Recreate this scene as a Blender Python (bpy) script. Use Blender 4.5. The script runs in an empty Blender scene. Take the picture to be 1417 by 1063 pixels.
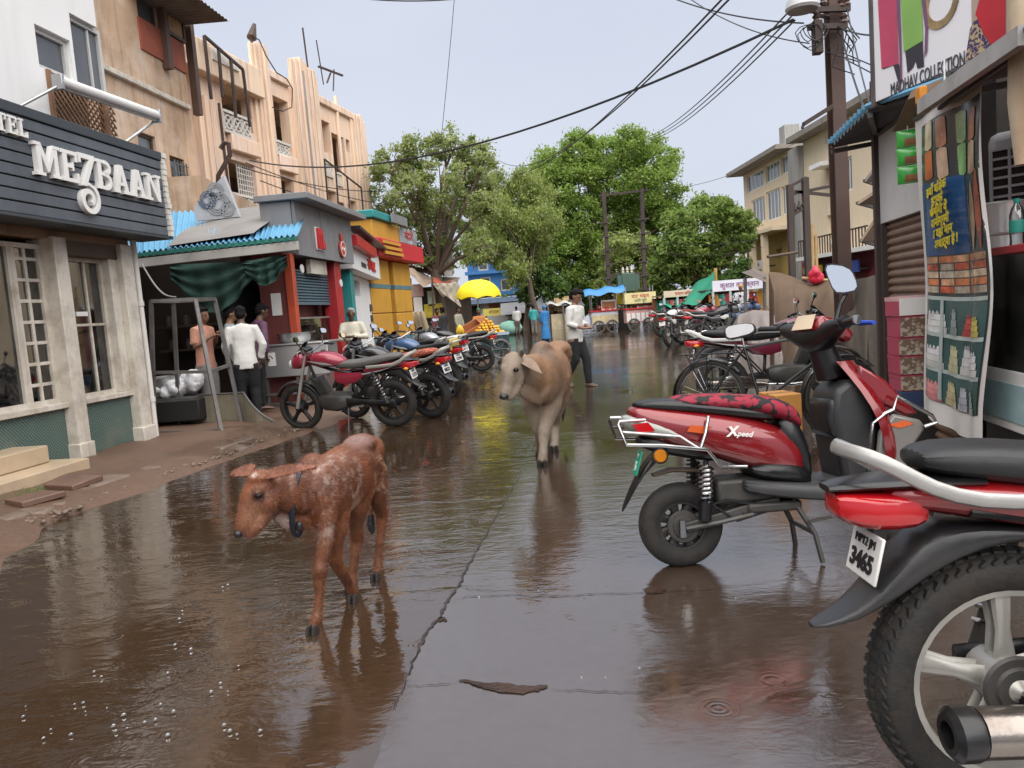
import bpy, bmesh, math, random
from mathutils import Vector as V, Matrix, Quaternion
R = math.radians
PI = math.pi
rnd = random.Random(7)
scene = bpy.context.scene
col = scene.collection

# ------------------------------------------------------------------ camera
CAM_H, PITCH, ROLL = 1.30, -5.45, -4.3
cam_d = bpy.data.cameras.new('camera')
cam = bpy.data.objects.new('camera', cam_d)
col.objects.link(cam)
cam_d.sensor_width = 36.0
cam_d.lens = 27.0
cam_d.clip_start = 0.05
cam_d.clip_end = 3000
CR = Matrix.Rotation(R(90 + PITCH), 3, 'X') @ Matrix.Rotation(R(ROLL), 3, 'Z')
cam.matrix_world = Matrix.Translation((0, 0, CAM_H)) @ CR.to_4x4()
scene.camera = cam

# ------------------------------------------------------------------ world, sun, exposure
SUN_EL, SUN_AZ = 66.0, 165.0
SKY_GAIN, SUN_POWER, EXPOSURE = 0.265, 1.5, 2.1
world = bpy.data.worlds.new('World')
scene.world = world
world.use_nodes = True
wn, wl = world.node_tree.nodes, world.node_tree.links
wn.clear()
w_out = wn.new('ShaderNodeOutputWorld')
sky = wn.new('ShaderNodeTexSky')
sky.sky_type = 'NISHITA'
sky.sun_disc = False
sky.sun_elevation = R(SUN_EL)
sky.sun_rotation = R(SUN_AZ)
sky.dust_density = 3.0
bg1 = wn.new('ShaderNodeBackground'); bg1.inputs['Strength'].default_value = 0.05
wl.new(sky.outputs[0], bg1.inputs['Color'])
w_tc = wn.new('ShaderNodeTexCoord')
w_map = wn.new('ShaderNodeMapping'); w_map.inputs['Scale'].default_value = (1, 1, 2.5)
wl.new(w_tc.outputs['Generated'], w_map.inputs['Vector'])
w_no = wn.new('ShaderNodeTexNoise'); w_no.inputs['Scale'].default_value = 1.6; w_no.inputs['Detail'].default_value = 4
wl.new(w_map.outputs[0], w_no.inputs['Vector'])
w_rp = wn.new('ShaderNodeValToRGB')
w_rp.color_ramp.elements[0].position = 0.3; w_rp.color_ramp.elements[0].color = (0.57, 0.61, 0.71, 1)
w_rp.color_ramp.elements[1].position = 0.75; w_rp.color_ramp.elements[1].color = (0.66, 0.69, 0.78, 1)
wl.new(w_no.outputs['Fac'], w_rp.inputs['Fac'])
bg2 = wn.new('ShaderNodeBackground'); bg2.inputs['Strength'].default_value = SKY_GAIN
wl.new(w_rp.outputs[0], bg2.inputs['Color'])
w_mx = wn.new('ShaderNodeMixShader'); w_mx.inputs[0].default_value = 0.88
wl.new(bg1.outputs[0], w_mx.inputs[1]); wl.new(bg2.outputs[0], w_mx.inputs[2])
wl.new(w_mx.outputs[0], w_out.inputs['Surface'])

sun_d = bpy.data.lights.new('sun', 'SUN')
sun_d.energy = SUN_POWER
sun_d.angle = R(105)
sun_d.color = (1.0, 0.96, 0.90)
sun = bpy.data.objects.new('sun', sun_d)
col.objects.link(sun)
_a, _e = R(SUN_AZ), R(SUN_EL)
sun_dir = V((math.sin(_a) * math.cos(_e), math.cos(_a) * math.cos(_e), math.sin(_e)))
sun.rotation_euler = sun_dir.to_track_quat('Z', 'Y').to_euler()
sun.location = (0, 0, 30)

vs_ = scene.view_settings
vs_.view_transform = 'Standard'
vs_.look = 'None'
vs_.exposure = EXPOSURE
vs_.gamma = 1.0
vs_.use_curve_mapping = False
scene.cycles.max_bounces = 6
scene.cycles.diffuse_bounces = 3
scene.cycles.glossy_bounces = 3
scene.cycles.transparent_max_bounces = 12
scene.cycles.use_denoising = True
scene.cycles.caustics_reflective = False
scene.cycles.caustics_refractive = False

# ------------------------------------------------------------------ places: a photograph position turned into a point of the street
FPX, CX, CY = 1063.0, 708.5, 531.5
def ray(px, py):
    return CR @ V(((px - CX) / FPX, -(py - CY) / FPX, -1.0))
def G(px, py, z=0.0):
    d = ray(px, py); t = (z - CAM_H) / d.z
    return V((d.x * t, d.y * t, z))
def P(px, py, Y):
    d = ray(px, py); t = Y / d.y
    return V((d.x * t, Y, CAM_H + d.z * t))
class Facade:
    """a vertical plane through two ground points; x runs left to right seen from the street, -y is outward"""
    def __init__(s, p, q):
        s.o = V((p[0], p[1], 0)); d = V((q[0] - p[0], q[1] - p[1], 0)).normalized()
        s.d = d; s.n = V((-d.y, d.x, 0)); s.rz = math.atan2(d.y, d.x)
    def uv(s, px, py, off=0.0):
        r = ray(px, py); c = V((0, 0, CAM_H))
        t = ((s.o + s.n * off) - c).dot(s.n) / r.dot(s.n)
        p = c + r * t
        return (p - s.o).dot(s.d), p.z
    def w(s, x, y, z):
        return s.o + s.d * x + s.n * y + V((0, 0, z))

# ------------------------------------------------------------------ materials
_mats = {}
def _mat(name):
    m = bpy.data.materials.new(name); m.use_nodes = True
    n, l = m.node_tree.nodes, m.node_tree.links
    return m, n, l, n['Principled BSDF']
def mx_col(n, l, fac, a, b, blend='MIX'):
    x = n.new('ShaderNodeMix'); x.data_type = 'RGBA'; x.blend_type = blend
    for sock, val in ((x.inputs[0], fac), (x.inputs[6], a), (x.inputs[7], b)):
        if hasattr(val, 'is_linked') or hasattr(val, 'links'): l.new(val, sock)
        elif isinstance(val, (int, float)): sock.default_value = val
        else: sock.default_value = (*val[:3], 1)
    return x.outputs[2]
def noise(n, l, vec, scale, detail=4, rough=0.6, dist=0.0):
    t = n.new('ShaderNodeTexNoise'); t.inputs['Scale'].default_value = scale
    t.inputs['Detail'].default_value = detail; t.inputs['Roughness'].default_value = rough
    t.inputs['Distortion'].default_value = dist
    l.new(vec, t.inputs['Vector']); return t.outputs['Fac']
def ramp(n, l, fac, p0, p1, c0=(0, 0, 0), c1=(1, 1, 1)):
    r = n.new('ShaderNodeValToRGB'); e = r.color_ramp.elements
    e[0].position = p0; e[1].position = p1; e[0].color = (*c0, 1); e[1].color = (*c1, 1)
    l.new(fac, r.inputs['Fac']); return r.outputs[0]
def mapping(n, l, vec, sc=(1, 1, 1), rot=(0, 0, 0), loc=(0, 0, 0)):
    m = n.new('ShaderNodeMapping'); m.inputs['Scale'].default_value = sc
    m.inputs['Rotation'].default_value = rot; m.inputs['Location'].default_value = loc
    l.new(vec, m.inputs['Vector']); return m.outputs[0]
def mth(n, l, op, a, b=None, c=None):
    m = n.new('ShaderNodeMath'); m.operation = op
    for i, val in enumerate((a, b, c)):
        if val is None: continue
        if isinstance(val, (int, float)): m.inputs[i].default_value = val
        else: l.new(val, m.inputs[i])
    return m.outputs[0]
def bump(n, l, b, h, strength, dist=0.02, prev=None):
    x = n.new('ShaderNodeBump'); x.inputs['Strength'].default_value = strength; x.inputs['Distance'].default_value = dist
    l.new(h, x.inputs['Height'])
    if prev is not None: l.new(prev, x.inputs['Normal'])
    if b is not None: l.new(x.outputs[0], b.inputs['Normal'])
    return x.outputs[0]
def M(name, c, rough=0.6, metal=0.0, var=0.18, sc=9.0, bmp=0.12, dirt=0.0, streak=0.0, coat=0.0, dirtcol=(0.07, 0.05, 0.035), spec=0.5, streakcol=None, emit=0.0):
    """painted, metal, plaster, cloth ... : base colour with two scales of variation, dirt patches, run-down streaks and a fine relief"""
    if name in _mats: return _mats[name]
    m, n, l, b = _mat(name)
    tc = n.new('ShaderNodeTexCoord').outputs['Object']
    big = noise(n, l, tc, sc * 0.25, 3)
    fine = noise(n, l, tc, sc * 2.2, 5)
    lo = tuple(x * (1 - var) for x in c); hi = tuple(min(1, x * (1 + var)) for x in c)
    cc = mx_col(n, l, ramp(n, l, big, 0.3, 0.7), lo, hi)
    cc = mx_col(n, l, mth(n, l, 'MULTIPLY', fine, 0.35), cc, tuple(x * (1 - var) for x in c))
    if streak > 0:
        sv = mapping(n, l, tc, (2.2, 2.2, 0.16))
        sf = ramp(n, l, noise(n, l, sv, 2.0, 7, 0.7), 0.5, 0.66)
        cc = mx_col(n, l, mth(n, l, 'MULTIPLY', sf, streak), cc, streakcol or dirtcol)
        s2 = ramp(n, l, noise(n, l, mapping(n, l, tc, (5, 5, .22), loc=(3, 1, 0)), 2.0, 6, 0.7), 0.52, 0.7)
        cc = mx_col(n, l, mth(n, l, 'MULTIPLY', s2, streak * .45), cc, tuple(min(.8, x * 1.25 + .06) for x in c))
    if dirt > 0:
        df = ramp(n, l, noise(n, l, tc, sc * 0.45, 8, 0.68), 0.45, 0.7)
        cc = mx_col(n, l, mth(n, l, 'MULTIPLY', df, dirt), cc, dirtcol)
        rr = mth(n, l, 'MULTIPLY_ADD', df, 0.35 * dirt, rough)
        l.new(rr, b.inputs['Roughness'])
    else:
        l.new(mth(n, l, 'MULTIPLY_ADD', fine, 0.16, rough - 0.08), b.inputs['Roughness'])
    l.new(cc, b.inputs['Base Color'])
    b.inputs['Metallic'].default_value = metal
    b.inputs['Specular IOR Level'].default_value = spec
    if coat: b.inputs['Coat Weight'].default_value = coat; b.inputs['Coat Roughness'].default_value = 0.06
    if bmp: bump(n, l, b, fine, bmp, 0.01)
    _mats[name] = m
    return m
def glass_mat(name, tint=(0.75, 0.8, 0.8), refl=0.1):
    if name in _mats: return _mats[name]
    m, n, l, b = _mat(name)
    n.remove(b)
    t = n.new('ShaderNodeBsdfTransparent'); t.inputs[0].default_value = (*tint, 1)
    g = n.new('ShaderNodeBsdfGlossy'); g.inputs['Roughness'].default_value = 0.03
    f = n.new('ShaderNodeFresnel'); f.inputs[0].default_value = 1.45
    tc = n.new('ShaderNodeTexCoord').outputs['Object']
    d = ramp(n, l, noise(n, l, tc, 5, 5), 0.4, 0.8)
    x = n.new('ShaderNodeMixShader')
    l.new(mth(n, l, 'ADD', mth(n, l, 'MULTIPLY', f.outputs[0], 1.0), refl), x.inputs[0])
    l.new(t.outputs[0], x.inputs[1]); l.new(g.outputs[0], x.inputs[2])
    df = n.new('ShaderNodeBsdfDiffuse'); df.inputs[0].default_value = (0.35, 0.33, 0.3, 1)
    y = n.new('ShaderNodeMixShader'); l.new(mth(n, l, 'MULTIPLY', d, 0.12), y.inputs[0])
    l.new(x.outputs[0], y.inputs[1]); l.new(df.outputs[0], y.inputs[2])
    l.new(y.outputs[0], n['Material Output'].inputs['Surface'])
    _mats[name] = m
    return m
def pattern_mat(name, base, other, kind='swirl', scale=20, rough=0.7):
    """printed cloth: a two-colour repeating print"""
    if name in _mats: return _mats[name]
    m, n, l, b = _mat(name)
    tc = n.new('ShaderNodeTexCoord').outputs['Object']
    if kind == 'swirl':
        nv = mapping(n, l, tc, (1, 1.0, 1.4))
        w = n.new('ShaderNodeTexVoronoi'); w.feature = 'F1'; w.inputs['Scale'].default_value = scale
        wob = n.new('ShaderNodeTexNoise'); wob.inputs['Scale'].default_value = scale * 0.7; wob.inputs['Detail'].default_value = 1
        l.new(nv, wob.inputs['Vector'])
        va = n.new('ShaderNodeVectorMath'); va.operation = 'MULTIPLY_ADD'
        l.new(wob.outputs['Color'], va.inputs[0]); va.inputs[1].default_value = (0.06, 0.06, 0.06); l.new(nv, va.inputs[2])
        l.new(va.outputs[0], w.inputs['Vector'])
        f = ramp(n, l, w.outputs['Distance'], 0.54, 0.62)
    elif kind == 'check':
        a = n.new('ShaderNodeTexWave'); a.bands_direction = 'X'; a.inputs['Scale'].default_value = scale; l.new(tc, a.inputs['Vector'])
        c2 = n.new('ShaderNodeTexWave'); c2.bands_direction = 'Z'; c2.inputs['Scale'].default_value = scale; l.new(tc, c2.inputs['Vector'])
        f = ramp(n, l, mth(n, l, 'MAXIMUM', a.outputs['Fac'], c2.outputs['Fac']), 0.7, 0.8)
    elif kind == 'patch':
        w = n.new('ShaderNodeTexVoronoi'); w.inputs['Scale'].default_value = scale; l.new(tc, w.inputs['Vector'])
        f = ramp(n, l, w.outputs['Color'], 0.5, 0.55)
    else:
        f = ramp(n, l, noise(n, l, tc, scale, 3), 0.47, 0.53)
    l.new(mx_col(n, l, f, base, other), b.inputs['Base Color'])
    b.inputs['Roughness'].default_value = rough
    bump(n, l, b, noise(n, l, tc, scale * 8, 2), 0.2, 0.004)
    _mats[name] = m
    return m

# ------------------------------------------------------------------ meshes
def frame_of(t, up=V((0, 0, 1))):
    t = t.normalized()
    if abs(t.dot(up)) > 0.97: up = V((1, 0, 0)) if abs(t.x) < 0.9 else V((0, 1, 0))
    s = up.cross(t).normalized(); u = t.cross(s).normalized()
    return t, s, u
class MB:
    def __init__(s): s.v = []; s.f = []; s.mi = []; s.cur = 0
    def mat(s, i): s.cur = i; return s
    def add(s, vs, fs):
        o = len(s.v); s.v += [tuple(p) for p in vs]
        for f in fs: s.f.append(tuple(i + o for i in f)); s.mi.append(s.cur)
        return s
    def box(s, x0, x1, y0, y1, z0, z1):
        vs = [(x, y, z) for z in (z0, z1) for y in (y0, y1) for x in (x0, x1)]
        return s.add(vs, [(0, 2, 3, 1), (4, 5, 7, 6), (0, 1, 5, 4), (2, 6, 7, 3), (0, 4, 6, 2), (1, 3, 7, 5)])
    def obox(s, c, size, rot=None):
        c = V(c); hx, hy, hz = (k / 2 for k in size)
        rot = rot or Matrix.Identity(3)
        vs = [c + rot @ V((x, y, z)) for z in (-hz, hz) for y in (-hy, hy) for x in (-hx, hx)]
        return s.add(vs, [(0, 2, 3, 1), (4, 5, 7, 6), (0, 1, 5, 4), (2, 6, 7, 3), (0, 4, 6, 2), (1, 3, 7, 5)])
    def beam(s, p, q, w, h=None, up=V((0, 0, 1))):
        p, q = V(p), V(q); h = h or w
        t, a, u = frame_of(q - p, up)
        vs = [b + a * x * w / 2 + u * y * h / 2 for b in (p, q) for x, y in ((-1, -1), (1, -1), (1, 1), (-1, 1))]
        return s.add(vs, [(3, 2, 1, 0), (4, 5, 6, 7), (0, 1, 5, 4), (1, 2, 6, 5), (2, 3, 7, 6), (3, 0, 4, 7)])
    def tube(s, pts, r, n=8, cap=True, flat=1.0, up=V((0, 0, 1))):
        pts = [V(p) for p in pts]; k = len(pts)
        rs = r if isinstance(r, list) else [r] * k
        rings = []; prev = None
        for i, p in enumerate(pts):
            t = (pts[min(i + 1, k - 1)] - pts[max(i - 1, 0)])
            if t.length < 1e-9: t = V((0, 0, 1))
            if prev is None: t, a, u = frame_of(t, up)
            else:
                t = t.normalized(); a = (prev - t * prev.dot(t))
                a = a.normalized() if a.length > 1e-6 else frame_of(t, up)[1]
                u = t.cross(a)
            prev = a
            ri = rs[i]; ra, ru = ri if isinstance(ri, tuple) else (ri, ri * flat)
            rings.append([p + a * math.cos(2 * PI * j / n) * ra + u * math.sin(2 * PI * j / n) * ru for j in range(n)])
        return s.rings(rings, cap)
    def rings(s, rings, cap=True, closed=True):
        n = len(rings[0]); vs = [p for r in rings for p in r]; fs = []
        for i in range(len(rings) - 1):
            for j in range(n if closed else n - 1):
                a, b = i * n + j, i * n + (j + 1) % n
                fs.append((a, b, b + n, a + n))
        if cap and closed:
            fs.append(tuple(range(n - 1, -1, -1))); fs.append(tuple((len(rings) - 1) * n + j for j in range(n)))
        return s.add(vs, fs)
    def prism(s, poly, y0, y1, ax='y'):
        """outline in x,z pushed from y0 to y1 (ax y), or x,y pushed in z (ax z), or y,z pushed in x (ax x)"""
        n = len(poly)
        mk = {'y': lambda p, k: (p[0], k, p[1]), 'z': lambda p, k: (p[0], p[1], k), 'x': lambda p, k: (k, p[0], p[1])}[ax]
        vs = [mk(p, y0) for p in poly] + [mk(p, y1) for p in poly]
        fs = [tuple(range(n)), tuple(range(2 * n - 1, n - 1, -1))]
        fs += [(i, n + i, n + (i + 1) % n, (i + 1) % n) for i in range(n)]
        return s.add(vs, fs)
    def lathe(s, prof, c=(0, 0, 0), ax='z', n=16):
        """prof: (radius, height along axis)"""
        c = V(c); rings = []
        for r, h in prof:
            ring = []
            for j in range(n):
                a = 2 * PI * j / n; x, y = r * math.cos(a), r * math.sin(a)
                ring.append(c + V({'z': (x, y, h), 'y': (x, h, y), 'x': (h, x, y)}[ax]))
            rings.append(ring)
        return s.rings(rings, prof[0][0] < .15)
    def ell(s, c, r, nu=12, nv=8, rot=None):
        c = V(c); r = (r, r, r) if isinstance(r, (int, float)) else r
        rot = rot or Matrix.Identity(3); rings = []
        for i in range(nv + 1):
            t = PI * (i + 0.02) / (nv + 0.04); ring = []
            for j in range(nu):
                p = 2 * PI * j / nu
                ring.append(c + rot @ V((r[0] * math.sin(t) * math.cos(p), r[1] * math.sin(t) * math.sin(p), r[2] * math.cos(t))))
            rings.append(ring)
        return s.rings(rings, True)
    def quad(s, a, b, c, d): return s.add([a, b, c, d], [(0, 1, 2, 3)])
    def grid(s, fn, nu, nv):
        vs = [fn(i / nu, j / nv) for j in range(nv + 1) for i in range(nu + 1)]
        fs = [(j * (nu + 1) + i, j * (nu + 1) + i + 1, (j + 1) * (nu + 1) + i + 1, (j + 1) * (nu + 1) + i) for j in range(nv) for i in range(nu)]
        return s.add(vs, fs)
    def ribbon(s, path, w, y0, y1, closed=False):
        """flat stroke of width w along a path in x,z, pushed from y0 to y1"""
        k = len(path); L, Rr = [], []
        ws = w if isinstance(w, (list, tuple)) else [w] * k
        for i in range(k):
            a, b = V(path[max(i - 1, 0)]), V(path[min(i + 1, k - 1)])
            t = (b - a).normalized(); nn = V((-t.y, t.x)); p = V(path[i])
            L.append(p + nn * ws[i] / 2); Rr.append(p - nn * ws[i] / 2)
        rings = [[(L[i].x, y0, L[i].y), (Rr[i].x, y0, Rr[i].y), (Rr[i].x, y1, Rr[i].y), (L[i].x, y1, L[i].y)] for i in range(k)]
        return s.rings(rings, True)
    def wall(s, x0, x1, z0, z1, y0, y1, holes=()):
        """upright slab (front at y0) with rectangular openings (hx0,hx1,hz0,hz1)"""
        xs = sorted({x0, x1, *[min(max(h[k], x0), x1) for h in holes for k in (0, 1)]})
        zs = sorted({z0, z1, *[min(max(h[k], z0), z1) for h in holes for k in (2, 3)]})
        nx, nz = len(xs) - 1, len(zs) - 1
        def solid(i, j):
            if not (0 <= i < nx and 0 <= j < nz): return False
            mx, mz = (xs[i] + xs[i + 1]) / 2, (zs[j] + zs[j + 1]) / 2
            return not any(h[0] < mx < h[1] and h[2] < mz < h[3] for h in holes)
        for i in range(nx):
            for j in range(nz):
                if not solid(i, j): continue
                a, b, c, d = xs[i], xs[i + 1], zs[j], zs[j + 1]
                s.quad((a, y0, c), (b, y0, c), (b, y0, d), (a, y0, d)); s.quad((b, y1, c), (a, y1, c), (a, y1, d), (b, y1, d))
                if not solid(i - 1, j): s.quad((a, y1, c), (a, y0, c), (a, y0, d), (a, y1, d))
                if not solid(i + 1, j): s.quad((b, y0, c), (b, y1, c), (b, y1, d), (b, y0, d))
                if not solid(i, j - 1): s.quad((a, y1, c), (b, y1, c), (b, y0, c), (a, y0, c))
                if not solid(i, j + 1): s.quad((a, y0, d), (b, y0, d), (b, y1, d), (a, y1, d))
        return s
    def mesh(s, name, mats, ang=38, smooth=True):
        me = bpy.data.meshes.new(name); me.from_pydata(s.v, [], s.f)
        mats = mats if isinstance(mats, (list, tuple)) else [mats]
        for m in mats: me.materials.append(m)
        if len(mats) > 1: me.polygons.foreach_set('material_index', s.mi)
        if smooth:
            me.polygons.foreach_set('use_smooth', [True] * len(me.polygons))
            try: me.set_sharp_from_angle(angle=R(ang))
            except Exception: pass
        me.update(); return me
    def build(s, name, mats, parent=None, bevel=0, sub=0, ang=38, loc=None, smooth=True):
        o = bpy.data.objects.new(name, s.mesh(name, mats, ang, smooth)); col.objects.link(o)
        if parent is not None: o.parent = parent
        if loc is not None: o.location = loc
        if bevel:
            b = o.modifiers.new('bevel', 'BEVEL'); b.width = bevel; b.segments = 2; b.limit_method = 'ANGLE'; b.angle_limit = R(40)
        if sub:
            b = o.modifiers.new('subsurf', 'SUBSURF'); b.levels = sub; b.render_levels = sub
        return o

def tag(o, label=None, cat=None, group=None, kind=None):
    for k, val in (('label', label), ('category', cat), ('group', group), ('kind', kind)):
        if val: o[k] = val
    return o
def thing(name, label, cat, loc=(0, 0, 0), rz=0.0, group=None):
    o = bpy.data.objects.new(name, None); col.objects.link(o)
    o.empty_display_size = 0.2
    o.location = loc; o.rotation_euler = (0, 0, rz)
    return tag(o, label, cat, group)
def node(name, parent):
    o = bpy.data.objects.new(name, None); col.objects.link(o); o.parent = parent; o.empty_display_size = 0.05; return o
def kids(o): return [c for c in _links.get(o, [])] if False else [c for c in col.objects if c.parent == o]
def put(name, me, parent, loc=(0, 0, 0), rot=(0, 0, 0), sc=(1, 1, 1)):
    o = bpy.data.objects.new(name, me); col.objects.link(o); o.parent = parent
    o.location = loc; o.rotation_euler = rot; o.scale = sc; return o
def tree_of(root):
    """the objects under root as (object, index of parent)"""
    out = [(root, -1)]; i = 0
    while i < len(out):
        for c in out[i][0].children: out.append((c, i))
        i += 1
    return out
def dup(spec, loc, rz, label=None, group=None, rx=None):
    made = []
    for o, pi in spec:
        c = o.copy(); col.objects.link(c)
        if pi >= 0: c.parent = made[pi]
        made.append(c)
    r = made[0]; r.location = loc; r.rotation_euler = (rx if rx is not None else r.rotation_euler.x, r.rotation_euler.y, rz)
    if label: r['label'] = label
    if group: r['group'] = group
    return r
def text(body, size, mat, parent, loc, rot=(PI / 2, 0, 0), depth=0.004, name='lettering', sx=1.0, align='CENTER', bold=0.0, shear=0.0, space=1.0):
    cu = bpy.data.curves.new(name, 'FONT'); cu.body = body; cu.size = size; cu.extrude = depth
    cu.align_x = align; cu.align_y = 'CENTER'; cu.offset = bold; cu.shear = shear; cu.space_character = space; cu.resolution_u = 3
    t = bpy.data.objects.new(name, cu); col.objects.link(t)
    dg = bpy.context.evaluated_depsgraph_get()
    me = bpy.data.meshes.new_from_object(t.evaluated_get(dg)); bpy.data.objects.remove(t); bpy.data.curves.remove(cu)
    me.name = name; me.materials.clear(); me.materials.append(mat)
    o = bpy.data.objects.new(name, me); col.objects.link(o); o.parent = parent
    o.location = loc; o.rotation_euler = rot; o.scale = (sx, 1, 1)
    return o
def remesh(mb, voxel, smooth=4, fac=0.5):
    """one continuous surface grown over overlapping solids"""
    o = mb.build('body', [], None); o.data.materials.clear()
    r = o.modifiers.new('r', 'REMESH'); r.mode = 'VOXEL'; r.voxel_size = voxel; r.use_smooth_shade = True
    if smooth:
        s = o.modifiers.new('s', 'SMOOTH'); s.iterations = smooth; s.factor = fac
    dg = bpy.context.evaluated_depsgraph_get()
    me = bpy.data.meshes.new_from_object(o.evaluated_get(dg))
    old = o.data; bpy.data.objects.remove(o); bpy.data.meshes.remove(old)
    me.polygons.foreach_set('use_smooth', [True] * len(me.polygons))
    return me
def arc(cx, cz, r, a0, a1, n, rz=None):
    rz = rz or r
    return [(cx + r * math.cos(R(a0 + (a1 - a0) * i / n)), cz + rz * math.sin(R(a0 + (a1 - a0) * i / n))) for i in range(n + 1)]
def L3(a, b, t): return V(a) + (V(b) - V(a)) * t
# ================================================================== THE GROUND
def wet_mat(name, c0, c1, rough_wet, rough_damp, wet_lo, wet_hi, rip, ring, grit=0.1, film=(0.05, 0.032, 0.022), ior=1.45, flow=(0, 0, 0.3)):
    m, n, l, b = _mat(name)
    tc = n.new('ShaderNodeTexCoord').outputs['Object']
    blot = ramp(n, l, noise(n, l, tc, 0.8, 7, 0.65), 0.35, 0.68)
    spk = noise(n, l, tc, 22, 6, 0.75)
    cc = mx_col(n, l, blot, c0, c1)
    cc = mx_col(n, l, ramp(n, l, spk, 0.35, 0.75), cc, tuple(x * 1.25 for x in c1))
    wet = ramp(n, l, noise(n, l, mapping(n, l, tc, (1, 0.7, 1)), 0.55, 5, 0.55, 0.6), wet_lo, wet_hi)
    cc = mx_col(n, l, mth(n, l, 'MULTIPLY', wet, 0.75), cc, film)
    l.new(cc, b.inputs['Base Color'])
    l.new(mth(n, l, 'MULTIPLY_ADD', wet, rough_wet - rough_damp, rough_damp), b.inputs['Roughness'])
    b.inputs['IOR'].default_value = ior
    h1 = noise(n, l, mapping(n, l, tc, (5.0, 11.0, 1), flow), 1.0, 3, 0.55, 0.8)
    h2 = noise(n, l, mapping(n, l, tc, (22.0, 40.0, 1), flow), 1.0, 2, 0.5, 0.3)
    hh = mth(n, l, 'ADD', h1, mth(n, l, 'MULTIPLY', h2, 0.25))
    calm = ramp(n, l, noise(n, l, mapping(n, l, tc, (.55, .9, 1), (0, 0, .5)), 1.0, 4, .6, .8), .40, .66)
    hh = mth(n, l, 'MULTIPLY', hh, mth(n, l, 'MULTIPLY_ADD', calm, rip * 1.15, rip * .22))
    if ring:
        v = n.new('ShaderNodeTexVoronoi'); v.inputs['Scale'].default_value = 5.0; l.new(tc, v.inputs['Vector'])
        d = v.outputs['Distance']
        rr = mth(n, l, 'MULTIPLY', mth(n, l, 'SINE', mth(n, l, 'MULTIPLY', d, 70.0)), mth(n, l, 'POWER', mth(n, l, 'MAXIMUM', mth(n, l, 'SUBTRACT', 0.42, d), 0.0), 1.5))
        sel = n.new('ShaderNodeSeparateColor'); l.new(v.outputs['Color'], sel.inputs[0])
        rr = mth(n, l, 'MULTIPLY', rr, mth(n, l, 'GREATER_THAN', sel.outputs[0], 0.8))
        hh = mth(n, l, 'MULTIPLY_ADD', rr, ring, hh)
    nb = bump(n, l, None, hh, 1.0, 0.012)
    dry = mth(n, l, 'MULTIPLY', mth(n, l, 'SUBTRACT', 1.0, wet), spk)
    bump(n, l, b, dry, grit, 0.01, nb)
    return m
W_MUD = wet_mat('brown_flowing_water', (0.030, 0.017, 0.009), (0.052, 0.031, 0.018), 0.012, 0.06, 0.24, 0.50, 0.44, 0.30, 0.12, film=(0.034, 0.020, 0.011), ior=2.1)
W_CONC = wet_mat('wet_concrete', (0.032, 0.022, 0.017), (0.056, 0.042, 0.034), 0.012, 0.09, 0.34, 0.60, 0.24, 0.16, 0.20, film=(0.038, 0.021, 0.012), ior=2.7)
W_BANK = wet_mat('damp_red_mud', (0.075, 0.042, 0.027), (0.125, 0.075, 0.050), 0.10, 0.55, 0.52, 0.70, 0.15, 0, 0.9, film=(0.06, 0.036, 0.024))
W_KERB = wet_mat('wet_kerb_stone', (0.10, 0.068, 0.048), (0.17, 0.125, 0.095), 0.15, 0.5, 0.45, 0.7, 0.1, 0, 0.7, film=(0.09, 0.065, 0.05))

def sheet(name, pts, mat, z, kind='structure'):
    mb = MB(); mb.add([(p[0], p[1], z) for p in pts], [tuple(range(len(pts)))])
    o = mb.build(name, mat); return tag(o, kind=kind)
sheet('ground', [(-900, -60), (900, -60), (900, 1500), (-900, 1500)], W_BANK, -0.03)
sheet('road', [(-14, -4), (30, -4), (30, 95), (-14, 95)], W_MUD, 0.0)
# the concrete carriageway right of the long joint, its left edge broken
joint = [(500, 1120), (520, 1063), (545, 985), (559, 951), (575, 910), (591, 877), (609, 857), (617, 838), (636, 812), (645, 790), (658, 768), (680, 728), (703, 689), (722, 655), (738, 620), (752, 580), (765, 540), (775, 505), (782, 480), (786, 464)]
jp = [G(*p) for p in joint]
edge = []
for i in range(len(jp) - 1):
    for k in range(6):
        q = jp[i].lerp(jp[i + 1], k / 6); edge.append((q.x + rnd.uniform(-.006, .006) * (1 + .1 * q.y), q.y))
edge.append((jp[-1].x, jp[-1].y))
conc = MB()
vs = [(p[0], p[1], 0.006) for p in edge]; rg = [(30.0, p[1], 0.006) for p in edge]
for i in range(len(edge) - 1): conc.quad(vs[i], rg[i], rg[i + 1], vs[i + 1])
conc.quad((-0.25, -4, .006), (30, -4, .006), rg[0], vs[0])
tag(conc.build('concrete_carriageway', W_CONC), kind='structure')
# joints and cracks: open grooves full of mud
CRK = M('crack_mud', (0.018, 0.012, 0.009), 0.35, var=.3, sc=30)
def crack(name, pts, w0, w1, z=0.0095, jag=.006, step=8):
    q = []
    for i in range(len(pts) - 1):
        a, b_ = G(*pts[i]), G(*pts[i + 1])
        for k in range(step): q.append(a.lerp(b_, k / step))
    q.append(G(*pts[-1])); k = len(q); L, Rr = [], []
    for i, p in enumerate(q):
        t = (q[min(i + 1, k - 1)] - q[max(i - 1, 0)]).normalized(); nn = V((-t.y, t.x, 0))
        w = rnd.uniform(w0, w1) * min(1, 3 * i / k + .2, 3 * (k - 1 - i) / k + .2); j = rnd.uniform(-jag, jag)
        L.append(p + nn * (w / 2 + j) + V((0, 0, z))); Rr.append(p - nn * (w / 2 - j) + V((0, 0, z)))
    mb = MB()
    for i in range(k - 1): mb.quad(Rr[i], Rr[i + 1], L[i + 1], L[i])
    tag(mb.build(name, CRK), kind='structure')
crack('road_joint', joint[2:14], .006, .018)
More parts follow.
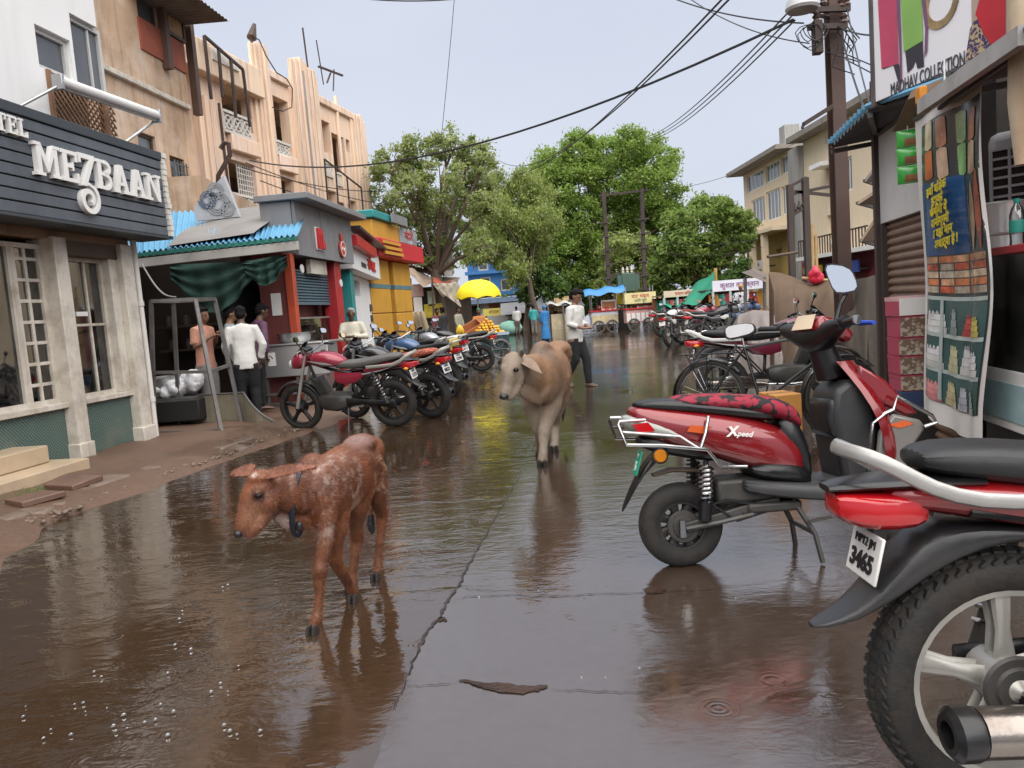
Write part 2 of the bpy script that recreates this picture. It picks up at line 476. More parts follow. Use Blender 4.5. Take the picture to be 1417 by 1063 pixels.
crack('road_crack', [(623, 833), (650, 828), (700, 826), (777, 827), (840, 824), (895, 822), (1010, 818)], .003, .009)
crack('road_crack', [(636, 812), (645, 817), (672, 820), (740, 818), (800, 812)], .002, .006)
crack('road_crack', [(559, 953), (600, 951), (636, 947)], .002, .006)
crack('road_crack', [(760, 958), (800, 958), (860, 962), (905, 960)], .002, .005)
def hole_patch(name, pts, jag, mt, z=.0095):
    q = [G(*p) for p in pts]; out = []
    for k in range(len(q)):
        for t in range(5): out.append(q[k].lerp(q[(k + 1) % len(q)], t / 5) + V((rnd.gauss(0, jag), rnd.gauss(0, jag), z)))
    m_ = MB(); m_.add(out, [tuple(range(len(out) - 1, -1, -1))]); tag(m_.build(name, mt), kind='structure')
PHM = M('pothole_mud', (0.030, 0.014, 0.008), 0.25, var=.5, sc=25, bmp=.8)
hole_patch('pothole', [(634, 944), (652, 945), (672, 949), (700, 949), (728, 952), (760, 951), (752, 958), (738, 960), (722, 964), (690, 961), (664, 955), (650, 949)], .004, PHM)
hole_patch('pothole', [(890, 818), (905, 814), (922, 818), (915, 824), (897, 824)], .004, PHM)
hole_patch('pothole', [(606, 858), (614, 856), (618, 861), (608, 863)], .003, PHM)
# mud pavement along the left shops, raised a little and uneven
bank_out = [(-60, 830), (0, 793), (86, 716), (178, 691), (285, 650), (396, 612), (470, 585), (560, 540), (620, 510), (668, 486)]
bo = [G(*p) for p in bank_out]
def along(poly, t):
    d = t * (len(poly) - 1); i = min(int(d), len(poly) - 2); return poly[i].lerp(poly[i + 1], d - i)
def bank(u, v):
    o = along(bo, v); inner = V((min(-6.0, o.x - 2.5), o.y + 1.2 * (1 - v), 0)); p = o.lerp(inner, u)
    hgt = 0.012 + 0.055 * min(1, u * 6) + 0.018 * math.sin(p.x * 5.1 + p.y * 3.3) * math.sin(p.y * 4.2 - p.x * 2)
    if u == 0: hgt = -0.01
    return (p.x + .03 * math.sin(p.y * 9), p.y, hgt)
tag(MB().grid(bank, 26, 110).build('mud_pavement', W_BANK, ang=80), kind='structure')
kl = [(-60, 758), (0, 735), (60, 712), (117, 686), (218, 655), (300, 630), (390, 600)]
kp = [G(*p, -.01) for p in kl]; kb = MB()
for i in range(len(kp) - 1):
    n_ = max(2, int((kp[i + 1] - kp[i]).length / .55))
    for k in range(n_):
        a, b_ = kp[i].lerp(kp[i + 1], (k + .02) / n_), kp[i].lerp(kp[i + 1], (k + .97) / n_)
        dz = rnd.uniform(-.012, .014)
        if rnd.random() < .7: kb.beam(a + V((rnd.uniform(-.03, .03), 0, dz)), b_ + V((rnd.uniform(-.05, .05), 0, dz + rnd.uniform(-.02, .015))), rnd.uniform(.15, .30), .15)
tag(kb.build('kerb', W_KERB, bevel=.03), kind='structure')
pb = MB()
for i in range(170):
    t = rnd.random(); p = along(kp[1:], t) + V((rnd.uniform(.05, .35), rnd.uniform(-.1, .1), 0)); r = rnd.uniform(.008, .028)
    pb.ell((p.x, p.y, .03 + r * .2), (r, r * rnd.uniform(.6, 1), r * .6), 6, 4)
tag(pb.build('loose_stones', W_KERB, ang=80), kind='stuff', label='small loose stones scattered along the broken kerb')
SLAB = M('sandstone_slab', (0.15, 0.085, 0.062), 0.35, var=.3, sc=6, bmp=.3, dirt=.4)
for pts, lab in (([(60, 672), (90, 660), (143, 664), (100, 676)], 'loose reddish paving slab tilted in the mud before the hotel steps'),
                 ([(5, 692), (60, 683), (92, 686), (30, 698)], 'lower loose paving slab lying in grass at the kerb corner')):
    q = [G(*p, .09) for p in pts]; c = sum(q, V()) / 4
    o = MB().prism([((p - c).x, (p - c).y) for p in q], -.035, .015, 'z').build('paving_slab', SLAB, bevel=.008, loc=(c.x, c.y, .1))
    o.rotation_euler = (R(3), R(-4), 0); tag(o, lab, 'paving slab')
GRS = M('wet_grass', (0.09, 0.15, 0.03), 0.5, var=.4, sc=4)
gr = MB()
for i in range(900):
    t = rnd.random(); p = G(rnd.uniform(-30, 62), rnd.gauss(688, 5) - .12 * rnd.uniform(-30, 62), .05)
    h = rnd.uniform(.02, .055); a = rnd.uniform(0, 6.28); dx, dy = math.cos(a) * .004, math.sin(a) * .004
    gr.add([(p.x - dx, p.y - dy, .05), (p.x + dx, p.y + dy, .05), (p.x + rnd.uniform(-.02, .02), p.y + rnd.uniform(-.02, .02), .05 + h)], [(0, 1, 2)])
tag(gr.build('grass', GRS), 'patch of short green grass growing at the kerb corner', kind='stuff')
# rain bubbles drifting on the brown water
BUB = glass_mat('bubble_film', (0.97, 0.97, 0.97), .03)
bme = None
for i, (px, py) in enumerate([(35, 978), (32, 992), (60, 1022), (103, 975), (115, 973), (118, 985), (148, 980), (171, 990), (157, 1005), (176, 1008), (98, 1017), (160, 1012), (222, 975), (240, 985), (215, 996), (232, 1018), (305, 946), (292, 958), (315, 957), (310, 1004), (328, 1017), (318, 1012), (242, 893), (264, 899), (248, 857), (252, 846), (308, 813), (315, 810), (382, 804), (140, 937), (130, 930), (232, 932), (330, 922), (200, 1000), (805, 938), (838, 938), (885, 925), (663, 827), (610, 849), (745, 818), (1018, 828), (360, 1012), (70, 1010)]):
    p = G(px, py, .005); r = rnd.uniform(.004, .010) * (1 if px < 600 else .7)
    if bme is None:
        bme = MB().lathe([(0.001, 1.0), (.5, .87), (.8, .6), (.97, .25), (1.0, 0)], n=12).mesh('bubble', BUB, ang=80)
    o = bpy.data.objects.new('rain_bubble', bme); col.objects.link(o); o.location = p; o.scale = (r, r, r * .85)
    tag(o, 'clear round rain bubble floating on the wet road', 'bubble', 'rain bubbles floating on the wet road')

# ================================================================== HOTEL (left foreground)
WHITE_W = M('white_wall_paint', (0.78, 0.78, 0.77), 0.7, var=.05, sc=3, bmp=.08, streak=.18, streakcol=(.5, .49, .46))
CREAM_P = M('chipped_cream_paint', (0.64, 0.59, 0.51), 0.5, var=.12, sc=8, bmp=.25, dirt=.6, dirtcol=(.20, .14, .09), streak=.5, streakcol=(.3, .24, .18))
PLASTER = M('stained_ochre_plaster', (0.50, 0.34, 0.22), 0.85, var=.3, sc=2.2, bmp=.4, dirt=.75, dirtcol=(.66, .57, .48), streak=.7, streakcol=(.17, .11, .075))
SLATE = M('slate_grey_board', (0.085, 0.098, 0.115), 0.42, var=.2, sc=6, bmp=.2, streak=.25, streakcol=(.15, .16, .17))
SLATE_D = M('dark_grey_cap', (0.035, 0.042, 0.05), 0.4, var=.2, sc=5)
LETTER_W = M('white_letter_acrylic', (0.78, 0.77, 0.74), 0.35, var=.05, sc=6, dirt=.15, dirtcol=(.4, .38, .35))
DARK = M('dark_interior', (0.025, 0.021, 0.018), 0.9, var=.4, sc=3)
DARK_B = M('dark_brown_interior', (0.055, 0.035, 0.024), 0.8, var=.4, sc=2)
WOOD_D = M('dark_wood', (0.075, 0.042, 0.026), 0.6, var=.35, sc=6, bmp=.3)
GLASS = glass_mat('shop_glass', (0.55, 0.57, 0.55), .10)
PANE_D = M('dark_window_pane', (0.10, 0.11, 0.12), 0.12, var=.3, sc=2, bmp=0)
MARBLE = M('cream_step_stone', (0.52, 0.40, 0.27), 0.35, var=.12, sc=5, dirt=.25)
STEEL_P = M('galvanised_steel', (0.45, 0.46, 0.46), 0.35, metal=.8, var=.15, sc=10, dirt=.25)
PIPE_W = M('white_plastic_pipe', (0.66, 0.63, 0.58), 0.45, var=.1, sc=5, streak=.3, streakcol=(.35, .28, .22))
def tile_mat():
    m, n, l, b = _mat('green_scallop_tile')
    tc = n.new('ShaderNodeTexCoord').outputs['Object']
    w = n.new('ShaderNodeTexWave'); w.wave_type = 'BANDS'; w.bands_direction = 'X'; w.inputs['Scale'].default_value = 11
    w.inputs['Distortion'].default_value = 0; l.new(mapping(n, l, tc, rot=(0, R(45), 0)), w.inputs['Vector'])
    w2 = n.new('ShaderNodeTexWave'); w2.bands_direction = 'X'; w2.inputs['Scale'].default_value = 11
    l.new(mapping(n, l, tc, rot=(0, R(-45), 0)), w2.inputs['Vector'])
    g = mth(n, l, 'MULTIPLY', w.outputs['Fac'], w2.outputs['Fac'])
    cc = mx_col(n, l, ramp(n, l, g, .02, .35), (.05, .08, .07), (.13, .20, .17))
    cc = mx_col(n, l, mth(n, l, 'MULTIPLY', ramp(n, l, noise(n, l, tc, 3, 6), .5, .75), .5), cc, (.22, .2, .16))
    l.new(cc, b.inputs['Base Color']); b.inputs['Roughness'].default_value = .3
    bump(n, l, b, g, .5, .01); return m
TILE_G = tile_mat()

HF = Facade(G(115, 640), G(207, 612))
hot = thing('hotel_building', 'white and stained hotel building with dark sign board, shop glass and cream pillars', 'hotel', HF.o, HF.rz)
U = HF.uv
x_end = U(207, 612)[0]           # right end of the ground floor
sx0, sz0 = U(238, 328, -.42); _, sz1 = U(235, 216, -.42)
# ground floor: beam over, tiled plinths, glass, pillars
MB().wall(-7, x_end + .05, 2.42, sz1 + .1, 0, .25).build('lintel', M('brown_plaster_band', (.30, .21, .14), .8, sc=3, dirt=.4, streak=.4), hot)
zs = .62
pl = MB(); pl.box(-7, -.10, .06, .3, 0, zs); pl.box(.12, x_end - .12, .06, .3, 0, zs)
pl.build('tiled_plinth', TILE_G, hot, bevel=.01)
sl = MB(); sl.box(-7, -.08, .0, .34, zs, zs + .06); sl.box(.1, x_end - .1, .0, .34, zs, zs + .06)
sl.build('sill', CREAM_P, hot, bevel=.008)
for (a, b_) in ((-.1, .1), (x_end - .2, x_end + .02)):
    o = MB().box(a, b_, -.06, .26, .06, 2.44).box(a - .02, b_ + .02, -.085, .2, .0, .22).build('pillar', CREAM_P, hot, bevel=.01)
# the display window: frame, glazing bars in two columns of square panes
def bars(parent, mat, xs, zs_, x0, x1, z0, z1, y, w=.035, name='glazing_bar'):
    mb = MB()
    for x in xs: mb.box(x - w / 2, x + w / 2, y, y + .04, z0, z1)
    for z in zs_: mb.box(x0, x1, y + .004, y + .036, z - w / 2, z + w / 2)
    return mb.build(name, mat, parent, bevel=.003)
def framed(parent, name, x0, x1, z0, z1, y, fw, fmat, pmat, depth=.07, mull=(), trans=(), bar=.03):
    mb = MB(); mb.wall(x0, x1, z0, z1, y, y + depth, [(x0 + fw, x1 - fw, z0 + fw, z1 - fw)])
    f = mb.build(name, fmat, parent, bevel=.004)
    MB().box(x0 + fw - .002, x1 - fw + .002, y + depth * .5, y + depth * .5 + .008, z0 + fw - .002, z1 - fw + .002).build('pane', pmat, f)
    if mull or trans: bars(f, fmat, mull, trans, x0 + fw, x1 - fw, z0 + fw, z1 - fw, y + .012, bar)
    return f
zt = 2.36
xg0, xg1 = U(42, 450)[0], U(98, 450)[0]
framed(hot, 'display_window', -7, xg0 - .02, zs + .06, zt, .10, .05, CREAM_P, GLASS)
nz = 8
framed(hot, 'display_window', xg0 - .02, -.1, zs + .06, zt, .10, .05, CREAM_P, GLASS, mull=[(xg0 - .1) / 2 - .02], trans=[zs + .06 + (zt - zs) * k / nz for k in range(1, nz)], bar=.035)
xd1 = x_end - .34
framed(hot, 'display_window', .12, xd1, zs + .06, zt - .1, .12, .045, CREAM_P, GLASS, mull=[.12 + (xd1 - .12) * .62], trans=[1.5], bar=.03)
MB().box(xd1, x_end - .2, .02, .22, zs + .06, zt).build('door_jamb', CREAM_P, hot, bevel=.008)
MB().box(.12, x_end - .2, .0, .16, zt - .1, zt + .08).build('rolled_shutter_box', WOOD_D, hot, bevel=.01)
MB().box(.33, .52, .095, .112, 1.60, 1.65).build('door_sticker', LETTER_W, hot)
rm = MB(); rm.box(-7, x_end, 2.6, 2.7, 0, 2.45); rm.box(-7, x_end, .3, 2.6, -.02, .02); rm.box(-7, x_end, .3, 2.6, 2.42, 2.45); rm.box(x_end - .06, x_end, .3, 2.7, 0, 2.45); rm.box(-7.1, -7, .3, 2.7, 0, 2.45)
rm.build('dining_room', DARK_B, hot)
for k in range(5):
    c = MB(); x = -3.6 + k * .85
    c.grid(lambda u, v: (x + u * .55, .9 + .05 * math.sin(u * 22), .7 + v * 1.6), 20, 2)
    c.build('curtain', M('brown_curtain', (.11, .075, .05), .9, sc=5), hot, ang=80)
cn = MB(); cn.box(.3, .9, .9, 1.3, .02, .95); cn.box(-2.4, -.7, 1.2, 1.6, .02, .8)
cn.build('service_counter', M('old_brown_counter', (.12, .085, .06), .6, sc=5), hot, bevel=.02)
# steps
st = U(95, 640)[0]
xs1 = U(88, 628, -.35)[0]; xs2 = U(50, 612, -.2)[0]
s1 = MB().box(-5, xs1, -.62, .06, 0, .17); s1.build('step', MARBLE, hot, bevel=.012)
s2 = MB().box(-5, xs2, -.32, .06, .172, .34); s2.build('step', MARBLE, hot, bevel=.012)
# upper white wall with windows; the ochre wall beyond it
xw = U(150, 200)[0]
w1a, w1b = U(48, 70)[0], U(97, 90)[0]; w1z0, w1z1 = U(60, 96)[1], U(50, 36)[1]
w2a, w2b = U(97, 60)[0], U(144, 80)[0]; w2z0, w2z1 = U(110, 125)[1], U(100, 22)[1]
la, lb = U(68, 150)[0], U(150, 190)[0] + .15; lz0, lz1 = sz1 + .02, U(68, 105)[1] + .04
MB().wall(-7, xw, sz1 - .3, 9, -.03, .25, [(w1a, w1b, w1z0, w1z1), (w2a, w2b, w2z0, w2z1), (la, xw, lz0, lz1)]).build('white_wall', WHITE_W, hot)
ALU = M('grey_window_frame', (.52, .52, .50), .4, var=.08, sc=6)
framed(hot, 'window', w1a, w1b, w1z0, w1z1, .02, .05, ALU, PANE_D, mull=[], trans=[])
framed(hot, 'window', w2a, w2b, w2z0, w2z1, .02, .05, ALU, PANE_D, mull=[w2a + (w2b - w2a) * .64], trans=[])
cur = MB().box(w2a + .3, w2b - .06, .045, .055, w2z0 + .05, w2z1 - .05)
MB().box(w1a - .04, w2b + .06, -.10, -.02, w1z0 - .12, w1z0 - .02)
# brown lattice behind the roller
LAT = M('brown_lattice', (.22, .12, .07), .7, var=.2, sc=8)
lt = MB()
for k in range(34):
    for sgn in (1, -1):
        x = la - 1.2 + k * .085; h = lz1 - lz0
        a, b_ = V((x, -.01 + .012 * sgn, lz0)), V((x + sgn * h, -.01 + .012 * sgn, lz1))
        if sgn < 0: a.x += h; b_ = V((a.x - h, a.y, lz1))
        d = b_ - a; t0, t1 = 0.0, 1.0
        for lim, s_ in ((la, 1), (lb, -1)):
            t = (lim - a.x) / d.x
            if d.x * s_ > 0: t0 = max(t0, t)
            else: t1 = min(t1, t)
        if t1 - t0 > .05: lt.beam(a + d * t0, a + d * t1, .022, .01, up=V((0, 1, 0)))
lo_ = lt.build('lattice', LAT, hot); lo_['kind'] = 'stuff'
MB().box(la, xw, .2, .249, lz0, lz1).build('lattice_backing', M('lattice_back', (.30, .22, .16), .9), hot)
MB().box(-7, xw - .004, .252, 3, sz1 - .28, 9).build('white_block', WHITE_W, hot)
MB().box(xw - .002, x_end + .05, .252, 3, 2.45, sz1 + .09).build('flat_roof', CREAM_P, hot)
for x in (la, xw - .03): MB().box(x - .03, x + .03, -.06, .02, lz0, lz1).build('lattice_frame', LAT, hot)
# ochre building set back behind it
OF = Facade((-7.2, 13.7), (-6.75, 17.4)); U = OF.uv
och = thing('ochre_building', 'stained ochre plaster building with dark windows and an orange red top behind the hotel', 'building', OF.o, OF.rz)
xa, xb = U(128, 200)[0], U(268, 200)[0]
bz0, bz1 = U(245, 305)[1], U(245, 218)[1]; bx0, bx1 = U(238, 250)[0], U(259, 260)[0]
gz0, gz1 = U(205, 215)[1], U(205, 186)[1]; gx0, gx1 = U(192, 200)[0], U(216, 205)[0]
rx0, rx1 = U(190, 15)[0], U(217, 20)[0]; tz0 = U(195, 25)[1]; zt = tz0 + 3.2
MB().wall(xa, xb, 0, zt + .6, 0.0, .3, [(bx0, bx1, bz0, bz1), (gx0, gx1, gz0, gz1), (rx0, rx1, tz0, zt)]).build('ochre_wall', PLASTER, och)
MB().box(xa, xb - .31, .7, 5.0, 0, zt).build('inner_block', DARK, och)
MB().box(xb - .3, xb - .004, .304, 6, 0, zt + .5).build('side_wall', PLASTER, och)
MB().box(xa + .02, xb - .1, -.09, .0, U(200, 125)[1], U(200, 125)[1] + .10).build('ledge', CREAM_P, och, bevel=.01)
framed(och, 'window', bx0, bx1, bz0, bz1, .06, .06, WOOD_D, PANE_D)
g = MB()
for k in range(5): g.tube([(bx0 + (bx1 - bx0) * (k + .5) / 5, -.07, bz0 - .1), (bx0 + (bx1 - bx0) * (k + .5) / 5, -.07, bz1 - .1)], .018, 6)
for k in range(8): g.tube([(bx0, -.07, bz0 + (bz1 - bz0) * k / 8), (bx1, -.07, bz0 + (bz1 - bz0) * k / 8)], .015, 6)
g.build('window_grille', M('grey_iron', (.12, .13, .14), .5, metal=.3), och)
framed(och, 'window', gx0, gx1, gz0, gz1, .06, .06, WOOD_D, PANE_D)
ORANGE_W = M('orange_red_panel', (.33, .085, .045), .7, var=.25, sc=5, dirt=.3)
MB().box(rx0 - .05, xb - .02, -.04, .0, tz0 - .65, tz0 - .02).build('red_band', ORANGE_W, och)
for k, (a, b_) in enumerate(((190, 217), (221, 250))):
    x0_, x1_ = U(a, 20)[0], U(b_, 30)[0]
    framed(och, 'window', x0_, x1_, tz0, zt - .2, -.08 if k else .05, .07, WOOD_D, PANE_D if k == 0 else M('straw_blind', (.40, .25, .12), .8, var=.25, sc=14))
BSP = M('brown_steel_post', (.09, .05, .035), .6)
for px, py, dz in ((223, 50, .8), (262, 90, 1.5)):
    x0_ = U(px, py)[0]; MB().box(x0_ - .08, x0_ + .08, -.16, 0, tz0 - dz, zt).build('post', BSP, och)
RUST = M('rusty_sheet', (.11, .085, .07), .7, var=.35, sc=6, dirt=.4)
cz = U(272, 12, -.8)[1]
MB().grid(lambda u, v: (xa + 1.6 + u * (xb - xa - 1.5), -1.1 + v * 1.8, cz + .06 * v + .016 * math.sin(u * 90)), 90, 2).build('roof_sheet', RUST, och, ang=80)
U = HF.uv
# roller awning folded on its arms
aw = thing('rolled_awning', 'long white rolled awning tube on two arms above the hotel sign', 'awning', HF.o, HF.rz)
ap, aq = V((*[U(80, 112, -.28)[0]], -.28, U(80, 112, -.28)[1])), V((U(216, 160, -.28)[0], -.28, U(216, 160, -.28)[1]))
MB().tube([ap, aq], .062, 14).build('roll', M('white_awning_cloth', (.70, .69, .67), .6, var=.08, sc=6, dirt=.2), aw)
MB().tube([ap + V((.02, 0, -.06)), aq + V((-.02, 0, -.06))], .022, 8).build('front_bar', STEEL_P, aw)
for e, dx in ((ap, -.45), (aq, -.5)):
    MB().tube([e + V((.03, 0, -.03)), V((e.x + dx, -.05, sz1 + .06))], .017, 8).build('arm', STEEL_P, aw)
    MB().box(e.x - .02, e.x + .02, e.y - .06, e.y + .06, e.z - .09, e.z + .07).build('end_bracket', STEEL_P, aw, bevel=.006)
# downpipe at the corner
pipe = thing('downpipe', 'thin cream drain pipe running up beside the hotel corner pillar', 'pipe', HF.o, HF.rz)
MB().tube([(x_end + .09, -.04, .05), (x_end + .09, -.04, 2.55), (x_end + .02, 0.05, 2.75), (x_end + .02, .02, 2.6)], .035, 10).build('tube', PIPE_W, pipe)
for z in (.5, 1.7): MB().tube([(x_end + .09, -.04, z), (x_end + .09, -.04, z + .06)], .045, 10).build('clip', PIPE_W, pipe)
# ------------------------------------------------------------------ hotel sign
sg = thing('hotel_sign', 'dark slate plank sign board with raised white hotel lettering and swirl', 'sign', HF.o, HF.rz)
sxa = -6.5; so = -.42
MB().box(sxa, sx0, so + .03, .0, sz0 + .02, sz1 - .02).build('sign_box', SLATE_D, sg)
npl = 8; hpl = (sz1 - sz0 - .10) / npl
pm = MB().box(sxa, sx0 - .08, so, so + .034, .004, hpl - .010).mesh('plank', SLATE)
for k in range(npl): 
    o = put('plank', pm, sg, (rnd.uniform(-.004, .004), rnd.uniform(-.004, .004), sz0 + k * hpl)); b = o.modifiers.new('bevel', 'BEVEL'); b.width = .006; b.segments = 2
MB().box(sxa, sx0 - .06, so - .02, so + .05, sz1 - .10, sz1).build('cap', SLATE_D, sg, bevel=.008)
MB().box(sxa, sx0 + .01, so - .01, .02, sz0 - .03, sz0 + .0).build('soffit', SLATE_D, sg)
TILE_W = M('white_split_tile', (.68, .66, .60), .6, var=.1, sc=8, bmp=.4, dirt=.2)
nt = 15; ht = (sz1 - sz0) / nt
tm = MB().box(-.075, .0, 0, .10, .004, ht - .004).mesh('tile', TILE_W)
for k in range(nt): put('tile', tm, sg, (sx0 + rnd.uniform(-.004, .012), so - .03 + rnd.uniform(-.012, .012), sz0 + k * ht))
# letters: drawn in a unit cell, slab serifs
def rect(x0, z0, x1, z1): return [(x0, z0), (x1, z0), (x1, z1), (x0, z1)]
GL = {
 'M': (1.1, [rect(.10, 0, .27, 1), rect(.83, 0, 1.0, 1), [(.10, 1), (.29, 1), (.60, .30), (.50, .12)], [(1.0, 1), (.81, 1), (.50, .30), (.55, .12)], rect(.0, 0, .38, .10), rect(.72, 0, 1.1, .10), rect(.0, .90, .28, 1), rect(.82, .90, 1.1, 1)]),
 'E': (.82, [rect(.10, 0, .30, 1), rect(0, 0, .80, .12), rect(0, .88, .78, 1), rect(.68, .68, .78, .89), rect(.70, .11, .80, .32), rect(.28, .45, .56, .57), rect(.50, .38, .58, .64)]),
 'A': (.95, [[(.38, 1), (.58, 1), (.30, 0), (.12, 0)], [(.40, 1), (.60, 1), (.88, 0), (.66, 0)], rect(.25, .27, .70, .38), rect(.0, 0, .36, .10), rect(.56, 0, .97, .10)]),
 'N': (1.0, [rect(.10, 0, .25, 1), rect(.75, 0, .90, 1), [(.10, 1), (.30, 1), (.90, 0), (.70, 0)], rect(0, 0, .36, .10), rect(0, .90, .27, 1), rect(.64, .90, 1.0, 1)]),
 'T': (.82, [rect(.32, 0, .52, 1), rect(.0, .88, .84, 1), rect(.0, .68, .10, .89), rect(.74, .68, .84, .89), rect(.18, 0, .66, .10)]),
 'L': (.78, [rect(.10, 0, .30, 1), rect(0, 0, .76, .12), rect(.66, .11, .76, .32), rect(0, .90, .42, 1)]),
 'O': (.95, []), 'H': (1.0, [rect(.1, 0, .28, 1), rect(.72, 0, .9, 1), rect(.25, .45, .75, .57), rect(0, 0, .38, .1), rect(.62, 0, 1, .1), rect(0, .9, .38, 1), rect(.62, .9, 1, 1)]),
 'B': (.86, [rect(.10, 0, .30, 1), rect(0, 0, .45, .11), rect(0, .89, .45, 1), rect(.25, .47, .46, .57)]),
}
def letter(ch, x, z, w, h, y0, y1, parent, mat):
    mb = MB(); uw, polys = GL[ch]; k = w / uw
    for j, p in enumerate(polys): mb.prism([(x + a * k, z + b_ * h) for a, b_ in p], y0 - .0006 * j, y1)
    if ch == 'B':
        for (cz_, rz_) in ((.755, .19), (.29, .235)):
            mb.ribbon([(x + (.44 + a) * k, z + (cz_ + b_) * h) for a, b_ in arc(0, 0, .30, -90, 90, 10, rz_)], .14 * h, y0 - .004, y1)
    if ch == 'O':
        mb.ribbon([(x + (.47 + a) * k, z + (.5 + b_) * h) for a, b_ in arc(0, 0, .38, 0, 360, 20, .43)], .16 * h, y0, y1)
    return mb.build('letter', mat, parent, ang=30)
yl0, yl1 = so - .055, so + .0
xm0, zb0 = U(52, 243, yl0); xm1, zb1 = U(226, 279, yl0); zt0 = U(52, 198, yl0)[1]
tot = sum(GL[c][0] for c in 'MEBAAN') + .80; kx = (xm1 - xm0) / (tot + .30); hl = zt0 - zb0
x = xm0; zb = (zb0 + zb1) / 2; hl = min(hl, .40)
for i, ch in enumerate('MEZBAAN'):
    if ch == 'Z':
        w = .80 * kx; mb = MB()
        mb.prism(rect(x, zb + hl * .88, x + w * 1.02, zb + hl * 1.04), yl0, yl1)
        mb.prism(rect(x, zb + hl * .72, x + w * .12, zb + hl * .9), yl0 - .001, yl1)
        mb.prism([(x + w * .70, zb + hl * .92), (x + w * 1.0, zb + hl * .92), (x + w * .34, zb - hl * .02), (x + w * .06, zb - hl * .02)], yl0 - .002, yl1)
        c = (x + w * .42, zb - hl * .45)
        mb.ribbon([(x + w * .14, zb + hl * .02), (x + w * .45, zb + hl * .06), (x + w * .80, zb - hl * .06)], .10 * hl, yl0 - .003, yl1)
        path = [(x + w * .78, zb - hl * .04)]
        for k in range(31):
            a = R(50 - k * 15.5); rr = (.50 - .0115 * k) * hl
            path.append((c[0] + rr * math.cos(a), c[1] + rr * math.sin(a)))
        mb.ribbon(path, [.13 * hl + .04 * hl * math.sin(PI * k / 31) for k in range(32)], yl0 - .004, yl1)
        mb.build('letter', LETTER_W, sg, ang=30); x += .80 * kx + .045 * kx
    else:
        w = GL[ch][0] * kx; letter(ch, x, zb, w, hl, yl0, yl1, sg, LETTER_W); x += w + .045 * kx
xt1, zt_b = U(44, 192, yl0); ztt = U(30, 163, yl0)[1]; hh_ = .165; x = xt1
for ch in reversed('HOTEL'):
    w = GL[ch][0] * hh_ * .82; x -= w + .025; letter(ch, x, zt_b, w, hh_, yl0 + .01, yl1, sg, LETTER_W)
# ================================================================== TEA SHED between the hotel and the red shop
BLUE_S = M('sky_blue_roof_sheet', (0.12, 0.34, 0.52), .45, var=.15, sc=4, dirt=.25, dirtcol=(.25, .35, .4))
GREY_TARP = M('grey_tarpaulin', (0.21, 0.20, 0.19), .7, var=.18, sc=4, bmp=.25, dirt=.2)
BEAM_P = M('weathered_white_beam', (.46, .44, .41), .6, var=.2, sc=5, dirt=.3)
MAROON = M('maroon_wall', (.16, .035, .03), .7, var=.25, sc=4, dirt=.3)
RED_POST = M('orange_red_post', (.50, .075, .03), .45, var=.2, sc=6, dirt=.25)
CRIMSON = M('crimson_post', (.42, .022, .028), .45, var=.2, sc=6, dirt=.2)
IRON = M('old_grey_iron', (.15, .145, .14), .5, metal=.4, var=.35, sc=9, dirt=.45, dirtcol=(.09, .05, .03))
STEEL = M('stainless_sheet', (.55, .55, .54), .3, metal=.75, var=.12, sc=3, bmp=.05, dirt=.25, dirtcol=(.3, .28, .25))
GREEN_C = M('dark_green_cloth', (.006, .032, .023), .85, var=.35, sc=5, bmp=.4)
e0, e1 = P(150, 354, 11.7), P(411, 326, 11.25)
tea = thing('tea_shed', 'open tea shed with blue corrugated roof and hanging green cloth', 'tea shed', (0, 0, 0))
r0, r1 = P(150, 296, 14.6), P(425, 287, 14.2)
n_s = 6
for k in range(n_s):
    a0, a1 = e0.lerp(e1, k / n_s), e0.lerp(e1, (k + 1.06) / n_s); b0, b1 = r0.lerp(r1, k / n_s), r0.lerp(r1, (k + 1.06) / n_s)
    def rf(u, v, a0=a0, a1=a1, b0=b0, b1=b1, k=k):
        p = a0.lerp(a1, u).lerp(b0.lerp(b1, u), v); p.z += .022 * math.cos(u * 6 * 2 * PI) + .004 * (k % 2)
        if v == 0: p.z -= .0
        return p
    MB().grid(rf, 48, 2).build('roof_sheet', BLUE_S, tea, ang=80)
def trp(u, v):
    a = P(232, 350, 11.6).lerp(P(352, 332, 11.5), u); b_ = P(285, 303, 14.2).lerp(P(408, 285, 13.9), u)
    p = a.lerp(b_, v); p.z += .10 + .05 * math.sin(u * 9 + v * 3) * math.sin(v * 6) * .6
    return p
MB().grid(trp, 24, 16).build('tarpaulin', GREY_TARP, tea, ang=80)
sc_ = MB()
for k in range(26):
    a, b_ = e0.lerp(e1, k / 26), e0.lerp(e1, (k + 1) / 26)
    sc_.grid(lambda u, v: a.lerp(b_, u) + V((0, -.03 + .012 * math.sin(u * 6.28), -.01 - v * (.045 + .02 * math.sin(u * PI)))), 4, 2)
v_ = sc_.build('eave_trim', M('green_eave_trim', (.02, .16, .13), .6, var=.4, sc=8), tea, ang=80)
MB().beam(e0 + V((0, .02, -.16)), e1 + V((0, .02, -.14)), .06, .13).build('eave_beam', BEAM_P, tea, bevel=.008)
MB().beam(P(165, 340, 11.8), G(190, 575), .09).build('post', IRON, tea)
